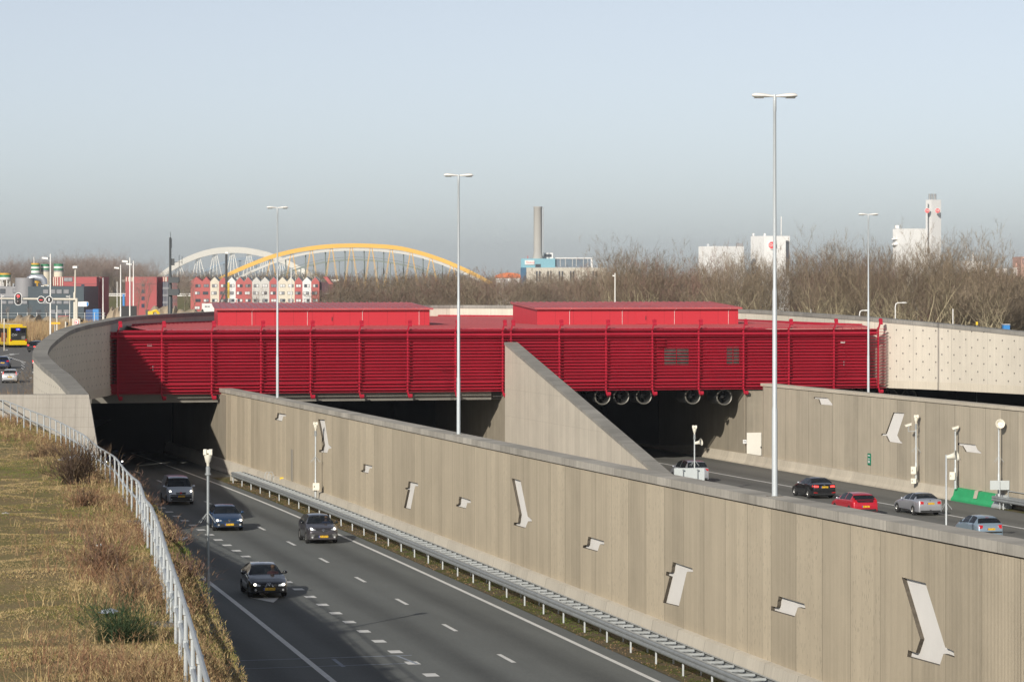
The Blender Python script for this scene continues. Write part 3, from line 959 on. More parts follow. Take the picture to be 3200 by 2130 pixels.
def fdoor(u0, u1):
    s0, s1 = fs_of_u(u0), fs_of_u(u1); mb = MB()
    for a, b, c_, d_ in ((s0, s0 + .05, ZBOT + .8, ZTOP - 1.35), (s1 - .05, s1, ZBOT + .8, ZTOP - 1.35), (s0 + .05, s1 - .05, ZTOP - 1.4, ZTOP - 1.35)):
        mb.prism([FP(a, .73, c_), FP(b, .73, c_), FP(b, .73, d_), FP(a, .73, d_)], fd * .028)
    d = mb.build("door", m_red, rootB)
    mb = MB(); mb.prism([FP(s1 - .22, .70, ZTOP - 2.95), FP(s1 - .17, .70, ZTOP - 2.95), FP(s1 - .17, .70, ZTOP - 2.6), FP(s1 - .22, .70, ZTOP - 2.6)], fd * .04)
    mb.build("handle", m_galv, d)
fdoor(442, 490); fdoor(2613, 2654)
for u, v in ((463, 1078), (2635, 1068)):
    s = fs_of_u(u) + .2; z = CZ - (v - YH) * FP(s, .7, 0).y / F
    mb = MB(); mb.prism([FP(s - .18, .62, z - .08), FP(s + .18, .62, z - .08), FP(s + .18, .62, z + .08), FP(s - .18, .62, z + .08)], fd * .12)
    mb.build("wall_light", m_lampw, rootB)
s = fs_of_u(2066) + .1; z = CZ - (1069 - YH) * FP(s, .7, 0).y / F
mb = MB(); mb.prism([FP(s - .35, .4, z - .28), FP(s + .35, .4, z - .28), FP(s + .35, .4, z + .28), FP(s - .35, .4, z + .28)], fd * .34)
mb.build("air_conditioner", m_red, rootB)
# roof: eave on the facade, back edge on the inner side of the ring
arcp = [P(u, v, 4.06 * F / (v - YH)) for u, v in ((391, 1021), (520, 1014.5), (678, 1008.5), (900, 1000), (1120, 993.5), (1344, 990), (1600, 991.5), (1900, 995), (2120, 999), (2317, 1004), (2520, 1013), (2700, 1021))]
arcp[-1] = FP(fs_of_u(2722), 2.0, CZ - 4.1)
arcp = smooth_path(arcp, 4)
def back_depth(s):
    best = None
    for i in range(len(arcp) - 1):
        a = (arcp[i] - FO); b = (arcp[i + 1] - FO)
        sa, sb = a.dot(fe), b.dot(fe)
        if (sa - s) * (sb - s) <= 0 and abs(sa - sb) > 1e-6:
            k = (s - sa) / (sb - sa); dd = a.dot(fd) * (1 - k) + b.dot(fd) * k
            best = dd if best is None else max(best, dd)
    return best
mb = MB(); rb = MB(); pr = None
ss = frange(sw0 + .15, sw1 - .1, .5); zf, zk = CZ - 4.16, CZ - 4.02
for s in ss:
    d_ = back_depth(s)
    if d_ is None or d_ < 1: pr = None; continue
    a = FP(s, .5, zf); b = FP(s, d_, zk)
    if pr: mb.quad(pr[0], a, b, pr[1])
    pr = (a, b)
    rb.prism([FP(s - .03, .48, zf), FP(s + .03, .48, zf), FP(s + .03, d_, zk), FP(s - .03, d_, zk)], (0, 0, .06))
ro = mb.build("roof", m_redroof, rootB, merge=.001)
rb.build("standing_seams", m_redroof, ro)
mb = MB(); mb.strip([p + Vector((0, 0, -.05)) for p in arcp], [p + Vector((0, 0, .2)) for p in arcp]); mb.strip([p + Vector((0, 0, .2)) for p in arcp], [p + Vector((0, .25, .2)) for p in arcp])
mb.build("roof_upstand", m_red, rootB)
mb = MB(); mb.prism([FP(sw0, .44, zf - .06), FP(sw1, .44, zf - .06), FP(sw1, .44, zf + .0), FP(sw0, .44, zf + .0)], fd * .1)
mb.build("gutter", m_red, rootB)
# plant rooms on the roof
m_redclad = None
def clad():
    m, nt, b = base("red_cladding", .45)
    tc = _n(nt, "ShaderNodeTexCoord"); uv = tc.outputs['UV']
    sx = _n(nt, "ShaderNodeSeparateXYZ"); nt.links.new(uv, sx.inputs[0])
    c = mix_(nt, math_(nt, 'MULTIPLY', joints(nt, sx.outputs[0], 1.55, .03), .7), (.52, .03, .045), (.2, .01, .015))
    c = mix_(nt, math_(nt, 'MULTIPLY', joints(nt, sx.outputs[1], .12, .02), .35), c, (.3, .012, .02))
    c = mix_(nt, math_(nt, 'MULTIPLY', noise_(nt, uv, .6, 4), .25), c, (.42, .02, .03))
    nt.links.new(c, b.inputs['Base Color'])
    return m
m_redclad = clad()
def plant(ul, ur, Yl, Yr, dl, lbl):
    a = P(ul, 1014, Yl); b = P(ur, 1010, Yr)
    zb_ = CZ - 4.15; zt2 = CZ - 2.80; zt3 = CZ - 2.42
    a.z = b.z = 0
    c_ = b + fd * 8; d_ = a + dl
    W_ = lambda p, z: Vector((p.x, p.y, z))
    L_ = (b - a).length
    t = MB()
    t.quad(W_(a, zb_), W_(b, zb_), W_(b, zt2), W_(a, zt2), [(0, 0), (L_, 0), (L_, 1.4), (0, 1.4)])
    t.quad(W_(b, zb_), W_(c_, zb_), W_(c_, zt3), W_(b, zt2), [(0, 0), (8, 0), (8, 1.7), (0, 1.4)])
    t.quad(W_(d_, zb_), W_(a, zb_), W_(a, zt2), W_(d_, zt3), [(0, 0), (8, 0), (8, 1.4), (0, 1.7)])
    t.quad(W_(c_, zb_), W_(d_, zb_), W_(d_, zt3), W_(c_, zt3), [(0, 0), (L_, 0), (L_, 1.7), (0, 1.7)])
    o = t.build("plant_room", m_redclad, rootB); o['label'] = lbl
    e2 = (b - a).normalized(); k = Vector((e2.y, -e2.x, 0))
    A_, B_, C_, D_ = a + k * .35 - e2 * .25, b + k * .35 + e2 * .25, c_ + e2 * .25, d_ - e2 * .2
    r = MB(); r.prism([W_(A_, zt2 - .02), W_(B_, zt2 - .02), W_(C_, zt3), W_(D_, zt3)], (0, 0, .14))
    for i in range(int(L_ / .5) + 1):
        f_ = i * .5 / L_
        p, q = A_.lerp(B_, f_), D_.lerp(C_, f_)
        r.prism([W_(p - e2 * .025, zt2 + .12), W_(p + e2 * .025, zt2 + .12), W_(q + e2 * .025, zt3 + .14), W_(q - e2 * .025, zt3 + .14)], (0, 0, .05))
    r.build("roof", m_redroof, o)
    for f_ in (.16, .42, .68, .95):
        wr_ = MB()
        p = a.lerp(b, f_) + k * .03
        wr_.tube([W_(p, zb_), W_(p, zt2 - .15), W_(p + e2 * .1 + k * .35, zt2 + .05)], .014, 5)
        wr_.build("lightning_wire", m_lampw, o)
    dr = MB(); p = a.lerp(b, .49) + k * .02
    dr.prism([W_(p, zb_ + .1), W_(p + e2 * .9, zb_ + .1), W_(p + e2 * .9, zt2 - .25), W_(p, zt2 - .25)], k * .02)
    dr.uv = [(.4 + (i % 4) * .1, .06) for i in range(len(dr.v))]
    dd_ = dr.build("door", m_redclad, o)
    hm = MB(); hm.box(W_(p + e2 * .8 + k * .05, zb_ + .6), (.05, .05, .3)); hm.build("handle", m_black, dd_)
plant(680, 1342, 264, 268, Vector((-1.0, 8, 0)), "red plant room on the left half of the roof")
plant(1678, 2307, 270.5, 274, fd * 8, "red plant room on the right half of the roof")
# jet fans hung in the tunnel mouths
m_fan = M("fan_casing", (.10, .10, .095), .5, .4, .1, 2)
m_fanrim = M("fan_rim", (.20, .195, .17), .5, .3, .1, 2)
fans = [(1795, 1237, 1.6), (1892, 1239, 1.2), (1951, 1238, 1.2), (2022, 1237, 1.2), (2175, 1237, 1.2), (2274, 1240, 1.2), (2706, 1234, 2.5), (2823, 1237, 3.2), (2882, 1238, 3.2)]
fl_ = ["half hidden behind the wedge wall", "just right of the wedge wall", "second clear one from the wedge wall", "third clear from the wedge wall", "left of the last clear fan", "last before the lit tunnel wall", "behind the far lamp post", "just right of the red building", "farthest right under the ring"]
Mx = Matrix((fe, fd, Vector((0, 0, 1)))).transposed()
for (u, v, dep), lb in zip(fans, fl_):
    s = fs_of_u(u) + .1
    c_ = FP(s, dep, 0); c_.z = CZ - (v - YH) * c_.y / F
    t = empty("jet_fan", c_, "round dark jet fan in the tunnel roof " + lb, "fan", "jet fans")
    Mz = Mx @ Matrix.Rotation(R(-90), 3, 'X')
    mb = MB(); mb.lathe((0, 0, 0), [(.60, 0), (.60, 2.6)], 24, M=Mz, caps=False); mb.lathe((0, 0, 0), [(.54, 0.02), (.54, 2.6)], 24, M=Mz, caps=False)
    mb.build("casing", m_fan, t, smooth=True, local=True)
    mb = MB(); mb.lathe((0, 0, 0), [(.555, -.06), (.61, -.10), (.66, -.04), (.63, .06), (.55, .08)], 32, M=Mz, caps=False); mb.build("rim", m_fanrim, t, smooth=True, local=True)
    mb = MB(); mb.lathe((0, 0, 0), [(.0, .5), (.15, .55), (.15, 1.4)], 12, M=Mz)
    for k in range(7):
        a = 2 * math.pi * k / 7
        ca, sa = math.cos(a), math.sin(a)
        mb.add([Mx @ Vector((.14 * ca, .9, .14 * sa)), Mx @ Vector((.52 * ca, .9, .52 * sa)), Mx @ Vector((.52 * math.cos(a + .5), 1.05, .52 * math.sin(a + .5))), Mx @ Vector((.14 * math.cos(a + .5), 1.05, .14 * math.sin(a + .5)))], [(0, 1, 2, 3)])
    mb.build("rotor", m_fan, t, local=True)
    zt_r = max(.7, 5.96 - c_.z)
    for k in (.4, 2.2):
        mb = MB(); mb.box(Mx @ Vector((0, k, (zt_r + .58) / 2)), (.08, .08, max(.06, zt_r - .56)), M=Mx)
        mb.build("hanger", m_fan, t, local=True)
# ------------------------------------------------------------------ railing and grass bank
RB = [(9.5,1309),(33,1315.6),(95,1344.5),(156,1370),(190,1390),(231,1416),(263.5,1438),(301,1472),(329,1496),(359,1523),(383.5,1557),(411,1594),(435,1630),(452,1678),(462,1705),(474,1732),(492.4,1785),(513,1866.6),(525,1917.5),(550,2006),(564,2065)]
RY = [203,195,181,171,165.5,159,153,143,137,129.5,118.5,108,99.5,88,83,79,73,66.5,63,57.5,54]
RY = [y * .86 for y in RY]
rl = [P(u, v, y) for (u, v), y in zip(RB, RY)]
d0 = rl[1] - rl[0]; rl = [rl[0] - d0 * .55] + rl
d1 = rl[-1] - rl[-2]; rl += [rl[-1] + d1 * 2, rl[-1] + d1 * 5]
rl = smooth_path(rl, 6)
# even out the heights
zz_ = np.array([p.z for p in rl])
for _ in range(60):
    zz_[1:-1] = (zz_[:-2] + 2 * zz_[1:-1] + zz_[2:]) / 4
rl = [Vector((p.x, p.y, float(z))) for p, z in zip(rl, zz_)]
RLy = np.array([p.y for p in rl])[::-1]; RLx = np.array([p.x for p in rl])[::-1]; RLz = np.array([p.z for p in rl])[::-1]
def rail_x(Y): return float(np.interp(Y, RLy, RLx))
def rail_z(Y): return float(np.interp(Y, RLy, RLz))
def hill(x, y): return .10 * math.sin(x * .7 + 1.3 * math.sin(y * .21)) + .07 * math.sin(y * .9 + x * .4) + .05 * math.sin(x * 2.1 - y * 1.3)
def bank_z(x, y):
    rx, rz = rail_x(y), rail_z(y)
    d = rx - x
    return rz + hill(x, y) * min(1, max(.15, abs(d) / 4)) - .03 + .15 * min(max(d, 0), 6) / 6
mb = MB(); prev = None
ysb = frange(33, 178.4, 1.5); COLS = [60, 40, 26, 18, 13, 10, 8, 6.5, 5, 4, 3, 2, 1.2, .5, 0, -.5]
for y in ysb:
    rx, rz = rail_x(y), rail_z(y)
    row = [Vector((rx - c, y, bank_z(rx - c, y))) for c in COLS]
    crest = row[-1] + Vector((.1, 0, -.2)); row.append(crest)
    ed = LP(y, -13.1, -.05)
    ex = crest.x + .55 + .3 * math.sin(y * .8)
    for k in (.35, .7, 1.0):
        row.append(Vector((crest.x + (ex - crest.x) * k, y, crest.z + (ed.z - crest.z) * k + (.25 * math.sin(y * 1.7 + k * 5) if k < 1 else 0))))
    mb.v += [tuple(p) for p in row]; mb.uv += [(p.x, p.y) for p in row]
W_ = len(COLS) + 4
for i in range(len(ysb) - 1):
    for j in range(W_ - 1):
        a = i * W_ + j; mb.f.append((a, a + 1, a + W_ + 1, a + W_)); mb.mi.append(0)
tag(mb.build("bank_terrain", m_grass, smooth=True, sharp=80, loc=(0, 0, 0)), kind='structure')

def vcol_mat(name, rough=.9, trans=0.0):
    m, nt, b = base(name, rough, 0, .15)
    a = _n(nt, "ShaderNodeVertexColor"); a.layer_name = "Col"
    nt.links.new(a.outputs[0], b.inputs['Base Color'])
    return m
m_plant = vcol_mat("plant_matter")

class Blades:
    """thin bent leaves and stems with a colour each"""
    def __init__(s): s.v = []; s.f = []; s.c = []
    def blade(s, p, d, L, w, col, droop=.0, seg=2):
        side = Vector((-d.y, d.x, 0))
        side = side.normalized() if side.length > 1e-4 else Vector((1, 0, 0))
        if rnd.random() < .5: side = Vector((1, 0, 0))
        q = Vector(p); dd = Vector(d).normalized(); o = len(s.v)
        for k in range(seg + 1):
            ww = w * (1 - k / seg) * .5 + .0005
            s.v += [tuple(q - side * ww), tuple(q + side * ww)]; s.c += [col, col]
            q = q + dd * (L / seg); dd = (dd + Vector((dd.x, dd.y, -droop)) * .8).normalized()
        for k in range(seg): s.f.append((o + 2 * k, o + 2 * k + 1, o + 2 * k + 3, o + 2 * k + 2))
    def mesh(s, name, mat):
        me = bpy.data.meshes.new(name); me.from_pydata(s.v, [], s.f)
        ca = me.color_attributes.new("Col", 'FLOAT_COLOR', 'POINT')
        ca.data.foreach_set('color', np.array([tuple(c) + (1,) for c in s.c], dtype=np.float32).ravel())
        me.materials.append(mat); me.update(); return me
    def build(s, name, mat, parent=None, loc=None):
        o = bpy.data.objects.new(name, s.mesh(name, mat)); COL.objects.link(o)
        if parent is not None: o.parent = parent
        if loc is not None: o.location = loc
        return o

def cj(c, k=.25):
    f = 1 + rnd.uniform(-k, k); g = rnd.uniform(-.06, .06)
    return (max(0, c[0] * (f + g)), max(0, c[1] * f), max(0, c[2] * (f - g)))
STRAW = (.38, .285, .145); OLIVE = (.20, .175, .06); BROWN = (.22, .145, .08); GREEN = (.13, .16, .04); RUST = (.22, .125, .075)
def patch(x, y):
    return math.sin(x * .55 + 2 * math.sin(y * .11)) + .8 * math.sin(y * .33 + x * .3 + 1.7) + .6 * math.sin(x * 1.9 + y * .8)
B_ = Blades()
for i in range(92000):
    y = 42 + 136 * rnd.random() ** 1.7
    rx = rail_x(y); xl = -.168 * y - 1.5
    x = rx + .8 - (rx + .8 - xl) * rnd.random()
    pv = patch(x, y) + rnd.gauss(0, .9)
    col = STRAW if pv > .25 else (OLIVE if pv > -.75 else (GREEN if pv < -1.35 else BROWN))
    near = max(0, 1 - abs(rx - x) / 2.6)
    s_ = (.85 + near * .6) * (.8 + y / 140)
    z = bank_z(x, y)
    for k in range(3):
        a = rnd.uniform(0, 6.28); t = rnd.uniform(.25, 1.2)
        B_.blade((x + rnd.uniform(-.08, .08), y + rnd.uniform(-.08, .08), z - .01), Vector((math.cos(a) * t, math.sin(a) * t, 1)), rnd.uniform(.02, .048) * s_, .009 * (.6 + y / 70), cj(col), .35)
tag(B_.build("grass", m_plant), "short dry winter grass covering the bank left of the railing", "grass", kind='stuff')

B_ = Blades()
for i in range(3300):
    y = 42 + 134 * rnd.random() ** 1.6
    rx = rail_x(y); q = rnd.random()
    x = rx + rnd.uniform(.1, .6) if q < .42 else rx - abs(rnd.gauss(0, .95)) - .1
    cl = math.sin(y * .45 + x * .9) + math.sin(y * 1.13 + 2) + rnd.gauss(0, .6)
    if cl < .15: continue
    z = bank_z(x, y) - (.25 if x > rx + .4 else 0)
    col = RUST if cl > 1.3 else (BROWN if rnd.random() < .6 else STRAW)
    H = rnd.uniform(.2, .55)
    for k in range(5):
        a = rnd.uniform(0, 6.28); t = rnd.uniform(.1, .55)
        d = Vector((math.cos(a) * t, math.sin(a) * t, 1))
        L = H * rnd.uniform(.6, 1.1); p = (x + rnd.uniform(-.12, .12), y + rnd.uniform(-.12, .12), z)
        B_.blade(p, d, L, .009 * (.7 + y / 80), cj(col), .15, 3)
        for m_ in range(3):
            qd = d.normalized() * L * rnd.uniform(.4, .95)
            B_.blade((p[0] + qd.x, p[1] + qd.y, p[2] + qd.z), Vector((rnd.uniform(-1, 1), rnd.uniform(-1, 1), rnd.uniform(.2, 1))), rnd.uniform(.05, .14), .009 * (.7 + y / 80), cj(col), .2, 1)
tag(B_.build("weeds", m_plant), "brown dead weeds growing thickly along both sides of the railing", "weeds", kind='stuff')

def shrub(name, loc, H, Rr, nst, cols, label, cat, droop=.05, twig=5, wid=.02, group=None):
    b = Blades()
    for i in range(nst):
        a = rnd.uniform(0, 6.28); t = abs(rnd.gauss(0, .5)) + .05
        d = Vector((math.cos(a) * t * Rr / H * 1.6, math.sin(a) * t * Rr / H * 1.6, 1))
        L = H * rnd.uniform(.55, 1.1) * math.sqrt(1 + t * t * .5)
        p0 = Vector((rnd.gauss(0, .12) * Rr, rnd.gauss(0, .12) * Rr, -.05))
        c = rnd.choice(cols); b.blade(p0, d, L, wid * rnd.uniform(.8, 1.5), cj(c), droop, 4)
        dn_ = d.normalized()
        for k in range(twig):
            f_ = rnd.uniform(.3, 1.0)
            q = p0 + dn_ * L * f_ - Vector((0, 0, droop * .8 * L * f_ * f_))
            b.blade(q, Vector((dn_.x + rnd.gauss(0, .5), dn_.y + rnd.gauss(0, .5), dn_.z + rnd.gauss(0, .35))), L * rnd.uniform(.12, .35), wid * .8, cj(c), droop, 2)
    o = b.build(name, m_plant, loc=loc)
    return tag(o, label, cat, group)
def on_bank(u, v):
    y = 100.0
    for _ in range(80):
        x = (u - 1600) * y / F
        yn = (CZ - bank_z(x, min(max(y, 36), 177))) * F / (v - YH); y = .6 * y + .4 * yn
    return Vector(((u - 1600) * y / F, y, bank_z((u - 1600) * y / F, y)))
shrub("broom_shrub", on_bank(375, 2005), .75, 1.05, 330, [(.035, .06, .03), (.05, .075, .035)], "dark green broom shrub on the grass bank by the near railing", "shrub", .02, 5, .011)
shrub("bramble_bush", on_bank(238, 1512), 1.75, 1.6, 220, [(.075, .05, .038), (.10, .07, .05), (.13, .09, .055)], "large dark leafless bramble bush on the bank by the white plastic sheet", "shrub", .25, 9, .022)
shrub("dry_shrub", on_bank(322, 1795), .95, 1.0, 160, [RUST, (.17, .11, .08)], "reddish dead shrub in the middle of the grass bank", "shrub", .12, 7, .014)
shrub("dry_shrub", on_bank(400, 1880), .75, 1.0, 140, [BROWN, (.14, .1, .075)], "brown dead shrub behind the green broom shrub", "shrub", .15, 7, .013)
shrub("dry_shrub", on_bank(262, 1580), .7, 1.3, 150, [(.1, .065, .045), RUST], "small dark dead shrub below the large bramble bush", "shrub", .25, 7, .018)
shrub("dry_shrub", on_bank(150, 1425), .8, 2.2, 260, [BROWN, (.13, .085, .06)], "wide brown dead shrub up the bank above the bramble bush", "shrub", .2, 6, .025)
for (dy, hh, lb) in ((97, .7, "dead shrub leaning over the exit lane beyond the dark camera pole"), (75, .8, "dead shrub overhanging the road beside the pole base"), (62, .7, "dead shrub overhanging the road at the near end of the railing"), (111, .8, "dead shrub outside the railing above the arrow marking")):
    shrub("dry_shrub", Vector((rail_x(dy) + .5, dy, rail_z(dy) - .2)), hh, .9, 150, [(.20, .12, .09), (.16, .1, .08), BROWN], lb, "shrub", .1, 7, .014)
# litter on the bank
m_plastic = M("plastic_sheet", (.50, .55, .64), .45, var=.25, scale=3)
def litter(u, v, r, label, mat):
    p = on_bank(u, v); mb = MB(); nn = 9
    vs = []; fs = []
    for i in range(nn):
        for j in range(nn):
            x = (i / (nn - 1) - .5) * 2; y = (j / (nn - 1) - .5) * 2
            h = max(0, 1 - x * x - y * y) * .35 + .18 * math.sin(x * 5 + y * 3) * math.cos(y * 4)
            vs.append((p.x + x * r * (1 + .2 * math.sin(y * 4)), p.y + y * r * 2.0, p.z + .06 + max(0, h) * r))
    for i in range(nn - 1):
        for j in range(nn - 1): fs.append((i * nn + j, (i + 1) * nn + j, (i + 1) * nn + j + 1, i * nn + j + 1))
    mb.add(vs, fs)
    return tag(mb.build("plastic_sheet", mat, smooth=True), label, "litter")
litter(225, 1440, .42, "pale blue crumpled plastic sheet behind the bramble bush", m_plastic)
litter(313, 1712, .09, "scrap of white paper in the dead weeds of the bank", m_lampw)
litter(340, 1922, .13, "pale blue plastic scrap above the broom shrub", m_plastic)
litter(15, 1612, .10, "small white scrap at the far left of the bank", m_lampw)

# railing
t = empty("railing", rl[len(rl) // 2], "long galvanised two-rail pedestrian railing along the top of the grass bank", "railing")
for nm, h in (("top_rail", .97), ("mid_rail", .50)):
    mb = MB(); mb.tube([p + Vector((0, 0, h)) for p in rl], .032, 8); mb.build(nm, m_galv, t, smooth=True)
PX = [9.5,33,54.4,74.8,95.2,116.6,137,156.4,175,190.4,206.4,218.6,231.2,242.4,253,263.5,274.7,288,301,315,329,344,359,372,385,398,412,428,437,445,453,462,474.5,485,492.5,502.7,513,524.8,536,550.3,564,581,603,625,650]
ur = [1600 + F * p.x / p.y for p in rl]
for u in PX:
    for i in range(len(rl) - 1):
        if ur[i] <= u < ur[i + 1]:
            k = (u - ur[i]) / (ur[i + 1] - ur[i]); p = rl[i].lerp(rl[i + 1], k)
            mb = MB(); mb.tube([p + Vector((0, 0, -.15)), p + Vector((0, 0, .97))], .03, 8)
            mb.lathe(p + Vector((0, 0, .88)), [(.031, 0), (.045, .01), (.045, .1), (.031, .11)], 8)
            mb.lathe(p + Vector((0, 0, .45)), [(.031, 0), (.045, .01), (.045, .1), (.031, .11)], 8)
            mb.build("post", m_galv, t, smooth=True); break
# small concrete footings that show by the posts
for k in (84, 100, 52):
    p = Vector((rail_x(k) - .12, k, rail_z(k)))
    mb = MB(); mb.box(p + Vector((0, 0, .0)), (.34, .4, .12), rz=.4); mb.build("footing", m_slab, t)

# ------------------------------------------------------------------ guard rail on the left carriageway
t = empty("guardrail", LP(140, 1.5), "double galvanised crash barrier with ladder rungs along the left carriageway", "crash barrier")
def beam(name, fn, off, sgn, z0, ys, mat):
    mb = MB()
    prof = [(0, z0), (.045 * sgn, z0 + .05), (.045 * sgn, z0 + .1), (.0, z0 + .14), (.0, z0 + .17), (.045 * sgn, z0 + .21), (.045 * sgn, z0 + .26), (0, z0 + .31), (-.03 * sgn, z0 + .32)]
    for i in range(len(prof) - 1):
        mb.strip([fn(y, off - prof[i][0], prof[i][1]) for y in ys], [fn(y, off - prof[i + 1][0], prof[i + 1][1]) for y in ys])
    return mb.build(name, mat, t)
yg = frange(52, 231, 2)
beam("beam", LP, 1.12, 1, .47, yg, m_galvd)
beam("beam", LP, 1.92, -1, .47, yg, m_galvd)
for off, wd_ in ((1.12, .12), (1.86, .12)):
    mb = MB(); mb.strip([LP(y, off, .80) for y in yg], [LP(y, off + wd_, .80) for y in yg]); mb.build("cap", m_galv, t)
m_rung = M("rung_steel", (.42, .45, .46), .5, .25, .12, 2)
yl_ = [54.0]
while yl_[-1] < 230: yl_.append(along(LP, yl_[-1], 1.34, 1, 1.5)[1])
rest = MB()
for i, y in enumerate(yl_):
    mb = rest if i >= 98 else MB()
    a, b = LP(y, 1.22, .79), LP(y, 1.88, .79); k = Vector((0, .05, 0))
    mb.quad(a - k, b - k, b + k, a + k); mb.quad(a - k, a - k - Vector((0, 0, .07)), b - k - Vector((0, 0, .07)), b - k)
    if i < 98: mb.build("rung", m_rung, t)
if rest.v:
    o = rest.build("rungs", m_rung, t); o['kind'] = 'stuff'
yp = [54.5]
while yp[-1] < 229: yp.append(along(LP, yp[-1], 4.0, 1, 1.2)[1])
for y in yp:
    for off in (1.22, 1.84):
        mb = MB(); a = LP(y, off, 0); mb.box(a + Vector((0, 0, .32)), (.06, .1, .72)); mb.build("post", m_galv, t)
mb = MB(); a = LP(231, 1.5, .3); mb.box(a + Vector((0, .2, .15)), (.9, .8, .55)); mb.build("end_block", m_barrier, t)
# verge tufts
B_ = Blades()
for i in range(5200):
    y = 60 + 172 * rnd.random() ** 1.3; off = rnd.uniform(.8, 2.6)
    g_ = math.sin(y * .31) + math.sin(off * 3 + y * .17) + rnd.gauss(0, .7)
    col = (.10, .14, .025) if (g_ > -.1 and off > 1.0 and y < 170) else BROWN
    p = LP(y, off, .0)
    for k in range(2):
        a = rnd.uniform(0, 6.28)
        B_.blade(p + Vector((rnd.uniform(-.1, .1), rnd.uniform(-.2, .2), 0)), Vector((math.cos(a), math.sin(a), 1)), rnd.uniform(.03, .09), .05, cj(col), .3, 1)
for i in range(900):
    y = rnd.choice((118, 122, 128, 131, 146, 152, 160, 208)) + rnd.gauss(0, 1.6); p = LP(y, 2.75, .2)
    B_.blade(p, Vector((rnd.gauss(-.3, .4), rnd.gauss(0, .5), 1)), rnd.uniform(.1, .5), .02, cj(STRAW if rnd.random() < .5 else BROWN), .1, 2)
tag(B_.build("grass", m_plant), "thin moss and dry grass on the verge under the left crash barrier", "grass", kind='stuff')
# barrier on the far right
t = empty("guardrail", WPt(200, -.3), "galvanised crash barrier starting at the green barrier end", "crash barrier")
yg = frange(165, 207, 2)
beam("beam", WPt, -.25, 1, .47, yg, m_galvd); beam("beam", WPt, .45, -1, .47, yg, m_galvd)
mb = MB(); mb.strip([WPt(y, -.25, .8) for y in yg], [WPt(y, -.1, .8) for y in yg]); mb.build("cap", m_galv, t)
y = 205.5
while y > 167:
    mb = MB(); mb.box(WPt(y, -.12, .32), (.06, .1, .72)); mb.build("post", m_galv, t); y -= 4
t = empty("railing", WPt(200, .35), "low galvanised railing in front of the right ribbed wall", "railing")
for h in (.75, 1.15):
    mb = MB(); mb.tube([WPt(y, .42, h) for y in frange(176, 206, 2)], .025, 6); mb.build("rail", m_galv, t)
for y in (206, 202, 198, 194, 190, 186, 182):
    mb = MB(); mb.tube([WPt(y, .42, 0), WPt(y, .42, 1.16)], .025, 6); mb.build("post", m_galv, t)

# ------------------------------------------------------------------ motorway lamp posts
def lamp_post(loc, H, label, yaw):
    t = empty("street_lamp", loc, label, "street lamp", "tall twin-armed motorway lamps", rz=yaw)
    h1, h2 = H * .215, H * .51
    mb = MB()
    mb.lathe((0, 0, 0), [(.13, 0), (.13, .02), (.095, .03), (.092, h1), (.078, h1 + .12), (.074, h2), (.06, h2 + .12), (.047, H - .55), (.055, H - .54), (.055, H - .15), (.055, H)], 14, caps=True)
    mb.build("pole", m_lamp, t, smooth=True, local=True)
    mb = MB(); mb.box((0, 0, .012), (.5, .5, .024)); mb.build("base_plate", m_coping, t, local=True)
    for sx in (-1, 1):
        mb = MB()
        # tapered luminaire body
        st = [(.04, .045, .05), (.16, .06, .06), (.34, .14, .09), (.52, .16, .10), (.66, .145, .09), (.74, .07, .05)]
        vs = []; fs = []; nn = 10
        for (x, wy, hz) in st:
            for k in range(nn):
                a = 2 * math.pi * k / nn
                vs.append((sx * x, wy * math.cos(a), H - .06 + .035 * x + hz * (math.sin(a) if math.sin(a) > 0 else .55 * math.sin(a))))
        for i in range(len(st) - 1):
            for k in range(nn): fs.append((i * nn + k, i * nn + (k + 1) % nn, (i + 1) * nn + (k + 1) % nn, (i + 1) * nn + k))
        fs.append(tuple(range(nn))); fs.append(tuple((len(st) - 1) * nn + k for k in range(nn)))
        mb.add(vs, fs); hd = mb.build("lamp_head", m_lampw, t, smooth=True, local=True)
        mb = MB(); mb.box((sx * .52, 0, H - .095), (.30, .19, .05)); mb.build("lens", m_winlit, hd, local=True)
    return t
def coping_pt(u, off=3.45, z=6.17):
    k = (u - 1600) / F; lo, hi = 60.0, 246.0
    for _ in range(60):
        m = (lo + hi) / 2; p = LP(m, off)
        if p.x / p.y > k: lo = m
        else: hi = m
    return LP(lo, off, z)
lamp_post(coping_pt(2421), 13.1, "nearest and tallest-looking twin lamp on the middle wall, at the right", R(4))
lamp_post(coping_pt(1433), 13.1, "twin lamp on the middle wall in front of the red facade's centre", R(8))
lamp_post(coping_pt(867), 13.2, "farthest twin lamp on the middle wall, before the left red plant room", R(12))
lamp_post(Vector((26.15, 240, 6.25)), 13.25, "twin lamp behind the right ribbed wall by the red facade's end", R(8))

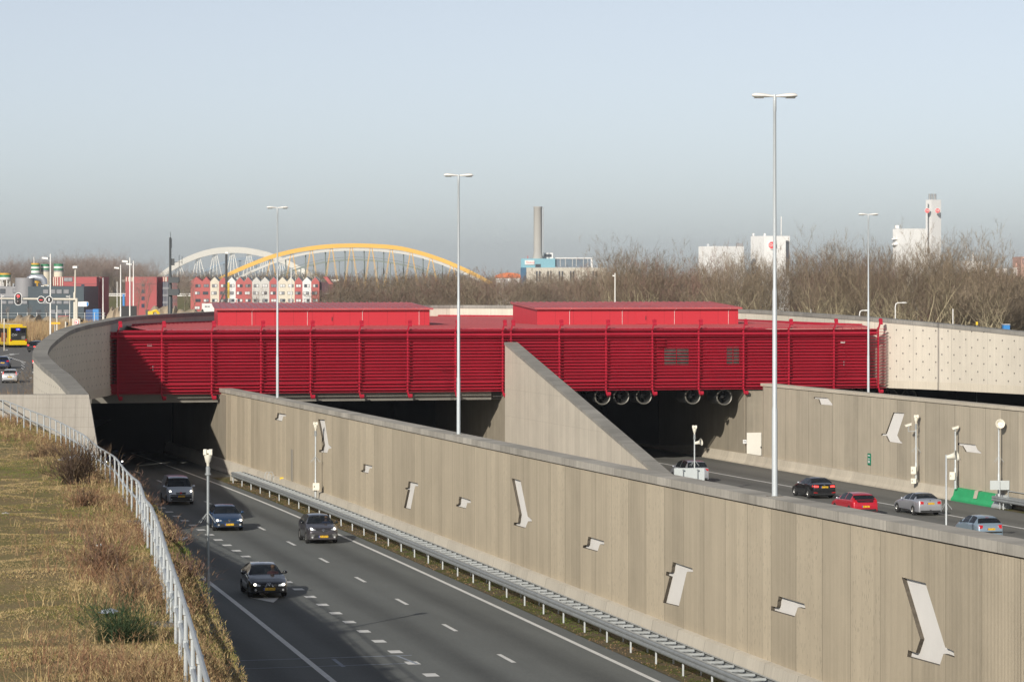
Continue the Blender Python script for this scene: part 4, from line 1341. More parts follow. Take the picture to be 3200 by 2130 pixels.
# ------------------------------------------------------------------ camera and speaker poles
def dome(mb, z, k=1.0):
    mb.lathe((0, 0, z), [(.05 * k, 0), (.055 * k, .1 * k), (.09 * k, .14 * k), (.15 * k, .38 * k), (.15 * k, .40 * k), (.0, .44 * k)], 14)
    for sx in (-1, 1): mb.box((sx * .10 * k, -.03, z + .50 * k), (.11 * k, .26 * k, .2 * k))
    mb.box((0, -.02, z + .52 * k), (.12 * k, .2 * k, .12 * k))
def horn(t, z, yaw, k=1.0):
    Mr = Matrix.Rotation(yaw, 3, 'Z') @ Matrix.Rotation(R(-12), 3, 'Y')
    mb = MB(); Mz = Mr @ Matrix.Rotation(R(90), 3, 'Y')
    mb.lathe((0, 0, z), [(.05 * k, .05 * k), (.10 * k, .07 * k), (.12 * k, .22 * k), (.145 * k, .36 * k), (.20 * k, .50 * k), (.27 * k, .56 * k), (.255 * k, .565 * k), (.18 * k, .50 * k), (.10 * k, .36 * k)], 18, M=Mz, caps=False)
    h = mb.build("loudspeaker", m_cream, t, smooth=True, local=True, sharp=60)
    mb = MB(); mb.lathe((0, 0, z), [(.0, .50 * k), (.055 * k, .49 * k), (.06 * k, .38 * k), (.145 * k, .37 * k)], 14, M=Mz, caps=False); mb.build("horn_centre", m_lampw, h, smooth=True, local=True)
    return h
def cam_pole(loc, H, label, r=.05, head='dome', hs=1.0, spikes=None, base_h=1.2, boxes=(), rz=0.0, mat=None):
    mat = mat or m_galv
    t = empty("camera_pole", loc, label, "pole", rz=rz)
    mb = MB(); mb.lathe((0, 0, 0), [(r * 1.9, 0), (r * 1.9, .03), (r * 1.45, .04), (r * 1.42, base_h), (r, base_h + .05), (r * .95, H)], 12); mb.build("pole", mat, t, smooth=True, local=True)
    if head in ('dome', 'dome_horn', 'dome_arm'):
        mb = MB(); mb.lathe((0, 0, H - .32), [(r, 0), (r * 2.1, .0), (r * 2.1, .05), (r * 1.5, .06), (r * 1.5, .28), (r, .3)], 12); mb.build("collar", m_galvd, t, local=True)
        mb = MB(); dome(mb, H, hs); mb.build("camera_head", m_cream, t, local=True, smooth=True)
    if head in ('cam', 'dome_arm'):
        z = H + .1 if head == 'cam' else H - .22; x = 0 if head == 'cam' else -.52
        if head == 'dome_arm':
            mb = MB(); mb.tube([(0, 0, z - .3), (-.52, 0, z - .3), (-.52, 0, z)], .028, 6); mb.build("arm", m_galv, t, local=True)
        mb = MB(); mb.box((x, 0, z + .12), (.42, .16, .11), M=Matrix.Rotation(R(-17), 3, 'Y')); mb.box((x - .02, 0, z + .2), (.5, .2, .02), M=Matrix.Rotation(R(-17), 3, 'Y'))
        c = mb.build("camera", m_cream, t, local=True)
        mb = MB(); mb.box((x, 0, z + .0), (.09, .08, .14)); mb.build("bracket", m_galvd, c, local=True)
    if head == 'horn': horn(t, H - .14, R(-28), hs)
    if head == 'horn_front': horn(t, H - .3, R(-90), hs)
    if head == 'dome_horn': horn(t, H - .62, R(-30), .92)
    if spikes:
        for k in range(7):
            a = 2 * math.pi * k / 7 + .3
            mb = MB(); mb.tube([(r * math.cos(a), r * math.sin(a), spikes), (.34 * math.cos(a), .34 * math.sin(a), spikes - .32)], .009, 4); mb.build("climb_guard_rod", m_galv, t, local=True)
    for (x, y, z, sx, sy, sz) in boxes:
        mb = MB(); mb.box((x, y, z), (sx, sy, sz)); b = mb.build("equipment_box", m_cream, t, local=True)
        mb = MB(); mb.box((x - sx * .28, y - sy / 2 - .01, z), (.03, .02, .12)); mb.build("lock", m_black, b, local=True)
    return t
m_poledk = M("pole_grey", (.30, .33, .34), .5, .3, .12, 3)
p = P(650, 1985, 117); p.z = LP(117, -12.5).z
cam_pole(p, 6.75, "tall grey pole with a white dome camera between the railing and the exit lane", .052, 'dome', 1.0, 5.05, 2.9, mat=m_poledk)
p = LP(205, 2.3); p.x = (986 - 1600) * p.y / F
cam_pole(p, 4.8, "slim pole with dome camera and white box before the ribbed wall", .05, 'dome', .9, 3.15, 1.7, boxes=[(.05, -.18, 1.3, .42, .22, .45)])
p = RP(223, -8.5); p.x = (2165 - 1600) * 223 / F
cam_pole(p, 4.05, "pole with dome camera and horn speaker above the grey sign back", .05, 'dome_horn', 1.0, 2.25, .5)
def on_wall_u(u, out):
    t_, z = WR.unproject(u, 1400); return WR.at(t_, 0, out)
p = on_wall_u(2881, .42); p.z = WPt(p.y, 0, .8).z
cam_pole(p, 3.95, "pole with dome camera and side camera on the right barrier", .055, 'dome_arm', 1.0, 2.35, 1.3, boxes=[(-.2, -.1, .82, .34, .3, .5), (-.2, -.1, .1, .34, .3, .34)])
p = on_wall_u(3004.5, .42); p.z = WPt(p.y, 0, .8).z
cam_pole(p, 3.75, "pole with one slanted camera on the green barrier end", .06, 'cam', 1, 2.3, 1.35, boxes=[(-.24, -.1, .85, .34, .3, .5)])
p = on_wall_u(3141, .42); p.z = WPt(p.y, 0, .35).z
cam_pole(p, 5.2, "pole with a horn speaker facing the camera near the right edge", .06, 'horn_front', 1.1, 2.9, 1.8)
p = RP(178, -9); p.x = (2940 - 1600) * 178 / F
cam_pole(p, 5.0, "pole with a big horn speaker in front of the silver saloon", .055, 'horn', 1.1, 2.4, .75)
# sign back on two struts
t = empty("road_sign", P(2155, 1520, 218), "blank grey back of a large road sign on two struts behind the middle wall", "sign")
c = P(2154, 1488, 218); m_signb = M("sign_back", (.48, .52, .52), .5, .2, .04, 1)
mb = MB(); mb.box((c.x, c.y, c.z), (2.02, .04, 1.12)); mb.build("board", m_signb, t)
for u in (2134, 2179):
    q = P(u, 1466, 217.9); mb = MB(); mb.tube([(q.x, q.y - .06, q.z), (q.x, q.y - .06, LP(150, 0).z)], .03, 6); mb.build("strut", m_galv, t)
    mb = MB(); mb.box((q.x + .02, q.y - .12, q.z - .01), (.12, .1, .06)); mb.build("clamp", m_galvd, t)
# second small sign by the right wall
t = empty("road_sign", WPt(206, .0), "small grey back of a two-part sign beside the speaker pole on the right", "sign")
c = P(3124, 1515, 206)
for dx in (-.31, .31):
    mb = MB(); mb.box((c.x + dx, c.y, c.z), (.6, .03, .58)); mb.build("board", m_signb, t)
mb = MB(); mb.tube([(c.x, c.y - .04, c.z + .22), (c.x, c.y - .04, WPt(206, 0).z)], .03, 6); mb.build("post", m_galv, t)

# emergency signs, doors and boxes on the walls
def lettering(txt, size, mat, parent, loc, rz=0.0, name="lettering"):
    cu = bpy.data.curves.new(name, 'FONT'); cu.body = txt; cu.size = size; cu.align_x = 'CENTER'; cu.align_y = 'CENTER'; cu.extrude = .002
    o = bpy.data.objects.new(name, cu); COL.objects.link(o)
    me = bpy.data.meshes.new_from_object(o.evaluated_get(bpy.context.evaluated_depsgraph_get()))
    bpy.data.objects.remove(o); bpy.data.curves.remove(cu)
    me.materials.clear(); me.materials.append(mat)
    o = bpy.data.objects.new(name, me); COL.objects.link(o)
    o.rotation_euler = (R(90), 0, rz); o.parent = parent
    o.location = Vector(loc) - (WP(parent) if parent is not None else Vector((0, 0, 0)))
    return o
def wall_frame(wall, u, v, out=.02):
    t_, z = wall.unproject(u, v); p = wall.at(t_, z, out); q = wall.at(t_ - .5, z, out)
    a = wall.at(t_ + .2, z, out) - wall.at(t_ - .2, z, out)
    if a.x < 0: a = -a
    return p, a.normalized()
m_wht = M("white_paint", (.8, .8, .78), .5, var=0)
m_exit = M("exit_green", (.0, .20, .11), .5, var=.05)
def wall_sign(u, v, w_, h_, mat, label, deco=True):
    p, a = wall_frame(WR, u, v, .03)
    t = empty("exit_sign", p, label, "sign")
    n = Vector((a.y, -a.x, 0)); z = Vector((0, 0, 1))
    mb = MB(); mb.prism([p - a * w_ / 2 - z * h_ / 2, p + a * w_ / 2 - z * h_ / 2, p + a * w_ / 2 + z * h_ / 2, p - a * w_ / 2 + z * h_ / 2], n * .03); mb.build("panel", mat, t)
    if deco:
        mb = MB(); o = n * .036
        def rect(x0, x1, z0, z1):
            mb.quad(p + a * x0 * w_ + z * z0 * h_ + o, p + a * x1 * w_ + z * z0 * h_ + o, p + a * x1 * w_ + z * z1 * h_ + o, p + a * x0 * w_ + z * z1 * h_ + o)
        rect(-.36, .36, .27, .36); rect(-.05, .07, -.12, .12); rect(-.3, .3, .02, .07); rect(-.28, -.05, -.32, -.12); rect(.05, .28, -.32, -.12)
        mb.build("pictogram", m_wht, t)
    return t
wall_sign(2718, 1434, .62, .82, m_exit, "green emergency exit sign on the right ribbed wall")
# white door and plate on the pier at the right tube
m_doorw = M("door_white", (.8, .77, .68), .5, var=.04, scale=1)
def pier_rect(u0, v0, u1, v1, th, name, mat, parent, dep=.27):
    Y = FP(fs_of_u((u0 + u1) / 2), dep, 0).y
    z0, z1 = CZ - (v1 - YH) * Y / F, CZ - (v0 - YH) * Y / F
    mb = MB(); mb.prism([FP(fs_of_u(u0), dep, z0), FP(fs_of_u(u1), dep, z0), FP(fs_of_u(u1), dep, z1), FP(fs_of_u(u0), dep, z1)], -fd * th)
    return mb.build(name, mat, parent)
dr = pier_rect(2337, 1351, 2382, 1422, .05, "service_door", m_doorw, None); tag(dr, "white service door in the pier at the right tunnel mouth", "door")
hd = pier_rect(2379, 1394, 2381, 1399, .03, "handle", m_black, dr, .2)
s_ = pier_rect(2325, 1373, 2336, 1385, .03, "wall_plate", m_wht, None); tag(s_, "small white number plate beside the white service door", "sign")
lettering("CB2", .12, m_dkgrey, s_, FP(fs_of_u(2330.5), .225, CZ - (1379 - YH) * FP(fs_of_u(2330), .2, 0).y / F), math.atan2(fe.y, fe.x))
s_ = pier_rect(2342, 1420, 2348, 1437, .03, "exit_sign", m_exit, None, -.9); tag(s_, "little green and black escape sign below the white service door", "sign")
# yellow box, hoop and slot by the left ribbed wall
m_yel = M("yellow_paint", (.78, .52, .02), .5, var=.05)
p = LP(221, 2.25, .0); p.x = (883 - 1600) * p.y / F
t = empty("marker_box", p, "yellow box behind the left crash barrier near the tunnel", "box")
mb = MB(); mb.box(p + Vector((0, 0, .85)), (.36, .2, .24)); mb.build("body", m_yel, t); mb = MB(); mb.box(p + Vector((0, 0, .37)), (.06, .06, .74)); mb.build("post", m_galv, t)
t = empty("hoop", LP(226, 2.2), "galvanised double hoop handle behind the left crash barrier", "rail")
for dx in (0, .22):
    c = P(828 + dx * 45, 1512, 224); mb = MB()
    mb.tube([c + Vector((0, 0, -.6)), c + Vector((0, 0, .62)), c + Vector((.06, 0, .8)), c + Vector((.18, 0, .86)), c + Vector((.3, 0, .8)), c + Vector((.36, 0, .62)), c + Vector((.36, 0, -.6))], .022, 6); mb.build("bar", m_galv, t)
t_, z_ = WL.unproject(914, 1470)
a_, b_ = WL.at(t_ - .35, 2.0, .02), WL.at(t_ + .35, 2.0, .02); hb = LP(210, 0).z
mb = MB(); mb.prism([Vector((a_.x, a_.y, hb + .9)), Vector((b_.x, b_.y, hb + .9)), Vector((b_.x, b_.y, hb + 3.0)), Vector((a_.x, a_.y, hb + 3.0))], Vector((-.03, -.01, 0)))
tag(mb.build("slot_cover", m_barrier), "tall narrow pale cover strip on the ribbed wall near the tunnel", "panel")
# ------------------------------------------------------------------ cars
def paint(name, col, metal=.35, rough=.32):
    m, nt, b = base(name, rough, metal, .5)
    tc = _n(nt, "ShaderNodeTexCoord")
    sx = _n(nt, "ShaderNodeSeparateXYZ"); nt.links.new(tc.outputs['Object'], sx.inputs[0])
    f = noise_(nt, tc.outputs['Object'], 3.0, 4)
    dirt = math_(nt, 'MULTIPLY', math_(nt, 'SUBTRACT', .62, sx.outputs[2], clamp=True), math_(nt, 'MULTIPLY', f, 1.0))
    nt.links.new(mix_(nt, math_(nt, 'MULTIPLY', dirt, .9, clamp=True), col, (.10, .09, .08)), b.inputs['Base Color'])
    b.inputs['Coat Weight'].default_value = .8; b.inputs['Coat Roughness'].default_value = .08
    return m
CS = .95   # the whole site is laid out about a twentieth small
m_tyre = M("tyre_rubber", (.015, .015, .015), .85, var=.2, scale=6)
m_rim = M("alloy_rim", (.45, .45, .44), .35, .7, .1, 6)
m_rimd = M("steel_rim", (.12, .125, .13), .45, .5, .1, 6)
m_trim = M("bumper_black", (.016, .017, .018), .6, var=.15, scale=3)
m_chrome = M("chrome", (.7, .7, .7), .15, .95, var=0)
m_hl = M("headlight_glass", (.62, .66, .70), .12, .2, .25, 8)
m_hlon = glow("headlight_lit", (1.0, .93, .78), 5.0)
m_tail = M("tail_red", (.50, .012, .015), .2, var=.25, scale=8, coat=.6)
m_tailon = glow("tail_lit", (1.0, .06, .05), 1.1)
m_plate = M("plate_yellow", (.80, .48, .02), .45, var=.04)
m_ink = M("plate_ink", (.02, .02, .02), .6, var=0)
m_blue = M("plate_blue", (.02, .08, .42), .5, var=0)
m_seat = M("seat_cloth", (.05, .05, .055), .9, var=.2, scale=5)
m_fog = M("lamp_small", (.7, .72, .72), .15, .3, .1, 8)
def cglass(name, alpha, col=(.012, .016, .02)):
    m, nt, b = base(name, .04, 0, .9)
    b.inputs['Base Color'].default_value = col + (1,)
    b.inputs['Alpha'].default_value = alpha
    return m
m_cg = cglass("car_glass", .72)

def interp(pts, x):
    xs = [p[0] for p in pts]; ys_ = [p[1] for p in pts]
    return float(np.interp(x, xs, ys_))

CAR = {
 'hatch': dict(L=4.36, W=1.81, H=1.45, wb=2.67, fo=.90, wr=.325,
    top=[(0,.56),(.05,.66),(.2,.75),(.6,.86),(1.0,.94),(1.3,.99),(1.65,1.20),(2.0,1.37),(2.3,1.43),(2.8,1.45),(3.35,1.42),(3.75,1.34),(4.05,1.13),(4.2,1.0),(4.32,.86),(4.36,.62)],
    belt=[(0,.60),(1.2,.90),(3.0,.97),(4.36,1.0)], ws=(1.3,2.02), rw=(3.8,4.16), side=(1.75,3.75), pil=(2.72,2.80), roofw=.61),
 'sedan': dict(L=4.62, W=1.81, H=1.43, wb=2.81, fo=.80, wr=.325,
    top=[(0,.54),(.05,.64),(.25,.74),(.8,.87),(1.3,.94),(1.5,.98),(1.95,1.21),(2.3,1.36),(2.6,1.41),(3.0,1.43),(3.4,1.39),(3.7,1.27),(4.0,1.11),(4.3,1.06),(4.52,1.02),(4.6,.88),(4.62,.62)],
    belt=[(0,.58),(1.4,.90),(3.4,.98),(4.5,.99),(4.62,.9)], ws=(1.5,2.33), rw=(3.42,4.0), side=(2.0,3.72), pil=(2.92,3.0), roofw=.585),
 'crossover': dict(L=4.12, W=1.78, H=1.57, wb=2.61, fo=.86, wr=.345,
    top=[(0,.66),(.05,.80),(.2,.90),(.6,.99),(1.0,1.06),(1.15,1.09),(1.5,1.31),(1.8,1.48),(2.1,1.54),(2.6,1.57),(3.2,1.53),(3.6,1.44),(3.9,1.2),(4.02,1.05),(4.1,.85),(4.12,.65)],
    belt=[(0,.72),(1.1,1.0),(3.0,1.07),(4.12,1.12)], ws=(1.15,1.82), rw=(3.62,3.98), side=(1.6,3.6), pil=(2.5,2.58), roofw=.60),
 'van': dict(L=4.39, W=1.83, H=1.86, wb=2.75, fo=.90, wr=.32,
    top=[(0,.62),(.05,.78),(.2,.93),(.5,1.05),(.8,1.13),(.95,1.18),(1.25,1.5),(1.5,1.72),(1.75,1.80),(2.4,1.85),(3.9,1.85),(4.25,1.81),(4.36,1.7),(4.38,1.1),(4.39,.6)],
    belt=[(0,.7),(.9,1.08),(2.2,1.12),(4.39,1.12)], ws=(.95,1.52), rw=(4.25,4.37), side=(1.2,2.25), pil=(2.2,2.24), roofw=.69),
 'mpv': dict(L=4.6, W=1.86, H=1.66, wb=2.74, fo=.92, wr=.33,
    top=[(0,.62),(.05,.74),(.2,.84),(.6,.95),(.95,1.03),(1.1,1.08),(1.5,1.34),(1.85,1.54),(2.2,1.62),(2.8,1.66),(3.6,1.64),(4.1,1.56),(4.4,1.25),(4.52,1.05),(4.58,.85),(4.6,.62)],
    belt=[(0,.68),(1.1,.98),(3.4,1.06),(4.6,1.08)], ws=(1.1,1.87), rw=(4.12,4.46), side=(1.6,4.05), pil=(2.7,2.78), roofw=.64),
 'small': dict(L=3.83, W=1.67, H=1.43, wb=2.44, fo=.75, wr=.30,
    top=[(0,.55),(.05,.66),(.2,.76),(.55,.88),(.85,.96),(1.0,1.0),(1.4,1.25),(1.65,1.38),(1.9,1.42),(2.4,1.43),(2.95,1.40),(3.25,1.33),(3.55,1.12),(3.68,1.0),(3.79,.84),(3.83,.6)],
    belt=[(0,.6),(.9,.92),(2.6,.98),(3.83,1.0)], ws=(1.0,1.67), rw=(3.28,3.64), side=(1.4,3.2), pil=(2.28,2.36), roofw=.60),
 'estate': dict(L=4.7, W=1.8, H=1.48, wb=2.75, fo=.9, wr=.325,
    top=[(0,.56),(.05,.66),(.25,.76),(.8,.88),(1.3,.95),(1.45,.99),(1.85,1.24),(2.2,1.40),(2.5,1.46),(3.2,1.48),(4.0,1.45),(4.35,1.38),(4.58,1.05),(4.66,.9),(4.7,.62)],
    belt=[(0,.6),(1.3,.92),(3.4,.98),(4.7,1.0)], ws=(1.45,2.22), rw=(4.37,4.6), side=(1.95,4.25), pil=(2.85,2.93), roofw=.6),
}

def car_shell(sp):
    """grid of rings along the car; returns stations, ring points"""
    L, W = sp['L'], sp['W']; roof = sp['H']
    wf, wr_ = sp['fo'], sp['fo'] + sp['wb']; ar = sp['wr'] + .06
    q = set(np.linspace(0, L, 47).round(3))
    q |= {0.015, .04, .08, L - .015, L - .04, L - .08}
    for c in (wf, wr_):
        q |= {round(c + ar * k, 3) for k in (-1.02, -.98, -.9, -.75, -.5, -.25, 0, .25, .5, .75, .9, .98, 1.02)}
    for k in ('ws', 'rw', 'side', 'pil'): q |= {sp[k][0], sp[k][1]}
    q = sorted(x for x in q if 0 <= x <= L)
    rows = []
    for x in q:
        top = interp(sp['top'], x)
        e = min(x, L - x); tf = 1.0
        if x < .75: tf = .80 + .20 * math.sqrt(max(0, 1 - (1 - x / .75) ** 2))
        if L - x < .6: tf = .86 + .14 * math.sqrt(max(0, 1 - (1 - (L - x) / .6) ** 2))
        hw = W / 2 * tf
        belt = min(interp(sp['belt'], x), top - .025)
        zb = .20 + (.06 if e < .3 else 0); zs = .26
        for c in (wf, wr_):
            dx = abs(x - c)
            if dx < ar: zs = max(zs, sp['wr'] + math.sqrt(ar * ar - dx * dx) - .0)
        zs = min(zs, belt - .08)
        k = min(1, max(0, (top - belt) / (roof - interp(sp['belt'], L * .55))))
        wb_ = hw * .955; we = wb_ + (W / 2 * sp['roofw'] / .5 * .5 - wb_) * (k ** .9) if k > .12 else wb_ * (1 - .25 * k)
        ze = belt + (top - belt) * (.93 if k > .3 else .7)
        r = [(0, zb), (hw * .86, zb), (hw * .985, zs), (hw, zs + (belt - zs) * .42), (hw * .995, zs + (belt - zs) * .75), (wb_ + .0, belt),
             (wb_ + (we - wb_) * .06, belt + (ze - belt) * .06), (wb_ + (we - wb_) * .5 + .012 * k, belt + (ze - belt) * .52), (we, ze), (we * .62, top - (top - ze) * .22), (0, top)]
        rows.append((x, r))
    return rows

def car_mesh_parts(sp):
    rows = car_shell(sp); L = sp['L']
    n = len(rows); m = len(rows[0][1])
    V = []
    for x, r in rows:
        y = L / 2 - x
        for (a, z) in r: V.append((a, y, z))
        for (a, z) in r[-2:0:-1]: V.append((-a, y, z))
    ring = 2 * m - 2
    faces = {'body': [], 'windscreen': [], 'rear_window': [], 'side_window_l': [], 'side_window_r': [], 'roof': []}
    for i in range(n - 1):
        xm = (rows[i][0] + rows[i + 1][0]) / 2
        for j in range(ring):
            j2 = (j + 1) % ring
            f = (i * ring + j, i * ring + j2, (i + 1) * ring + j2, (i + 1) * ring + j)
            jr = j if j < m - 1 else ring - 1 - j   # symmetric segment index 0..m-2
            key = 'body'
            if sp['ws'][0] < xm < sp['ws'][1] and jr >= 8: key = 'windscreen'
            elif sp['rw'][0] < xm < sp['rw'][1] and jr >= 8: key = 'rear_window'
            elif sp['side'][0] < xm < sp['side'][1] and jr in (6, 7) and not (sp['pil'][0] < xm < sp['pil'][1]): key = 'side_window_l' if j >= m - 1 else 'side_window_r'
            elif sp['ws'][1] <= xm <= sp['rw'][0] and jr >= 8: key = 'roof'
            faces[key].append(f)
    faces['body'].append(tuple(range(ring))); faces['body'].append(tuple((n - 1) * ring + k for k in range(ring - 1, -1, -1)))
    return V, faces

def sub_mesh(V, fs):
    idx = {}; vs = []; out = []
    for f in fs:
        g = []
        for i in f:
            if i not in idx: idx[i] = len(vs); vs.append(V[i])
            g.append(idx[i])
        out.append(tuple(g))
    mb = MB(); mb.add(vs, out); return mb

class Skin:
    def __init__(s, V, faces):
        allf = [f for k in faces for f in faces[k]]
        s.b = BVHTree.FromPolygons([Vector(v) for v in V], allf)
    def patch(s, outline, side, off=.008, step=.09):
        """outline: front/rear in (x,z); left/right in (y,z)"""
        pts = [Vector(p) for p in outline]; k = len(pts); edges = []
        P_ = []
        for i in range(k):
            a, b = pts[i], pts[(i + 1) % k]; nn = max(1, int((b - a).length / step))
            for t in range(nn): P_.append(a.lerp(b, t / nn))
        edges = [(i, (i + 1) % len(P_)) for i in range(len(P_))]
        poly = [tuple(p) for p in P_]
        x0, x1 = min(p.x for p in P_), max(p.x for p in P_); z0, z1 = min(p.y for p in P_), max(p.y for p in P_)
        x = x0 + step / 2
        while x < x1:
            z = z0 + step / 2
            while z < z1:
                if in_poly((x, z), poly): P_.append(Vector((x, z)))
                z += step
            x += step
        r = delaunay_2d_cdt(P_, edges, [], 1, 1e-5)
        d = {'front': Vector((0, -1, 0)), 'rear': Vector((0, 1, 0)), 'right': Vector((-1, 0, 0)), 'left': Vector((1, 0, 0))}[side]
        vs = []
        for q in r[0]:
            o = Vector((q.x, 0, q.y)) - d * 6 if side in ('front', 'rear') else Vector((0, q.x, q.y)) - d * 6
            h = s.b.ray_cast(o, d)
            if h[0] is None:
                h2 = s.b.find_nearest(o + d * 5); p, nn = h2[0], h2[1]
                vs.append(p - d * off)
            else: vs.append(h[0] - d * off)
        mb = MB(); mb.add(vs, [tuple(f) for f in r[2]]); return mb
    def at(s, x, z, side):
        d = {'front': Vector((0, -1, 0)), 'rear': Vector((0, 1, 0))}[side]
        h = s.b.ray_cast(Vector((x, 0, z)) - d * 6, d)
        return h[0] if h[0] is not None else Vector((x, 0, z))

def mir(pl): return [(-a, b) for a, b in pl][::-1]

def wheel_parts(t, x, y, r, w_, rimmat):
    mb = MB(); sgn = 1 if x > 0 else -1
    Mx_ = Matrix.Rotation(R(90), 3, 'Y')
    mb.lathe((x, y, r), [(r * .60, -w_ / 2), (r * .9, -w_ / 2), (r, -w_ / 2 + .03), (r, w_ / 2 - .03), (r * .9, w_ / 2), (r * .60, w_ / 2), (r * .60, -w_ / 2)], 22, M=Mx_, caps=False)
    wh = mb.build("wheel", m_tyre, t, smooth=True, local=True)
    mb = MB(); xo = x + sgn * (w_ / 2 - .035)
    mb.lathe((xo, y, r), [(r * .66, 0), (r * .62, sgn * .02), (r * .56, -sgn * .02)], 22, M=Mx_, caps=False)
    for k in range(5):
        a = 2 * math.pi * k / 5
        mb.box((xo, y + .30 * r * math.cos(a), r + .30 * r * math.sin(a)), (.03, r * .58, r * .17), M=Matrix.Rotation(a, 3, 'X'))
    mb.lathe((xo, y, r), [(r * .16, -.02), (r * .16, .03), (0, .035)], 10, M=Mx_)
    mb.build("rim", rimmat, wh, local=True)
    mb = MB(); mb.lathe((xo - sgn * .05, y, r), [(r * .62, 0), (0, 0)], 18, M=Mx_, caps=False); mb.build("brake_disc", m_trim, wh, local=True)

def number_plate(t, sk, side, z, txt, x0=0.0):
    p = sk.at(x0, z, side); sg = 1 if side == 'front' else -1
    y = p.y + sg * .02
    mb = MB(); mb.box((x0, y, z), (.52, .015, .115)); pl = mb.build("number_plate", m_plate, t, local=True)
    mb = MB(); mb.box((x0 + (.237 if side == 'front' else -.237) * (1), y + sg * .009, z), (.046, .004, .114)); mb.build("blue_band", m_blue, pl, local=True)
    cu = bpy.data.curves.new("t", 'FONT'); cu.body = txt; cu.size = .115; cu.align_x = 'CENTER'; cu.align_y = 'CENTER'
    o = bpy.data.objects.new("t", cu); COL.objects.link(o)
    me = bpy.data.meshes.new_from_object(o.evaluated_get(bpy.context.evaluated_depsgraph_get()))
    bpy.data.objects.remove(o); bpy.data.curves.remove(cu)
    me.materials.clear(); me.materials.append(m_ink)
    o = bpy.data.objects.new("lettering", me); COL.objects.link(o); o.parent = pl
    o.rotation_euler = (R(90), 0, R(180) if side == 'front' else 0)
    o.location = (x0 - (.02 if side == 'front' else -.02), y + sg * .0105, z)
    return pl

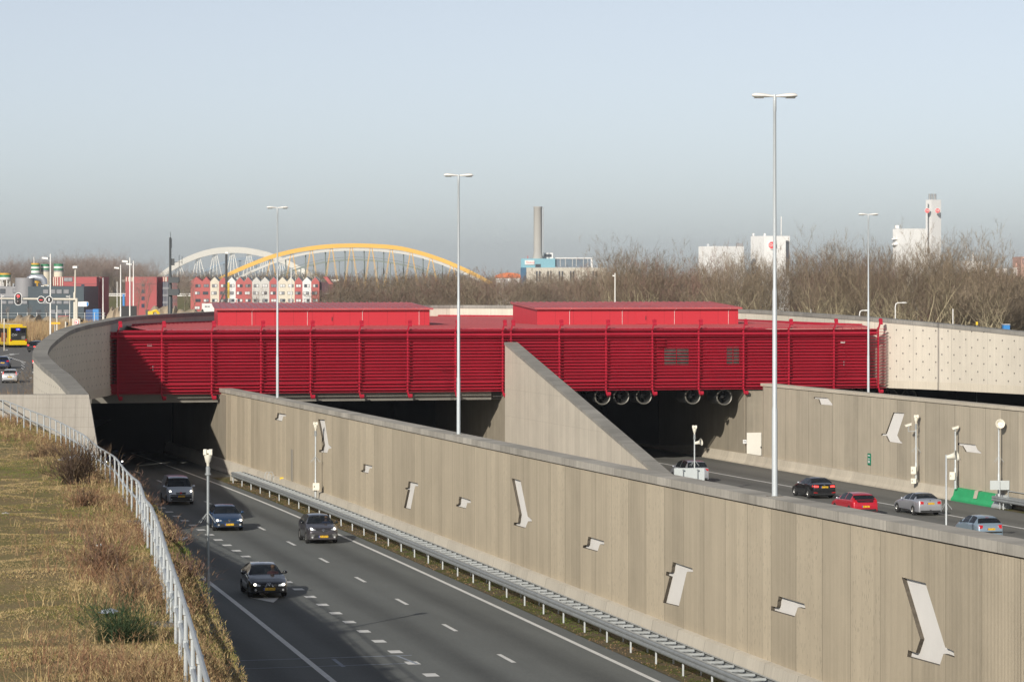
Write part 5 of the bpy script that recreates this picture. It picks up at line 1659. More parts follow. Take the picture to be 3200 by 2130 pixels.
def build_car(kind, mat, label, cat, loc, head, plate=("", ""), **o):
    sp = dict(CAR[kind]); sp.update(o.get('spec', {}))
    L, W = sp['L'], sp['W']
    V, faces = car_mesh_parts(sp); sk = Skin(V, faces)
    t = empty(o.get('name', {'van': 'delivery_van', 'sedan': 'saloon_car', 'mpv': 'people_carrier', 'estate': 'estate_car', 'crossover': 'crossover_car'}.get(kind, 'hatchback_car')), loc, label, cat, o.get('group'))
    if o.get('roof') is None: faces['body'] = faces['body'] + faces['roof']
    else: sub_mesh(V, faces['roof']).build("roof", o['roof'], t, smooth=True, sharp=50, local=True)
    sub_mesh(V, faces['body']).build("body", mat, t, smooth=True, sharp=38, local=True)
    for k in ('windscreen', 'rear_window', 'side_window_l', 'side_window_r'):
        if faces[k]: sub_mesh(V, faces[k]).build(k.replace('_l', '').replace('_r', '') if k.startswith('side') else k, o.get('glass', m_cg), t, smooth=True, local=True)
    for x in (-W / 2 + .11, W / 2 - .11):
        for q in (sp['fo'], sp['fo'] + sp['wb']):
            wheel_parts(t, x, L / 2 - q, sp['wr'], .21, o.get('rim', m_rim))
    w = W / 2; tp = interp(sp['top'], .2); hz = tp - .06     # height of the lamps
    hl = o.get('hl') or [(w * .50, hz - .02), (w * .86, hz + .05), (w * .90, hz - .06), (w * .78, hz - .13), (w * .52, hz - .10)]
    for pl_ in (hl, mir(hl)):
        h = sk.patch(pl_, 'front').build("headlight", m_hl, t, local=True)
        cx = sum(p[0] for p in pl_) / len(pl_); cz = sum(p[1] for p in pl_) / len(pl_)
        if o.get('lit', True):
            d = [(cx + .07 * math.cos(a), cz + .05 * math.sin(a)) for a in np.linspace(0, 6.28, 9)[:-1]]
            sk.patch(d, 'front', .014).build("bulb", m_hlon, h, local=True)
    gr = o.get('grille') or [(-w * .46, hz - .04), (w * .46, hz - .04), (w * .34, hz - .17), (-w * .34, hz - .17)]
    g_ = sk.patch(gr, 'front', .006).build("grille", m_trim, t, local=True)
    lg = o.get('lower') or [(-w * .60, .44), (w * .60, .44), (w * .66, .27), (-w * .66, .27)]
    sk.patch(lg, 'front', .005).build("lower_grille", m_trim, t, local=True)
    em = o.get('emblem')
    ez = o.get('ez', hz - .08)
    if em == 'diamond':
        e = sk.patch([(0, ez + .11), (.075, ez), (0, ez - .11), (-.075, ez)], 'front', .016).build("emblem", m_chrome, t, local=True)
        sk.patch([(0, ez + .05), (.03, ez), (0, ez - .05), (-.03, ez)], 'front', .02).build("emblem_centre", m_trim, e, local=True)
    elif em == 'round':
        sk.patch([(.07 * math.cos(a), ez + .07 * math.sin(a)) for a in np.linspace(0, 6.28, 13)[:-1]], 'front', .016).build("emblem", m_chrome if not o.get('emc') else o['emc'], t, local=True)
    for s in (-1, 1):
        fx = s * w * .70
        sk.patch([(fx + .055 * math.cos(a), .38 + .05 * math.sin(a)) for a in np.linspace(0, 6.28, 9)[:-1]], 'front', .012).build("fog_light", m_fog, t, local=True)
    for nm, pl_, mt in o.get('front_extra', []):
        sk.patch(pl_, 'front', .010).build(nm, mt, t, local=True)
    # rear
    rz_ = interp(sp['top'], L - .12)
    tl = o.get('tl') or [(w * .56, rz_ + .0), (w * .88, rz_ + .04), (w * .88, rz_ - .12), (w * .58, rz_ - .12)]
    for pl_ in (tl, mir(tl)): sk.patch(pl_, 'rear').build("tail_light", o.get('tlmat', m_tail), t, local=True)
    if o.get('tlside'):
        zz0, zz1, y_ = o['tlside']
        for s, sd_ in ((1, 'right'), (-1, 'left')): pass
    rb = o.get('rear_trim') or [(-w * .8, .36), (w * .8, .36), (w * .78, .27), (-w * .78, .27)]
    sk.patch(rb, 'rear', .006).build("bumper_trim", m_trim, t, local=True)
    for nm, pl_, mt in o.get('rear_extra', []):
        sk.patch(pl_, 'rear', .010).build(nm, mt, t, local=True)
    zp, zr = o.get('plate_z', (.50, .78))
    if plate[0]: number_plate(t, sk, 'front', zp, plate[0])
    if plate[1]: number_plate(t, sk, 'rear', zr, plate[1])
    # door seams, handles, sills, mirrors
    xa, xb, xc = L / 2 - sp['side'][0] - .02, L / 2 - (sp['pil'][0] + sp['pil'][1]) / 2, L / 2 - sp['side'][1] + .25
    zb_ = interp(sp['belt'], L * .5) - .02
    for sd_, sg in (('right', 1), ('left', -1)):
        for (a, b) in (((xa, xb),) if kind in ('van', 'small') else ((xa, xb), (xb - .015, xc))):
            if a - b < .35: continue
            pl_ = [(b, .33), (a, .33), (a, zb_), (b, zb_)]
            d = sk.patch(pl_, sd_, .003, .14).build("door", mat, t, smooth=True, local=True)
            sk.patch([(b + .06, zb_ - .12), (b + .2, zb_ - .12), (b + .2, zb_ - .09), (b + .06, zb_ - .09)], sd_, .02).build("handle", o.get('handle', mat), d, local=True)
        if o.get('side_trim'):
            sk.patch([(xc - .3, .52), (xa + .3, .52), (xa + .3, .58), (xc - .3, .58)], sd_, .012, .14).build("side_moulding", m_trim, t, local=True)
        sk.patch([(L / 2 - sp['fo'] - sp['wb'] + .42, .27), (L / 2 - sp['fo'] - .42, .27), (L / 2 - sp['fo'] - .42, .345), (L / 2 - sp['fo'] - sp['wb'] + .42, .345)], sd_, .008, .14).build("sill", m_trim, t, local=True)
        mb = MB(); ym = L / 2 - sp['side'][0] + .0
        mb.ball((sg * (w + .085), ym, zb_ + .1), (.105, .07, .075), 10, 6); mb.box((sg * (w - .01), ym, zb_ + .06), (.16, .05, .05))
        mb.build("wing_mirror", o.get('mirror', mat), t, smooth=True, local=True)
    # seats and dash seen through the glass
    yd = L / 2 - sp['ws'][0]
    mb = MB(); mb.box((0, yd - .35, zb_ - .12), (W * .78, .5, .16)); mb.build("dashboard", m_seat, t, local=True)
    for sx in (-.38, .38):
        mb = MB(); mb.box((sx, yd - 1.35, .78), (.48, .16, .75), rx=R(14)); mb.box((sx, yd - 1.42, sp['H'] - .28), (.26, .1, .18)); mb.box((sx, yd - 1.1, .48), (.5, .5, .16)); mb.build("seat", m_seat, t, local=True)
    mb = MB(); mb.box((0, yd - 2.2, .78), (1.2, .16, .8), rx=R(14)); mb.build("rear_seat", m_seat, t, local=True)
    mb = MB(); mb.lathe((-.38, yd - .68, zb_ + .02), [(.165, -.012), (.185, 0), (.165, .012)], 18, M=Matrix.Rotation(R(68), 3, 'X'), caps=False); mb.build("steering_wheel", o.get('wheelmat', m_trim), t, local=True)
    # stand it on the road
    h = Vector((head.x, head.y, 0)).normalized(); t.scale = (CS, CS, CS)
    t.rotation_euler = (math.atan2(head.z, math.hypot(head.x, head.y)), 0, math.atan2(-h.x, h.y))
    return t, sk

def road_spot(fn, hfn, u, v, front, L):
    """centre of a car whose near end touches photo point (u,v)"""
    Y = 180.0
    for _ in range(80): Y = .5 * Y + .5 * hfn(Y) * F / (v - YH)
    X = (u - 1600) * Y / F
    tan = (fn(Y + 1, 0) - fn(Y - 1, 0)).normalized()
    head = -tan if front else tan
    c = Vector((X, Y, CZ - hfn(Y))) + tan * (L * CS / 2)
    return c, head

pw = paint("paint_white", (.62, .67, .73), 0, .3); pblue = paint("paint_blue", (.018, .055, .13)); pgrey = paint("paint_graphite", (.085, .08, .09), .5)
pblack = paint("paint_black", (.008, .009, .012), .2, .2); pred = paint("paint_red", (.50, .012, .03), .15, .3); psilver = paint("paint_silver", (.50, .52, .56), .6)
plb = paint("paint_ice_blue", (.30, .40, .48), .45); pnavy = paint("paint_navy", (.012, .025, .09)); psil2 = paint("paint_silver_light", (.56, .57, .58), .4)
GL = "cars driving out of the left tunnel"; GR = "cars driving into the right tunnel"
w9 = .915
c, h = road_spot(LP, hL, 566, 1577, True, 4.39)
build_car('van', pw, "white delivery van with a black bumper coming out of the left tunnel", "van", c, h, ("VD-064-T", ""), emblem='round', ez=.80, emc=m_tail, rim=m_rimd, group=GL,
   hl=[(.50, .92), (.70, 1.0), (.80, 1.02), (.83, .88), (.76, .80), (.60, .82)], grille=[(-.36, .84), (.36, .84), (.32, .72), (-.32, .72)],
   lower=[(-.86, .72), (-.40, .70), (.40, .70), (.86, .72), (.86, .27), (-.86, .27)], plate_z=(.58, .9))
c, h = road_spot(LP, hL, 717, 1659, True, 4.36)
build_car('hatch', pblue, "dark blue hatchback with lit lamps behind the tall grey pole", "car", c, h, ("KP-541-G", ""), emblem='diamond', ez=.66, group=GL, roof=None,
   hl=[(.42, .63), (.62, .70), (.84, .76), (.86, .66), (.82, .56), (.62, .60)], grille=[(-.45, .66), (-.2, .70), (.2, .70), (.45, .66), (.30, .55), (-.30, .55)],
   lower=[(-.50, .44), (.50, .44), (.60, .27), (-.60, .27)], plate_z=(.40, .8), front_extra=[("fog_surround", [(.52, .50), (.80, .56), (.80, .30), (.66, .30)], m_trim), ("fog_surround", mir([(.52, .50), (.80, .56), (.80, .30), (.66, .30)]), m_trim)])
c, h = road_spot(LP, hL, 1011, 1699, True, 4.12)
capt, _ = build_car('crossover', pgrey, "graphite crossover with a black roof beside the left crash barrier", "car", c, h, ("JX-005-B", ""), emblem='diamond', ez=.80, roof=pblack, mirror=pblack, group=GL,
   hl=[(.42, .80), (.66, .92), (.80, .94), (.80, .82), (.60, .76)], grille=[(-.55, .86), (-.2, .84), (0, .88), (.2, .84), (.55, .86), (.30, .74), (.12, .66), (-.12, .66), (-.30, .74)],
   lower=[(-.46, .52), (.46, .52), (.52, .36), (-.52, .36)], plate_z=(.42, .9), front_extra=[("fog_surround", [(.48, .54), (.80, .58), (.80, .42), (.56, .40)], m_chrome), ("fog_surround", mir([(.48, .54), (.80, .58), (.80, .42), (.56, .40)]), m_chrome)])
c, h = road_spot(LP, hL, 842, 1868, True, 4.58)
lag, _ = build_car('hatch', pblack, "black hatchback straddling the block markings, nearest car on the left road", "car", c, h, ("51-RN-FR", ""), emblem='diamond', ez=.66, group=GL, spec=dict(L=4.58, W=1.77, H=1.43,
   top=[(0,.56),(.05,.66),(.2,.73),(.7,.85),(1.2,.93),(1.5,.98),(1.95,1.21),(2.3,1.36),(2.6,1.41),(3.1,1.43),(3.6,1.38),(4.0,1.25),(4.3,1.08),(4.45,.98),(4.55,.84),(4.58,.62)], ws=(1.5,2.33), rw=(3.62,4.36), side=(2.0,3.9), pil=(2.9,2.98), wb=2.75, fo=.93, roofw=.6),
   hl=[(.40, .60), (.78, .72), (.84, .72), (.82, .60), (.62, .55), (.42, .54)], grille=[(-.38, .63), (.38, .63), (.30, .54), (-.30, .54)], lower=[(-.55, .36), (.55, .36), (.55, .27), (-.55, .27)], plate_z=(.42, .8), wheelmat=M("wheel_wood", (.28, .1, .04), .4),
   front_extra=[("grille_bar", [(-.10, .70), (-.05, .70), (-.14, .52), (-.19, .52)], m_chrome), ("grille_bar", [(.05, .70), (.10, .70), (.19, .52), (.14, .52)], m_chrome)])
c, h = road_spot(LP, hL, 357, 1466, True, 4.36)
build_car('hatch', pnavy, "dark blue car with lit headlamps still inside the left tunnel", "car", c, h, ("", ""), emblem='round', group=GL)
# right carriageway
c, h = road_spot(RP, hR, 2182, 1508, False, 4.6)
build_car('mpv', psilver, "silver people carrier half hidden by the grey sign back", "car", c, h, ("", ""), group=GR, tl=[(.60, 1.08), (.86, 1.0), (.88, .86), (.66, .92)], rim=m_rim)
c, h = road_spot(RP, hR, 2577, 1558, False, 4.62)
build_car('sedan', pblack, "black saloon with glowing tail lamps, left of the red hatchback", "car", c, h, ("", "KZ-368-K"), group=GR, tlmat=m_tailon, mirror=psilver, emblem='round', plate_z=(.5, .82),
   tl=[(.42, .92), (.84, .95), (.86, .80), (.44, .80)], rear_extra=[("emblem", [(.05 * math.cos(a), .96 + .05 * math.sin(a)) for a in np.linspace(0, 6.28, 9)[:-1]], m_chrome), ("reflector", [(.52, .45), (.8, .47), (.8, .42), (.52, .41)], m_tail), ("reflector", mir([(.52, .45), (.8, .47), (.8, .42), (.52, .41)]), m_tail)])
c, h = road_spot(RP, hR, 2706, 1611, False, 4.37)
build_car('hatch', pred, "bright red hatchback partly hidden by the middle wall coping", "car", c, h, ("", "HP-142-T"), group=GR, mirror=psilver, plate_z=(.5, .60),
   tl=[(.66, 1.14), (.76, 1.12), (.86, .86), (.62, .80), (.60, .88), (.72, .94)], rear_trim=[(-.70, .44), (.70, .44), (.78, .27), (-.78, .27)],
   rear_extra=[("tailgate_glass", [(-.60, 1.02), (.60, 1.02), (.52, .86), (-.52, .86)], m_cg)] + [("lettering", [(-.28 + k * .12, .925), (-.22 + k * .12, .925), (-.22 + k * .12, .895), (-.28 + k * .12, .895)], m_chrome) for k in range(5)])
c, h = road_spot(RP, hR, 2907, 1611, False, 4.47)
build_car('sedan', psilver, "silver saloon with alloy wheels behind the horn speaker pole", "car", c, h, ("", "97-TL-NP"), group=GR, plate_z=(.5, .80), spec=dict(L=4.62, W=1.74, H=1.42),
   tl=[(.46, .90), (.60, .94), (.82, .93), (.83, .76), (.48, .76)], rear_extra=[("emblem", [(.04 * math.cos(a), .99 + .04 * math.sin(a)) for a in np.linspace(0, 6.28, 9)[:-1]], m_trim), ("tow_ball", [(-.06, .40), (.06, .40), (.06, .30), (-.06, .30)], m_trim)])
c, h = road_spot(RP, hR, 3097, 1690, False, 3.83)
build_car('small', plb, "pale ice blue three-door hatchback at the right, nearest on the right road", "car", c, h, ("", "53-TT-VT"), group=GR, side_trim=True, rim=m_rimd, plate_z=(.5, .70), mirror=m_dkgrey,
   tl=[(.46, .92), (.72, .94), (.80, .88), (.80, .78), (.62, .72), (.50, .78)], rear_extra=[("bumper_strip", [(-.80, .56), (.80, .56), (.80, .47), (-.80, .47)], m_trim), ("fog_light", [(-.13, .38), (.13, .38), (.08, .32), (-.08, .32)], m_tail), ("high_brake_light", [(-.1, 1.345), (.1, 1.345), (.1, 1.325), (-.1, 1.325)], m_tail)])

# drivers behind the wheel
def seated_driver(car, top, label, z0):
    me = bpy.data.meshes.new("person"); bm = bmesh.new(); ly = bm.verts.layers.skin.verify()
    P_ = [(0, 0, 0), (0, -.02, .2), (0, -.05, .42), (0, -.04, .52), (0, -.01, .60), (0, .0, .68), (0, .0, .76), (.2, -.04, .44), (.25, .18, .24), (.16, .42, .30), (-.2, -.04, .44), (-.25, .18, .24), (-.16, .42, .30), (.1, .35, -.02), (-.1, .35, -.02), (.1, .48, -.35), (-.1, .48, -.35)]
    Rr_ = [.15, .15, .16, .06, .075, .1, .07, .06, .05, .035, .06, .05, .035, .08, .08, .06, .06]
    vs = [bm.verts.new(p) for p in P_]
    for a, b in ((0, 1), (1, 2), (2, 3), (3, 4), (4, 5), (5, 6), (2, 7), (7, 8), (8, 9), (2, 10), (10, 11), (11, 12), (0, 13), (0, 14), (13, 15), (14, 16)): bm.edges.new((vs[a], vs[b]))
    for v, r in zip(vs, Rr_): v[ly].radius = (r, r * .85)
    vs[0][ly].use_root = True
    bm.to_mesh(me); bm.free()
    o = bpy.data.objects.new("person", me); COL.objects.link(o)
    o.modifiers.new("s", 'SKIN'); sb = o.modifiers.new("ss", 'SUBSURF'); sb.levels = 1
    dg = bpy.context.evaluated_depsgraph_get(); m2 = bpy.data.meshes.new_from_object(o.evaluated_get(dg))
    o.modifiers.clear(); o.data = m2
    m2.materials.clear(); m2.materials.append(top); m2.materials.append(m_skin)
    for p in m2.polygons:
        p.use_smooth = True
        if p.center.z > .5 or (p.center.y > .36 and p.center.z > .2): p.material_index = 1
    o.location = car.location; o.rotation_euler = car.rotation_euler
    off = Matrix.Rotation(car.rotation_euler.z, 3, 'Z') @ Vector((-.38, z0[0], z0[1])); o.location = Vector(car.location) + off
    tag(o, label, "person")
    mb = MB(); mb.ball((0, -.015, .70), (.098, .11, .095), 10, 7); hr = mb.build("hair", M("hair_brown", (.06, .035, .02), .8), o, local=True, smooth=True)
    return o
m_skin = M("skin", (.52, .32, .23), .6, var=.06)
seated_driver(lag, M("shirt_red", (.32, .08, .06), .8), "driver in a dark red top at the wheel of the black hatchback", (-.35 + .55, .52))
seated_driver(capt, M("shirt_blue", (.06, .1, .25), .8), "driver in a blue top at the wheel of the graphite crossover", (.35, .62))
# ------------------------------------------------------------------ far buildings
def UX(u, Y): return (u - 1600) * Y / F
def VZ(v, Y): return CZ - (v - YH) * Y / F
m_fred = M("far_red_cladding", (.40, .085, .085), .7, var=.06, scale=.1)
m_fredd = M("house_red", (.46, .115, .105), .75, var=.06, scale=.2)
m_fcream = M("house_cream", (.68, .62, .50), .8, var=.04, scale=.2)
m_fwhite = M("far_white", (.74, .74, .72), .7, var=.03, scale=.1)
m_fgrey = M("house_grey_white", (.58, .57, .53), .8, var=.04, scale=.2)
m_slate = M("slate_cladding", (.045, .068, .082), .6, var=.08, scale=.1)
m_lgrey = M("light_grey_cladding", (.27, .27, .28), .6, var=.06, scale=.1)
m_win = M("window_dark", (.05, .06, .075), .15, 0, .3, .5, spec=.8)
m_wing = M("window_grey", (.24, .245, .26), .3, 0, .15, .5)
m_winw = M("window_blind", (.66, .66, .64), .5, 0, .12, .4)
m_roofg = M("roof_zinc", (.30, .32, .31), .5, .1, .1, .2)
m_frame = M("window_frame_dark", (.05, .055, .06), .6, var=0)
m_navy = M("navy_glass", (.03, .04, .08), .2, 0, .2, .3)

def bbox(root, name, u0, u1, v0, Y, depth, mat, v1=None, z0=0.0, dz=0.0):
    z0 = z0 if v1 is None else VZ(v1, Y)
    mb = MB(); mb.boxmm((UX(u0, Y), Y + dz, z0), (UX(u1, Y), Y + depth + dz, VZ(v0, Y)))
    return mb.build(name, mat, root)
def fwindow(root, u0, v0, u1, v1, Y, mat, frame=True, panes=1, name="window"):
    x0, x1, z1, z0 = UX(u0, Y), UX(u1, Y), VZ(v0, Y), VZ(v1, Y)
    fw = .12
    if frame:
        mb = MB(); mb.boxmm((x0, Y - .12, z0), (x1, Y + .02, z1)); w_ = mb.build(name, m_frame, root)
        par = w_
    else: par, fw = root, 0
    dx = (x1 - x0) / panes
    ms = mat if isinstance(mat, (list, tuple)) else [mat] * panes
    for k in range(panes):
        mb = MB(); mb.boxmm((x0 + dx * k + fw * (.5 if k else 1), Y - .16, z0 + fw), (x0 + dx * (k + 1) - fw * (.5 if k < panes - 1 else 1), Y - .05, z1 - fw))
        mb.build("pane" if frame else name, ms[k], par)

# row of gabled houses
HY = 1255.0
def hx(x): return x / 5.3545 + 560
houses = [(190, 385, 'r', "red gable house at the left end of the row, dark valley at its right"), (385, 520, 'r', "red gable house next to the left end house"), (520, 668, 'c', "cream gable house left of the drill rig"),
 (668, 812, 'r', "red gable house behind the black drill mast"), (812, 946, 'w', "white gable house just right of the drill rig"), (946, 1085, 'r', "left one of two adjoining red gable houses mid-row"), (1085, 1220, 'r', "right one of two adjoining red gable houses mid-row"),
 (1220, 1362, 'g', "grey-white gable house with a thin tree in front"), (1362, 1508, 'g', "grey-white gable house right of the thin tree"), (1508, 1655, 'r', "red gable house crossed by the far lamp post"), (1655, 1805, 'c', "cream gable house right of the far lamp post"),
 (1805, 1932, 'c', "narrow cream gable house with two small chimneys"), (1932, 2063, 'r', "red gable house between the cream and white ones"), (2063, 2210, 'w', "white gable house second from the right end"), (2210, 2345, 'r', "red gable house at the right end of the row")]
HM = {'r': m_fredd, 'c': m_fcream, 'w': m_fwhite, 'g': m_fgrey}
for i, (a, b, k, lb) in enumerate(houses):
    u0, u1 = hx(a), hx(b) - .12; Y = HY
    x0, x1 = UX(u0, Y), UX(u1, Y); xm = (x0 + x1) / 2; ze, zp = VZ(880, Y), VZ(865.7, Y)
    t = empty("gable_house", (xm, Y + 5, 0), lb, "house", "gabled houses in a row")
    mb = MB(); pts = [(x0, Y, 0), (x1, Y, 0), (x1, Y, ze), (xm, Y, zp), (x0, Y, ze)]
    mb.prism([Vector(p) for p in pts], (0, 9.8, 0)); mb.build("wall", HM[k], t)
    for s in (0, 1):
        mb = MB(); xe = x0 if s == 0 else x1
        q = [Vector((xe, Y + .25, ze + .03)), Vector((xm, Y + .25, zp + .03)), Vector((xm, Y + 10, zp + .03)), Vector((xe, Y + 10, ze + .03))]
        mb.prism(q, (0, 0, .12)); mb.build("roof", m_roofg if k != 'r' or i > 2 else m_fredd, t)
    uc = (u0 + u1) / 2
    for r_, v in enumerate((892.8, 915.6, 938.6, 961.4)):
        off = (0, -2.2, 0, -2.2)[r_]
        if i == 0: off += 5
        fwindow(t, uc - 8.3 + off, v - 5, uc + 8.3 + off, v + 4.8, Y, [rnd.choice((m_winw, m_winw, m_wing, m_win)), rnd.choice((m_winw, m_wing, m_win))], True, 2)
    if i == 11:
        for x in (1771, 1839):
            uu = hx(x); mb = MB(); mb.boxmm((UX(uu - 2.5, Y), Y + 1, VZ(880, Y)), (UX(uu + 2.5, Y), Y + 2.2, VZ(867, Y))); mb.build("chimney", m_black, t)
# dark end block of the row
t = empty("end_house", (UX(1020, HY), HY + 5, 0), "dark recessed end block with balconies and a red roof at the row's right end", "house")
Y = HY + 2
bbox(t, "wall", 998.5, 1028, 881, Y, 8, M("end_wall_purple", (.10, .05, .06), .8, var=.08, scale=.2)); bbox(t, "end_wall", 1030, 1043, 889, HY - 1, 8, M("end_wall_dark", (.17, .06, .07), .8, var=.08, scale=.2))
mb = MB(); mb.prism([Vector((UX(1011, Y), Y - 1.5, VZ(866, Y))), Vector((UX(1031, Y), Y - 3.5, VZ(888, Y))), Vector((UX(1043, Y), Y - 3.5, VZ(888, Y))), Vector((UX(1024, Y), Y - 1.5, VZ(866, Y)))], (0, 3, .3)); mb.build("roof", m_fredd, t)
for v in (918, 941, 958):
    mb = MB(); mb.boxmm((UX(1013, Y), Y - 2, VZ(v, Y)), (UX(1029, Y), Y - .1, VZ(v - 1.4, Y))); mb.build("balcony", m_fgrey, t)
# low white hall in front of them
t = empty("white_hall", (UX(670, 1200), 1205, 0), "low white hall with red roof trim before the left end of the houses", "building")
bbox(t, "wall", 631, 709, 947, 1200, 14, m_fwhite); mb = MB(); mb.boxmm((UX(630, 1200), 1199.8, VZ(947, 1200)), (UX(709.5, 1200), 1214, VZ(945.3, 1200))); mb.build("roof_trim", m_fredd, t)
for u in (641, 644.5, 649, 652.5): fwindow(t, u, 955.5, u + 2, 959.5, 1200, m_win, False)
# slate and grey works building
YB = 1135.0
t = empty("works_building", (UX(130, YB), YB + 10, 0), "dark slate works building with a pale grey wing on the far left", "building")
bbox(t, "wall", 87.5, 262, 895, YB, 40, m_slate)
bbox(t, "grey_wing", -60, 87.3, 895, YB + 2, 38, m_lgrey); bbox(t, "lower_wing", -60, 87.3, 928, YB - .3, 2.2, m_slate)
rd = MB(); rd.lathe((UX(74, YB), YB + 3, VZ(928, YB)), [(3.4, 0), (3.4, VZ(868, YB) - VZ(928, YB))], 20); rd.build("round_tower", m_lgrey, t, smooth=True)
for u in (134, 156, 176, 198): fwindow(t, u, 903.5, u + 18, 918, YB, m_wing)
for u in (3, 25, 46, 68, 134, 156, 176, 198): fwindow(t, u, 938.5, u + 18, 950, YB - .3 if u < 87 else YB, m_wing)
for u in (156, 176, 198): fwindow(t, u, 966.5, u + 18, 981, YB, m_wing)
fwindow(t, 0, 902, 17, 917, YB + 2, m_win); fwindow(t, 40, 902, 60, 915, YB + 2, m_wing)
fwindow(t, 112, 967, 128, 983, YB, m_win, True, 2, "entrance"); fwindow(t, 5, 968, 20, 983, YB - .3, m_win)
for k, (u, w_, v) in enumerate(((98, 3, 890), (107, 3, 884), (119, 6, 885), (128, 10, 892), (148, 5, 890), (20, 2, 889), (40, 2, 885))):
    bbox(t, "roof_unit", u, u + w_, v, YB + 6, 3, m_lampw if k % 2 else m_galv, v1=895)
m_duct = M("silver_duct", (.50, .53, .58), .35, .5, .1, .3)
mb = MB()
path = [(60, 895), (66, 884), (80, 880), (92, 872), (100, 867), (112, 866), (130, 868), (137, 876), (140, 889)]
mb.tube([Vector((UX(u, YB + 12), YB + 12, VZ(v, YB + 12))) for u, v in path], [.9, 1.0, 1.0, 1.1, 1.3, 1.3, 1.3, 1.2, 1.0], 10); tag(mb.build("exhaust_duct", m_duct, smooth=True), "fat silver exhaust duct arching over the slate works roof", "duct")
mb = MB(); mb.tube([Vector((UX(52, YB + 20), YB + 20, VZ(886, YB + 20))), Vector((UX(100, YB + 20), YB + 20, VZ(866, YB + 20)))], .55, 8); tag(mb.build("conveyor", m_fcream, smooth=True), "sloping pale conveyor tube behind the slate works roof", "conveyor")
# silos
m_sgreen = M("silo_green", (.03, .22, .10), .5, var=.05, scale=.2); m_syel = M("silo_yellow", (.62, .36, .03), .6, var=.1, scale=.3)
def silo(u0, u1, bands, Y, label, extra=None):
    x = UX((u0 + u1) / 2, Y); r = (u1 - u0) / 2 * Y / F
    t = empty("silo", (x, Y, 0), label, "silo", "striped silos")
    for (va, vb, mat, nm) in bands:
        mb = MB(); za, zb_ = VZ(va, Y), VZ(vb, Y); mb.lathe((x, Y, 0), [(r, zb_ + .01), (r, za)], 20); mb.build(nm, mat, t, smooth=True)
    return t, x, r
SY = 1290
t, x, r = silo(-2, 34, [(853, 858.5, m_syel, "rim"), (858.5, 866, m_sgreen, "band"), (866, 874, m_fwhite, "band")], SY, "green and white tank on legs at the left frame edge")
for k in range(6):
    a = k * 1.047; mb = MB(); mb.tube([(x + r * .8 * math.cos(a), SY + r * .8 * math.sin(a), 0), (x + r * .8 * math.cos(a), SY + r * .8 * math.sin(a), VZ(874, SY))], .25, 6); mb.build("leg", m_lampw, t)
t, x, r = silo(97, 125, [(822, 827, m_syel, "rim"), (827, 833, m_sgreen, "band"), (833, 839, m_fwhite, "band"), (839, 845, m_sgreen, "band"), (845, 853, m_fwhite, "band"), (853, 860, m_sgreen, "band"), (860, 895, m_syel, "base")], SY, "slender green and white striped silo with a mast")
mb = MB(); mb.tube([(x - .6, SY, VZ(822, SY)), (x - .6, SY, VZ(803, SY))], .18, 5); mb.build("mast", m_lampw, t)
silo(127, 156, [(825, 832, m_sgreen, "band"), (832, 838, m_fwhite, "band"), (838, 843, m_sgreen, "band"), (843, 849, m_lgrey, "band"), (849, 940, m_fcream, "base")], SY + 4, "broad middle silo with green bands and a white base")
silo(168, 198, [(824, 832, m_sgreen, "band"), (832, 838.5, m_fwhite, "band"), (838.5, 844, m_sgreen, "band"), (844, 849, m_lgrey, "band"), (849, 940, m_fcream, "base")], SY + 4, "broad right-hand silo above the red block's vents")
# red blocks
YR = 1180.0
def redblock(u0, u1, side0, side1, label):
    t = empty("office_block", (UX((u0 + u1) / 2, YR), YR + 8, 0), label, "building")
    bbox(t, "wall", u0, u1, 865, YR, 30, m_fred)
    return t
t = redblock(165, 302, 0, 0, "red office block right of the slate works building")
bbox(t, "side_wall", 302.3, 317, 865, YR + 8, 22, m_fred); bbox(t, "dark_return", 302.3, 304.5, 880, YR + 7.8, .2, m_frame)
for u in (166.5, 172.5, 179, 187.5, 194): fwindow(t, u, 865.5, u + 2.6, 893, YR, m_fcream, False, 1, "vent_fin")
for u in (302.5, 306, 311): fwindow(t, u, 865.5, u + 2.2, 880, YR + 7.9, m_fcream, False, 1, "vent_fin")
fwindow(t, 199, 866.5, 227, 879.5, YR, m_lgrey, True, 2); fwindow(t, 254, 888, 264, 894, YR, m_navy)
mb = MB(); mb.boxmm((UX(226, YR), YR - .1, VZ(888, YR)), (UX(302, YR), YR + .02, VZ(887, YR))); mb.build("cornice_line", m_frame, t)
t = redblock(392, 489.5, 0, 0, "red office block with a dark column of windows left of the sign mast")
bbox(t, "side_wall", 489.8, 508, 880, YR + 6, 24, m_fred); bbox(t, "glass_wing", 508.2, 531, 880, YR + 4, 26, m_navy)
bbox(t, "wing_parapet", 508.2, 531, 865, YR + 4, 26, m_fred, v1=880)
for u in (394, 401, 409, 413, 491, 510.5, 516, 519.5, 526): fwindow(t, u, 865.5, u + 2.4, 879.5, YR if u < 450 else YR + (3.9 if u > 508 else 5.9), m_fcream, False, 1, "vent_fin")
for v in (888, 904, 926, 949): fwindow(t, 442, v, 452, v + 12 if v > 900 else v + 6, YR, m_navy)
mb = MB(); mb.boxmm((UX(421, YR), YR - .1, VZ(887.5, YR)), (UX(489, YR), YR + .02, VZ(886.6, YR))); mb.build("cornice_line", m_frame, t)
for u in (511, 515, 519, 523, 527):
    fwindow(t, u, 881, u + 1.6, 956, YR + 4, m_lgrey, False, 1, "mullion")
for v in (897, 919, 941): fwindow(t, 509, v, 531, v + 7, YR + 3.85, m_wing, False, 1, "spandrel")
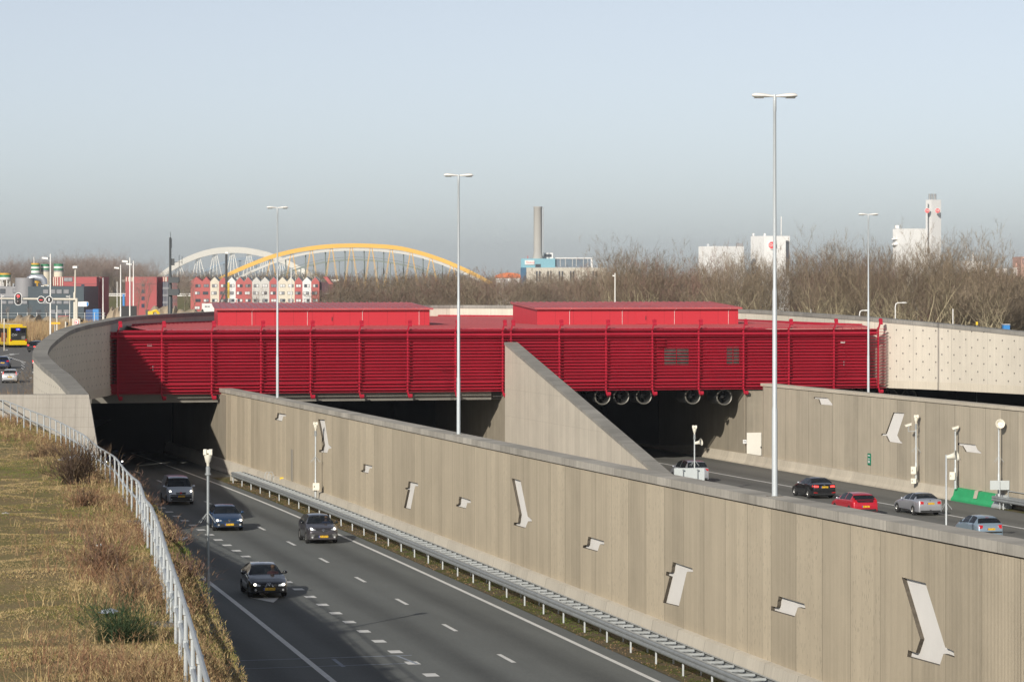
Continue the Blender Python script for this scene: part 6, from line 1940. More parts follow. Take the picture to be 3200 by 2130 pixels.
# ------------------------------------------------------------------ bridges
m_brw = M("bridge_white", (.90, .88, .80), .5, var=.03, scale=.05); m_bry = M("bridge_yellow", (.80, .47, .10), .5, var=.04, scale=.05); m_brb = M("bridge_shaded_grey", (.22, .28, .34), .6, var=.05, scale=.05); m_brg = M("bridge_green_grey", (.20, .235, .22), .6, var=.05, scale=.05)
def arch(name, pts, thick, dep, mat, root, Yf):
    """box-section arch: top edge through photo points, thickness in metres"""
    p = smooth_path([Vector((UX(u, Yf(u)), Yf(u), VZ(v, Yf(u)))) for u, v in pts], 5)
    mb = MB(); n = len(p); vs = []; fs = []
    for q in p: vs += [q, q + Vector((0, dep, 0)), q + Vector((0, dep, -thick)), q + Vector((0, 0, -thick))]
    for i in range(n - 1):
        for k in range(4): fs.append((i * 4 + k, i * 4 + (k + 1) % 4, i * 4 + 4 + (k + 1) % 4, i * 4 + 4 + k))
    mb.add(vs, fs); mb.build(name, mat, root); return p
t = empty("arch_bridge", (UX(730, 1750), 1750, 0), "white steel arch bridge behind the left half of the houses", "bridge")
WPTS = [(440, 905), (483, 868), (527, 834), (578, 805), (629, 785), (680, 774), (731, 771.5), (777, 774.8), (835, 787), (885, 806), (933, 830), (982, 857), (1020, 884)]
Yw = lambda u: 1700 + (u - 480) * .10
arch("arch", WPTS, 3.2, 3.0, m_brw, t, Yw)
W2 = [(560, 892), (610, 858), (660, 833), (700, 815), (740, 806), (776, 803), (812, 806), (850, 816), (890, 836), (930, 862)]
arch("rear_arch", W2, 1.6, 2.0, m_brb, t, lambda u: 1800)  # rear arch and its hangers: their shade is put into the bluish grey
mb = MB(); mb.boxmm((UX(380, 1740), 1735, VZ(880, 1740)), (UX(1060, 1740), 1750, VZ(873, 1740))); mb.build("deck", m_brw, t)
def arch_v(pts, u): return float(np.interp(u, [a for a, b in pts], [b for a, b in pts]))
for uc in (560, 620, 672, 726, 778, 826, 880, 930):
    for du in (-22, -8, 8, 24):
        Y = Yw(uc) + 1.5; mb = MB(); mb.tube([Vector((UX(uc + du * .2, Y), Y, VZ(arch_v(WPTS, uc) + 16, Y))), Vector((UX(uc + du, Y), Y, VZ(876, Y)))], .16, 5); mb.build("hanger", m_brw, t)
for u in (590, 625, 660, 700, 748, 752, 796, 801, 850):
    mb = MB(); mb.tube([Vector((UX(u, 1801), 1801, VZ(arch_v(W2, u) + 4, 1801))), Vector((UX(u, 1801), 1801, VZ(876, 1801)))], .3, 5); mb.build("hanger", m_brb, t)
t = empty("arch_bridge", (UX(1100, 1550), 1550, 0), "long yellow arch bridge above the bare thicket", "bridge")
YP = [(610, 905), (650, 884), (685, 866), (737, 840), (796, 815), (855, 793.7), (913, 779), (972, 769), (1030, 763), (1100, 760.5), (1170, 762), (1242, 768), (1310, 783), (1378, 805), (1429, 826), (1487, 853), (1540, 882)]
Yy = lambda u: 1540 + (u - 700) * .02
arch("arch", YP, 2.0, 2.2, m_bry, t, Yy)
YP2 = [(690, 892), (760, 857), (830, 826), (900, 801), (970, 786), (1040, 778), (1110, 776), (1180, 778), (1250, 785), (1310, 797), (1380, 820), (1440, 845), (1500, 872)]
arch("rear_arch", YP2, 1.2, 2.0, m_fgrey, t, lambda u: 1575)
mb = MB(); mb.boxmm((UX(560, 1560), 1542, VZ(911, 1560)), (UX(1600, 1560), 1572, VZ(906, 1560))); mb.build("deck", m_brg, t)
for uc in (848, 912, 973, 1035.6, 1098, 1160, 1222.6, 1285, 1347, 1412):
    for du in (-20, -16, 16, 20):
        Y = Yy(uc) + 1.2; mb = MB(); mb.tube([Vector((UX(uc + du * .15, Y), Y, VZ(arch_v(YP, uc) + 11, Y))), Vector((UX(uc + du * 1.25, Y), Y, VZ(905, Y)))], .10, 5); mb.build("hanger", m_bry, t)
for uc in (893, 955, 1017, 1078, 1138, 1199, 1261, 1322, 1383):
    mb = MB(); mb.tube([Vector((UX(uc, 1577), 1577, VZ(arch_v(YP2, uc) + 6, 1577))), Vector((UX(uc, 1577), 1577, VZ(898, 1577)))], .3, 5); mb.build("hanger", m_brg, t)
t = empty("arch_bridge", (UX(1110, 1640), 1640, 0), "slim grey-green arched walkway seen through the yellow bridge", "bridge")
GP = [(860, 868), (915, 843), (960, 828), (1010, 817), (1060, 811), (1110, 809), (1160, 811), (1210, 816), (1260, 825), (1310, 838), (1360, 856), (1400, 874)]
arch("arch", GP, .9, 2.0, m_brg, t, lambda u: 1640)
mb = MB()
mb.tube([Vector((UX(u, 1640), 1640, VZ(v - 6, 1640))) for u, v in GP], .1, 4); mb.build("handrail", m_brg, t)
for u in range(900, 1380, 40):
    mb = MB(); mb.tube([Vector((UX(u, 1641), 1641, VZ(arch_v(GP, u) + 3, 1641))), Vector((UX(u, 1641), 1641, VZ(900, 1641)))], .22, 5); mb.build("column", m_brg, t)
# ------------------------------------------------------------------ power plant with chimney
YE = 2000.0
m_cgrey = M("chimney_concrete", (.40, .39, .36), .8, var=.06, scale=.05); m_pblue = M("plant_blue", (.20, .42, .50), .6, var=.04, scale=.05); m_pcream = M("plant_cream", (.55, .51, .43), .8, var=.05, scale=.05); m_dblue = M("plant_glass_blue", (.05, .13, .22), .3, var=.15, scale=.1); m_pglass = M("plant_glass", (.14, .18, .22), .3, var=.3, scale=.15)
t = empty("chimney", (UX(1681, YE), YE + 6, 0), "tall round concrete chimney of the blue power plant", "chimney")
mb = MB(); r1 = 13.2 * YE / F; mb.lathe((UX(1681, YE), YE + 6, 0), [(r1 * 1.5, 0), (r1 * 1.35, VZ(808, YE)), (r1 * 1.05, VZ(791, YE)), (r1, VZ(788, YE)), (r1 * .98, VZ(650, YE)), (r1 * 1.08, VZ(648, YE)), (r1 * 1.08, VZ(645, YE))], 28); mb.build("shaft", m_cgrey, t, smooth=True)
mb = MB(); mb.tube([Vector((UX(1697, YE), YE + 3, VZ(800, YE))), Vector((UX(1697, YE), YE + 3, VZ(648, YE)))], .35, 5); mb.build("ladder", m_galv, t)
t = empty("power_plant", (UX(1740, YE), YE + 10, 0), "blue and cream power plant below the round chimney", "building")
bbox(t, "wall", 1628, 1735, 808, YE, 30, m_pblue, v1=836); bbox(t, "glass_hall", 1735.3, 1848, 808.5, YE + 2, 28, m_pglass, v1=833)
bbox(t, "roof_frame", 1735, 1852, 805, YE + 1.5, 29, m_fwhite, v1=808.3); bbox(t, "end_frame", 1846, 1852, 808.5, YE + 1.6, 28, m_fwhite, v1=836)
bbox(t, "lower_wall", 1645, 1895, 836.3, YE - 1, 40, m_pcream); bbox(t, "stair_tower", 1627, 1644.6, 836.3, YE - 1.2, 30, m_dblue)
bbox(t, "penthouse", 1697, 1728, 790, YE + 12, 10, m_fwhite, v1=808); fwindow(t, 1702, 794, 1724, 803, YE + 12, m_win)
for u in (1675, 1684, 1710, 1719, 1746, 1755, 1781, 1790, 1851, 1861): fwindow(t, u, 847, u + 5, 880, YE - 1, m_win, False)
for u in (1750, 1766, 1788, 1800, 1822, 1836): fwindow(t, u, 809, u + 1.6, 833, YE + 2, m_fgrey, False, 1, "mullion")
fwindow(t, 1673, 825, 1690, 835, YE, m_win)
b = MB(); b.boxmm((UX(1640, YE), YE - .6, VZ(827, YE)), (UX(1670, YE), YE - .1, VZ(813, YE))); sg = b.build("sign_board", m_fwhite, t)
m_signred = M("sign_red", (.70, .06, .07), .5, var=0)
lettering("Eneco", 2.0, m_signred, sg, Vector((UX(1657.5, YE), YE - .65, VZ(820, YE))))
for u in (1648, 1682): bbox(t, "flue", u, u + 2.5, 799, YE + 4, .6, m_fredd, v1=808)
# orange roofed hall
t = empty("orange_hall", (UX(1585, 1350), 1355, 0), "low hall with an orange curved roof left of the power plant", "building")
m_org = M("orange_roof", (.62, .17, .06), .5, var=.06, scale=.1)
bbox(t, "wall", 1548, 1624, 868, 1350, 12, m_fwhite)
mb = MB(); mb.prism([Vector((UX(u, 1350), 1349.5, VZ(v, 1350))) for u, v in ((1545, 868), (1628, 868), (1626, 858), (1610, 853), (1585, 851.5), (1562, 855), (1548, 861))], (0, 13, 0)); mb.build("roof", m_org, t)
# ------------------------------------------------------------------ white factory
m_whiteA = M("factory_white", (.82, .82, .80), .6, var=.02, scale=.05); m_whiteB = M("factory_white_shade", (.74, .75, .75), .6, var=.02, scale=.05)
YD = 1300.0
def octagon(u, v, ru, Y, txt, parent):
    t = empty("factory_sign", Vector((UX(u, Y), Y - 1, VZ(v, Y))), parent, "sign")
    r = ru * Y / F; c = Vector((UX(u, Y), Y - .8, VZ(v, Y)))
    for k, (rr, mt, nm, dy) in enumerate(((1.0, m_whiteA, "rim", 0), (.86, m_signred, "panel", -.15))):
        mb = MB(); mb.prism([c + Vector((rr * r * math.cos(R(22.5 + 45 * i)), dy, rr * r * math.sin(R(22.5 + 45 * i)))) for i in range(8)], (0, .5, 0)); mb.build(nm, mt, t)
    lettering(txt, r * 1.0, m_wht, t, c + Vector((0, -.2, 0)))
def corner_block(root, u0, uc, u1, v0, Y, dl, dr, v1=None, nm="wall"):
    z0 = 0 if v1 is None else VZ(v1, Y)
    a, b, c = Vector((UX(u0, Y + dl), Y + dl, 0)), Vector((UX(uc, Y), Y, 0)), Vector((UX(u1, Y + dr), Y + dr, 0))
    d = a + (c - b); zt = VZ(v0, Y)
    mb = MB(); mb.prism([Vector((q.x, q.y, z0)) for q in (a, b, c, d)], (0, 0, zt - z0)); return mb.build(nm, m_whiteA, root)
t = empty("factory_building", (UX(2250, YD), YD + 10, 0), "plain white factory block behind the trees, left of the signed block", "building")
corner_block(t, 2183, 2237, 2325, 769, YD, 14, 6); bbox(t, "roof_unit", 2302, 2322, 760, YD + 12, 4, m_lgrey, v1=769); bbox(t, "roof_vent", 2209, 2216, 762, YD + 14, 1, m_galv, v1=769)
t = empty("factory_building", (UX(2410, YD), YD + 30, 0), "white factory block with a red octagon sign behind the tallest lamp", "building")
corner_block(t, 2346, 2388, 2468, 737, YD + 20, 12, 3)
YS = YD + 20
mb = MB(); mb.boxmm((UX(2457, YS), YS + 2, VZ(860, YS)), (UX(2466, YS), YS + 2.6, VZ(751.5, YS))); mb.build("window_strip", m_win, t)
mb = MB(); mb.tube([Vector((UX(2449, YS), YS + 12, VZ(737, YS))), Vector((UX(2449, YS), YS + 12, VZ(675, YS)))], .18, 5); mb.build("antenna", m_lampw, t)
for u in (2352, 2387): bbox(t, "roof_vent", u, u + 5, 729, YS + 9, 1, m_lampw, v1=737)
octagon(2412, 766, 13.5, YS + 1, "DE", "red octagonal lettered sign on the white block by the tallest lamp")
YT = 1400.0
t = empty("factory_building", (UX(2850, YT), YT + 12, 0), "white factory with a tall tower and three steel flues at the right", "building")
corner_block(t, 2790, 2839, 2900, 714, YT, 12, 5); bbox(t, "roof_unit", 2798, 2809, 704, YT + 14, 3, m_lampw, v1=714)
corner_block(t, 2893, 2911, 2941, 624, YT - 6, 5, 3, nm="tower")
for u0, u1 in ((2901, 2907), (2909, 2915.5), (2917.5, 2925)):
    mb = MB(); mb.lathe((UX((u0 + u1) / 2, YT), YT - 1, VZ(624, YT)), [((u1 - u0) / 2 * YT / F, 0), ((u1 - u0) / 2 * YT / F, VZ(606, YT) - VZ(624, YT))], 14); mb.build("flue", M("steel_flue", (.45, .45, .44), .3, .8, .1, .2), t, smooth=True)
for u, v0 in ((2902, 637), (2921, 637), (2929, 637)):
    dy = 2.2 if u < 2911 else .6 + (u - 2911) * .1
    mb = MB(); mb.boxmm((UX(u - .9, YT - 6), YT - 6 + dy - .5, VZ(800, YT)), (UX(u + .9, YT - 6), YT - 6 + dy + .3, VZ(v0, YT))); mb.build("window_strip", m_win, t)
mb = MB(); mb.boxmm((UX(2875, YT), YT + 3.2, VZ(800, YT)), (UX(2881.5, YT), YT + 4, VZ(729, YT))); mb.build("window_strip", m_win, t)
for v in (745, 762): bbox(t, "balcony", 2787, 2804, v, YT + 8, 3, m_whiteA, v1=v + 3)
octagon(2897, 658.5, 8.6, YT - 7, "DE", "red octagonal lettered sign on the left face of the white tower")
octagon(2929, 658.5, 8.6, YT - 7, "DE", "red octagonal lettered sign on the right face of the white tower")
# low works on the right
YL = 1150.0
m_brick = M("dark_brick", (.16, .055, .05), .85, var=.15, scale=.2); m_brickr = M("red_band", (.42, .06, .055), .7, var=.1, scale=.2); m_pink = M("pink_brick", (.48, .30, .24), .8, var=.06, scale=.2)
t = empty("works_building", (UX(3060, YL), YL + 10, 0), "long low red-brown works with white roof blocks at the right", "building")
bbox(t, "wall", 2900, 3192, 862, YL, 30, m_brick); bbox(t, "red_band", 2955, 3192, 871, YL - .3, .25, m_brickr, v1=882)
fwindow(t, 3048, 872, 3075, 886, YL - .4, m_wing, True, 4)
bbox(t, "white_roof_block", 3021, 3070, 816, YL + 6, 12, m_whiteA, v1=862); bbox(t, "white_roof_block", 3026, 3123, 847, YL + 2, 10, m_fwhite, v1=861.8)
mb = MB(); mb.tube([Vector((UX(3053, YL), YL + 10, VZ(816, YL))), Vector((UX(3053, YL), YL + 10, VZ(786, YL)))], .25, 5); mb.build("mast", m_lampw, t)
bbox(t, "roof_unit", 3100, 3130, 839, YL + 12, 6, m_fgrey, v1=848); bbox(t, "roof_unit", 3134, 3146, 838, YL + 12, 6, m_fwhite, v1=862); bbox(t, "roof_unit", 3168, 3190, 836, YL + 3, 6, m_fwhite, v1=862); bbox(t, "roof_unit", 3174, 3186, 822, YL + 4, 4, m_pink, v1=836)
mb = MB(); mb.tube([Vector((UX(3102, YL), YL + 10, VZ(848, YL))), Vector((UX(3102, YL), YL + 10, VZ(825, YL)))], .35, 6); mb.build("flue", m_lampw, t)
t = empty("brick_tower", (UX(3215, YL), YL, 0), "pink brick block with a lettered wall at the right frame edge", "building")
bbox(t, "wall", 3191.5, 3300, 802, YL - 6, 20, m_pink)
lettering("DE", 2.6, m_win, t, Vector((UX(3208, YL - 6), YL - 6.1, VZ(817, YL - 6))))
# ------------------------------------------------------------------ drill rig, board and mast
t = empty("drill_rig", (UX(708, 1080), 1080, 0), "tall black drill mast with a yellow motor before the gabled houses", "drilling rig")
bbox(t, "mast", 703.8, 710.6, 790, 1080, .7, m_black); bbox(t, "motor", 710.9, 717, 882, 1080, .9, m_yel, v1=932); bbox(t, "mast_head", 702.5, 713.5, 787.5, 1079.8, 1, m_lampw, v1=793)
mb = MB(); mb.tube([Vector((UX(684, 1080), 1081, VZ(948, 1080))), Vector((UX(704, 1080), 1081, VZ(905, 1080)))], .22, 5); mb.build("stay", m_dkgrey, t)
mb = MB(); mb.boxmm((UX(690, 1080), 1078, 0), (UX(722, 1080), 1084, 3.2)); mb.build("carrier", m_yel, t)
Yq = 345.0
t = empty("sign_mast", P(531.5, 985, Yq), "dark steel mast with two box housings behind the left ring wall", "mast")
zb_ = 5.0
mb = MB(); mb.lathe((UX(532, Yq), Yq, 0), [(.24, zb_), (.24, VZ(925, Yq)), (.17, VZ(920, Yq)), (.16, VZ(860, Yq)), (.13, VZ(855, Yq)), (.11, VZ(742, Yq))], 12); mb.build("pole", m_dkgrey, t, smooth=True)
for v0, v1 in ((865.5, 884), (902.5, 922.5)):
    x0, x1 = UX(526.5, Yq), UX(560, Yq); z1, z0 = VZ(v0, Yq), VZ(v1, Yq); mb = MB()
    mb.prism([Vector((x0, Yq - .5, z0)), Vector((x1 - .1, Yq - .5, z0)), Vector((x1, Yq - .5, z0 + .12)), Vector((x1, Yq - .5, z1 - .12)), Vector((x1 - .1, Yq - .5, z1)), Vector((x0, Yq - .5, z1))], (0, 1.0, 0)); mb.build("housing", m_dkgrey, t)
mb = MB(); mb.boxmm((UX(536, Yq), Yq - .1, VZ(829, Yq)), (UX(545, Yq), Yq + .1, VZ(808, Yq))); mb.build("antenna_box", m_dkgrey, t)
mb = MB(); mb.tube([Vector((UX(545, Yq), Yq, VZ(819, Yq))), Vector((UX(570, Yq), Yq, VZ(819, Yq)))], .02, 4); mb.build("antenna_arm", m_dkgrey, t)
for u, v0, v1 in ((560, 797, 835), (569, 800, 825), (533, 725, 742), (536.5, 745, 775)):
    mb = MB(); mb.tube([Vector((UX(u, Yq), Yq, VZ(v1, Yq))), Vector((UX(u, Yq), Yq, VZ(v0, Yq)))], .025, 4); mb.build("aerial", m_dkgrey, t)
t = empty("sign_board", P(403, 990, 400), "large plain black board standing behind the left ring wall", "board")
mb = MB(); mb.boxmm((UX(379, 400), 400, VZ(991, 400)), (UX(427, 400), 400.2, VZ(955.5, 400))); mb.build("panel", m_black, t)
for u in (384, 421):
    mb = MB(); mb.boxmm((UX(u, 400), 400.25, 4.5), (UX(u + 2, 400), 400.4, VZ(960, 400))); mb.build("post", m_galv, t)
m_blu = M("bright_blue", (.03, .22, .55), .5, var=.1, scale=.4); m_navyc = M("container_blue", (.02, .06, .17), .5, var=.1, scale=.4)
mb = MB(); mb.boxmm((UX(383, 1050), 1050, 0), (UX(389, 1050), 1050.7, VZ(918, 1050))); tag(mb.build("blue_pile", m_blu), "bright blue upright pile left of the second red block", "pile")
for u0, u1, lb in ((268, 289, "dark blue container at the foot of the first red block"), (289.5, 308, "lighter blue container beside the dark one")):
    mb = MB(); mb.boxmm((UX(u0, 1020), 1020, 0), (UX(u1, 1020), 1026, VZ(965.5 if u0 > 280 else 967, 1020))); tag(mb.build("container", m_navyc if u0 < 280 else m_blu), lb, "container", "site containers")
# sand heaps
m_sand = M("sand", (.40, .32, .22), .95, var=.1, scale=.15)
def mound(u0, u1, v, Y, label, mat, depth=20, zb=0.0, name="sand_heap"):
    nn = 17; vs = []; fs = []; x0, x1 = UX(u0, Y), UX(u1, Y); H = VZ(v, Y) - zb
    for i in range(nn):
        for j in range(9):
            a, b = i / (nn - 1), j / 8
            h = min(1, 2.6 * math.sin(math.pi * a) ** .8) * math.sin(math.pi * b) ** .7 * (1 + .12 * math.sin(a * 17 + j) + .08 * math.sin(a * 31))
            vs.append((x0 + (x1 - x0) * a, Y - depth / 2 + depth * b, zb + H * max(0, min(1.05, h))))
    for i in range(nn - 1):
        for j in range(8): fs.append((i * 9 + j, (i + 1) * 9 + j, (i + 1) * 9 + j + 1, i * 9 + j + 1))
    mb = MB(); mb.add(vs, fs); return tag(mb.build(name, mat, smooth=True), label, "heap")
mound(338, 392, 961, 1000, "sand heap left of the black board", m_sand); mound(462, 560, 958, 1010, "sand heap behind the dark mast", m_sand); mound(540, 645, 968, 1010, "flatter sand heap before the gabled houses", m_sand)
mound(40, 130, 986, 560, "pale sand heap behind the reeds on the left", m_sand, 16, 5.4); mound(120, 260, 990, 570, "long pale sand heap behind the yellow bus", m_sand, 16, 5.4)
t = empty("excavator", (UX(478, 985), 985, 0), "yellow excavator by the sand heaps behind the ring wall", "excavator")
bbox(t, "body", 462, 478, 972, 985, 3, m_yel); bbox(t, "cab", 455, 463, 968, 985.5, 2, m_dkgrey)
mb = MB(); mb.tube([Vector((UX(476, 985), 985, VZ(974, 985))), Vector((UX(488, 985), 985, VZ(970, 985))), Vector((UX(498, 985), 985, VZ(982, 985)))], .45, 6); mb.build("arm", m_yel, t)
# grassy embankment with a road between the red blocks
m_bankfar = ground_mat("far_bank_grass", [(.35, (.13, .12, .06)), (.5, (.17, .15, .08)), (.65, (.12, .125, .05))], .05, .6)
mb = MB(); yb_ = 1330
mb.strip([Vector((x, yb_ - 30, 0)) for x in (-260, -120)], [Vector((x, yb_, VZ(926, yb_))) for x in (-260, -120)]); mb.strip([Vector((x, yb_, VZ(926, yb_))) for x in (-260, -120)], [Vector((x, yb_ + 14, VZ(925, yb_))) for x in (-260, -120)])
tag(mb.build("embankment", m_bankfar), kind='structure')
t = empty("guardrail", (UX(350, 1330), 1331, VZ(926, 1330)), "pale guard rail on the grassy embankment between the red blocks", "crash barrier")
for v0, v1, dy in ((917, 919.5, 12), (922, 925, 1)):
    mb = MB(); mb.boxmm((-258, 1330 + dy, VZ(v1, 1330)), (-122, 1330.2 + dy, VZ(v0, 1330))); mb.build("beam", m_lampw, t)
# ------------------------------------------------------------------ street on the left
def zs(Y): return CZ - 10.75 + .0215 * (min(Y, 392) - 326)
mb = MB()
for y0, y1, xr in ((180.6, 300, -33.2), (300, 345, -22), (345, 620, -14)):
    yy = frange(y0, y1, 12)
    mb.strip([Vector((-170, y, zs(y))) for y in yy], [Vector((xr, y, zs(y))) for y in yy], 0, 100)
tag(mb.build("street", m_street, loc=(0, 0, 0)), kind='structure')
mb = MB(); mb.prism([Vector(p) for p in ((-170, 620, 0), (-14, 620, 0), (-14, 620.1, 0), (-170, 620.1, 0))], (0, 0, zs(620))); mb.strip([Vector((-14, y, zs(y))) for y in (345, 620)], [Vector((20, y, 0)) for y in (345, 620)])
tag(mb.build("street_embankment", m_earth, loc=(0, 0, 0)), kind='structure')
mb = MB(); mb.strip([Vector((-170, y, zs(y) + .15)) for y in frange(430, 620, 20)], [Vector((-30, y, zs(y) + .15)) for y in frange(430, 620, 20)])
tag(mb.build("rough_ground", m_earth, loc=(0, 0, 0)), kind='structure')
def st(u, v):
    Y = 350.0
    for _ in range(60): Y = .5 * Y + .5 * (CZ - zs(Y)) * F / (v - YH)
    return Vector(((u - 1600) * Y / F, Y, zs(Y) + .006))
for pts in ([(28, 1107), (42, 1104), (46, 1108), (33, 1110)], [(0, 1112), (60, 1104), (60, 1105), (0, 1113.5)], [(27, 1105), (33, 1104.4), (40, 1108), (48, 1107)], [(100, 1162), (112, 1158), (114, 1161), (102, 1166)], [(92, 1180), (98, 1178), (99, 1180), (93, 1182)], [(16, 1093), (24, 1092), (25, 1094), (17, 1095)]):
    mb = MB(); mb.poly([st(*p) for p in pts]); tag(mb.build("road_marking", m_paint), kind='structure')
for k in range(9):
    u, v = 24 + k * 6.2, 1115 + k * 2.0; mb = MB(); mb.poly([st(u, v), st(u + 5.5, v - .6), st(u + 7, v + 1.2), st(u + 1.4, v + 1.9)]); tag(mb.build("road_marking", m_paint), kind='structure')
for k in range(8):
    u, v = 66 + (k % 3) * 3.6, 1131 + k * 3.0; mb = MB(); mb.poly([st(u, v), st(u + 3, v - .6), st(u + 4, v + 1.4), st(u + 1, v + 2)]); tag(mb.build("road_marking", m_paint), kind='structure')

# cars waiting on the street
GS = "cars on the street left of the ring wall"
def street_car(kind, mat, u, v, hd, label, **o):
    L = CAR[kind]['L']; p = st(u, v); h = Vector((hd[0], hd[1], .02)).normalized()
    return build_car(kind, mat, label, "car", Vector((p.x, p.y, p.z)) + h * (L * CS / 2), h, ("", o.pop('plate', "")), group=GS, **o)
street_car('small', psil2, 30, 1197, (-.10, 1), "silver hatchback with tall red tail lamps, nearest on the street", plate="12-KL-RT", tlmat=m_tailon, tl=[(.62, 1.22), (.72, 1.20), (.82, .84), (.66, .82)], plate_z=(.5, .66), spec=dict(H=1.48))
street_car('small', pnavy, 7, 1153, (-.10, 1), "rounded dark blue hatchback at the left frame edge", plate="8-XKH-41", plate_z=(.5, .72), rear_extra=[("chrome_strip", [(-.6, .52), (.6, .52), (.6, .49), (-.6, .49)], m_chrome)])
street_car('hatch', pblack, 102, 1100.5, (.28, 1), "black hatchback behind the yellow bus", tlmat=m_tailon)
street_car('estate', paint("paint_dark_grey", (.03, .034, .036), .3), 122, 1108, (.26, 1), "dark estate car half hidden by the ring wall", tlmat=m_tailon)
street_car('hatch', paint("paint_dark_red", (.05, .012, .016), .3), 122, 1153, (.05, 1), "dark car almost wholly hidden by the ring wall end", tlmat=m_tailon)
# bus
m_busy = paint("bus_yellow", (.72, .50, .0), 0, .3); m_busg = cglass("bus_glass", 1.0, (.012, .012, .014)); m_busd = M("bus_dark", (.03, .03, .028), .35, var=.1, scale=1)
pb = st(57, 1086)
t = empty("city_bus", pb, "yellow and black city bus seen from behind at the left edge", "bus", None, math.atan2(.42, 1))
L_, W2_, H_ = 12.0, 1.26, 3.0
def bxx(name, a, b, mat, par=t, bevel=0):
    mb = MB(); mb.boxmm(a, b); o = mb.build(name, mat, par, local=True)
    if bevel:
        bm = bmesh.new(); bm.from_mesh(o.data); bmesh.ops.bevel(bm, geom=bm.edges[:], offset=bevel, segments=3, affect='EDGES'); bm.to_mesh(o.data); bm.free()
    return o
bxx("body", (-W2_, 0, .32), (W2_, L_, 2.9), m_busy, bevel=.12)
bxx("roof_pod", (-.95, 1.0, 2.9), (.95, L_ - 2, 3.16), m_busy, bevel=.08)
bxx("rear_panel", (-1.06, -.03, 1.0), (1.14, .05, 2.72), m_busd, bevel=.02); bxx("rear_window", (-.98, -.045, 2.0), (1.04, 0, 2.62), m_busg)
bxx("side_window", (-W2_ - .02, 1.1, 1.3), (-W2_ + .05, L_ - .5, 2.6), m_busg); bxx("side_window", (W2_ - .05, 1.1, 1.3), (W2_ + .02, L_ - .5, 2.6), m_busg)
bxx("side_skirt", (-W2_ - .025, 1.6, .75), (-W2_ + .05, 4.4, 2.0), M("bus_poster", (.25, .08, .02), .5, var=.6, scale=1.2))
bxx("bumper", (-1.2, -.08, .34), (1.2, .1, .85), m_busy, bevel=.04)
dsp = bxx("route_display", (-.32, -.06, 2.36), (.22, -.03, 2.6), glow("bus_display", (.05, .06, .7), 1.2))
o = lettering("10", .24, m_wht, dsp, Vector((0, 0, 0))); o.location = (-.05, -.07, 2.48)
o = lettering("OV", .26, m_wht, t, Vector((0, 0, 0))); o.location = (-.35, -.06, 1.72)
mb = MB(); mb.lathe((-.72, -.05, 1.72), [(.15, 0), (.17, .01), (.15, .02), (.1, .02)], 16, axis='Y', caps=False); mb.build("emblem", m_wht, t, local=True)
for k in range(3): bxx("notice", (.45, -.05, 1.2 + k * .14), (.95, -.03, 1.24 + k * .14), m_fgrey)
for x in (-1.05, 1.05):
    bxx("tail_light", (x - .1, -.09, .9), (x + .1, -.03, 1.15), m_tail)
for y in (2.9, 9.0):
    for x in (-1.12, 1.12): wheel_parts(t, x, y, .48, .28, m_rimd)
t.scale = (.95, .95, .95)

# traffic light gantry
m_post = M("gantry_cream", (.60, .56, .47), .5, var=.05, scale=.5)
YG = 345.0
t = empty("signal_gantry", P(238, 1160, YG), "cream overhead gantry arm carrying the traffic lights", "gantry")
mb = MB(); mb.tube([Vector((UX(-60, YG), YG, VZ(932, YG))), Vector((UX(241, YG), YG, VZ(935, YG)))], [.085, .13], 10); mb.build("arm", m_post, t, smooth=True)
mb = MB(); mb.tube([Vector((UX(239.5, YG), YG, zs(YG))), Vector((UX(239.5, YG), YG, VZ(932, YG)))], .16, 10); mb.build("post", m_post, t, smooth=True)
mb = MB(); mb.tube([Vector((UX(231.5, YG), YG + .4, zs(YG))), Vector((UX(231.5, YG), YG + .4, VZ(915, YG))), Vector((UX(233, YG), YG + .4, VZ(910, YG))), Vector((UX(233.8, YG), YG + .4, VZ(835, YG)))], [.14, .13, .09, .07], 10); mb.build("lamp_mast", m_post, t, smooth=True)
mb = MB(); mb.boxmm((UX(227, YG), YG, VZ(838, YG)), (UX(241, YG), YG + .8, VZ(831, YG))); mb.build("lamp_head", m_lampw, t)
mb = MB(); mb.boxmm((UX(226, YG), YG - .2, VZ(1018, YG)), (UX(249, YG), YG + .6, VZ(995, YG))); mb.build("control_cabinet", m_post, t)
m_red_on = glow("signal_red", (1.0, .03, .03), 3.0); m_sigw = glow("signal_white", (1, 1, 1), 2.0)
def signal(u, v, w_, h_, lamps, label):
    t = empty("traffic_light", P(u, v, YG - .3), label, "traffic light")
    Y = YG - .22
    def oval(ww, hh, y0, th, mat, nm, par):
        pts = []
        for k in range(28):
            a = 2 * math.pi * k / 28; x = ww * math.cos(a); z = ww * math.sin(a) + (hh - ww) * (1 if math.sin(a) >= 0 else -1)
            pts.append(Vector((UX(u, Y) + x, y0, VZ(v, Y) + z)))
        mb = MB(); mb.prism(pts, (0, th, 0)); return mb.build(nm, mat, par)
    k = Y / F
    oval(w_ * k, h_ * k, Y, .06, m_wht, "rim", t); b = oval(w_ * k * .84, h_ * k - w_ * k * .16, Y - .03, .04, m_black, "board", t)
    for (du, dv, r, mat) in lamps:
        mb = MB(); mb.lathe((UX(u + du, Y), Y - .05, VZ(v + dv, Y)), [(r * k, .03), (r * k, -.02), (0, -.05)], 12, axis='Y', caps=False); mb.build("lamp", mat, b)
m_off = M("signal_off", (.03, .012, .01), .3, var=0)
signal(57, 934, 11.8, 20, [(0, -9, 3.8, m_red_on), (0, 0, 3.6, m_off), (0, 9, 3.6, m_off)], "tall oval signal showing a red lamp")
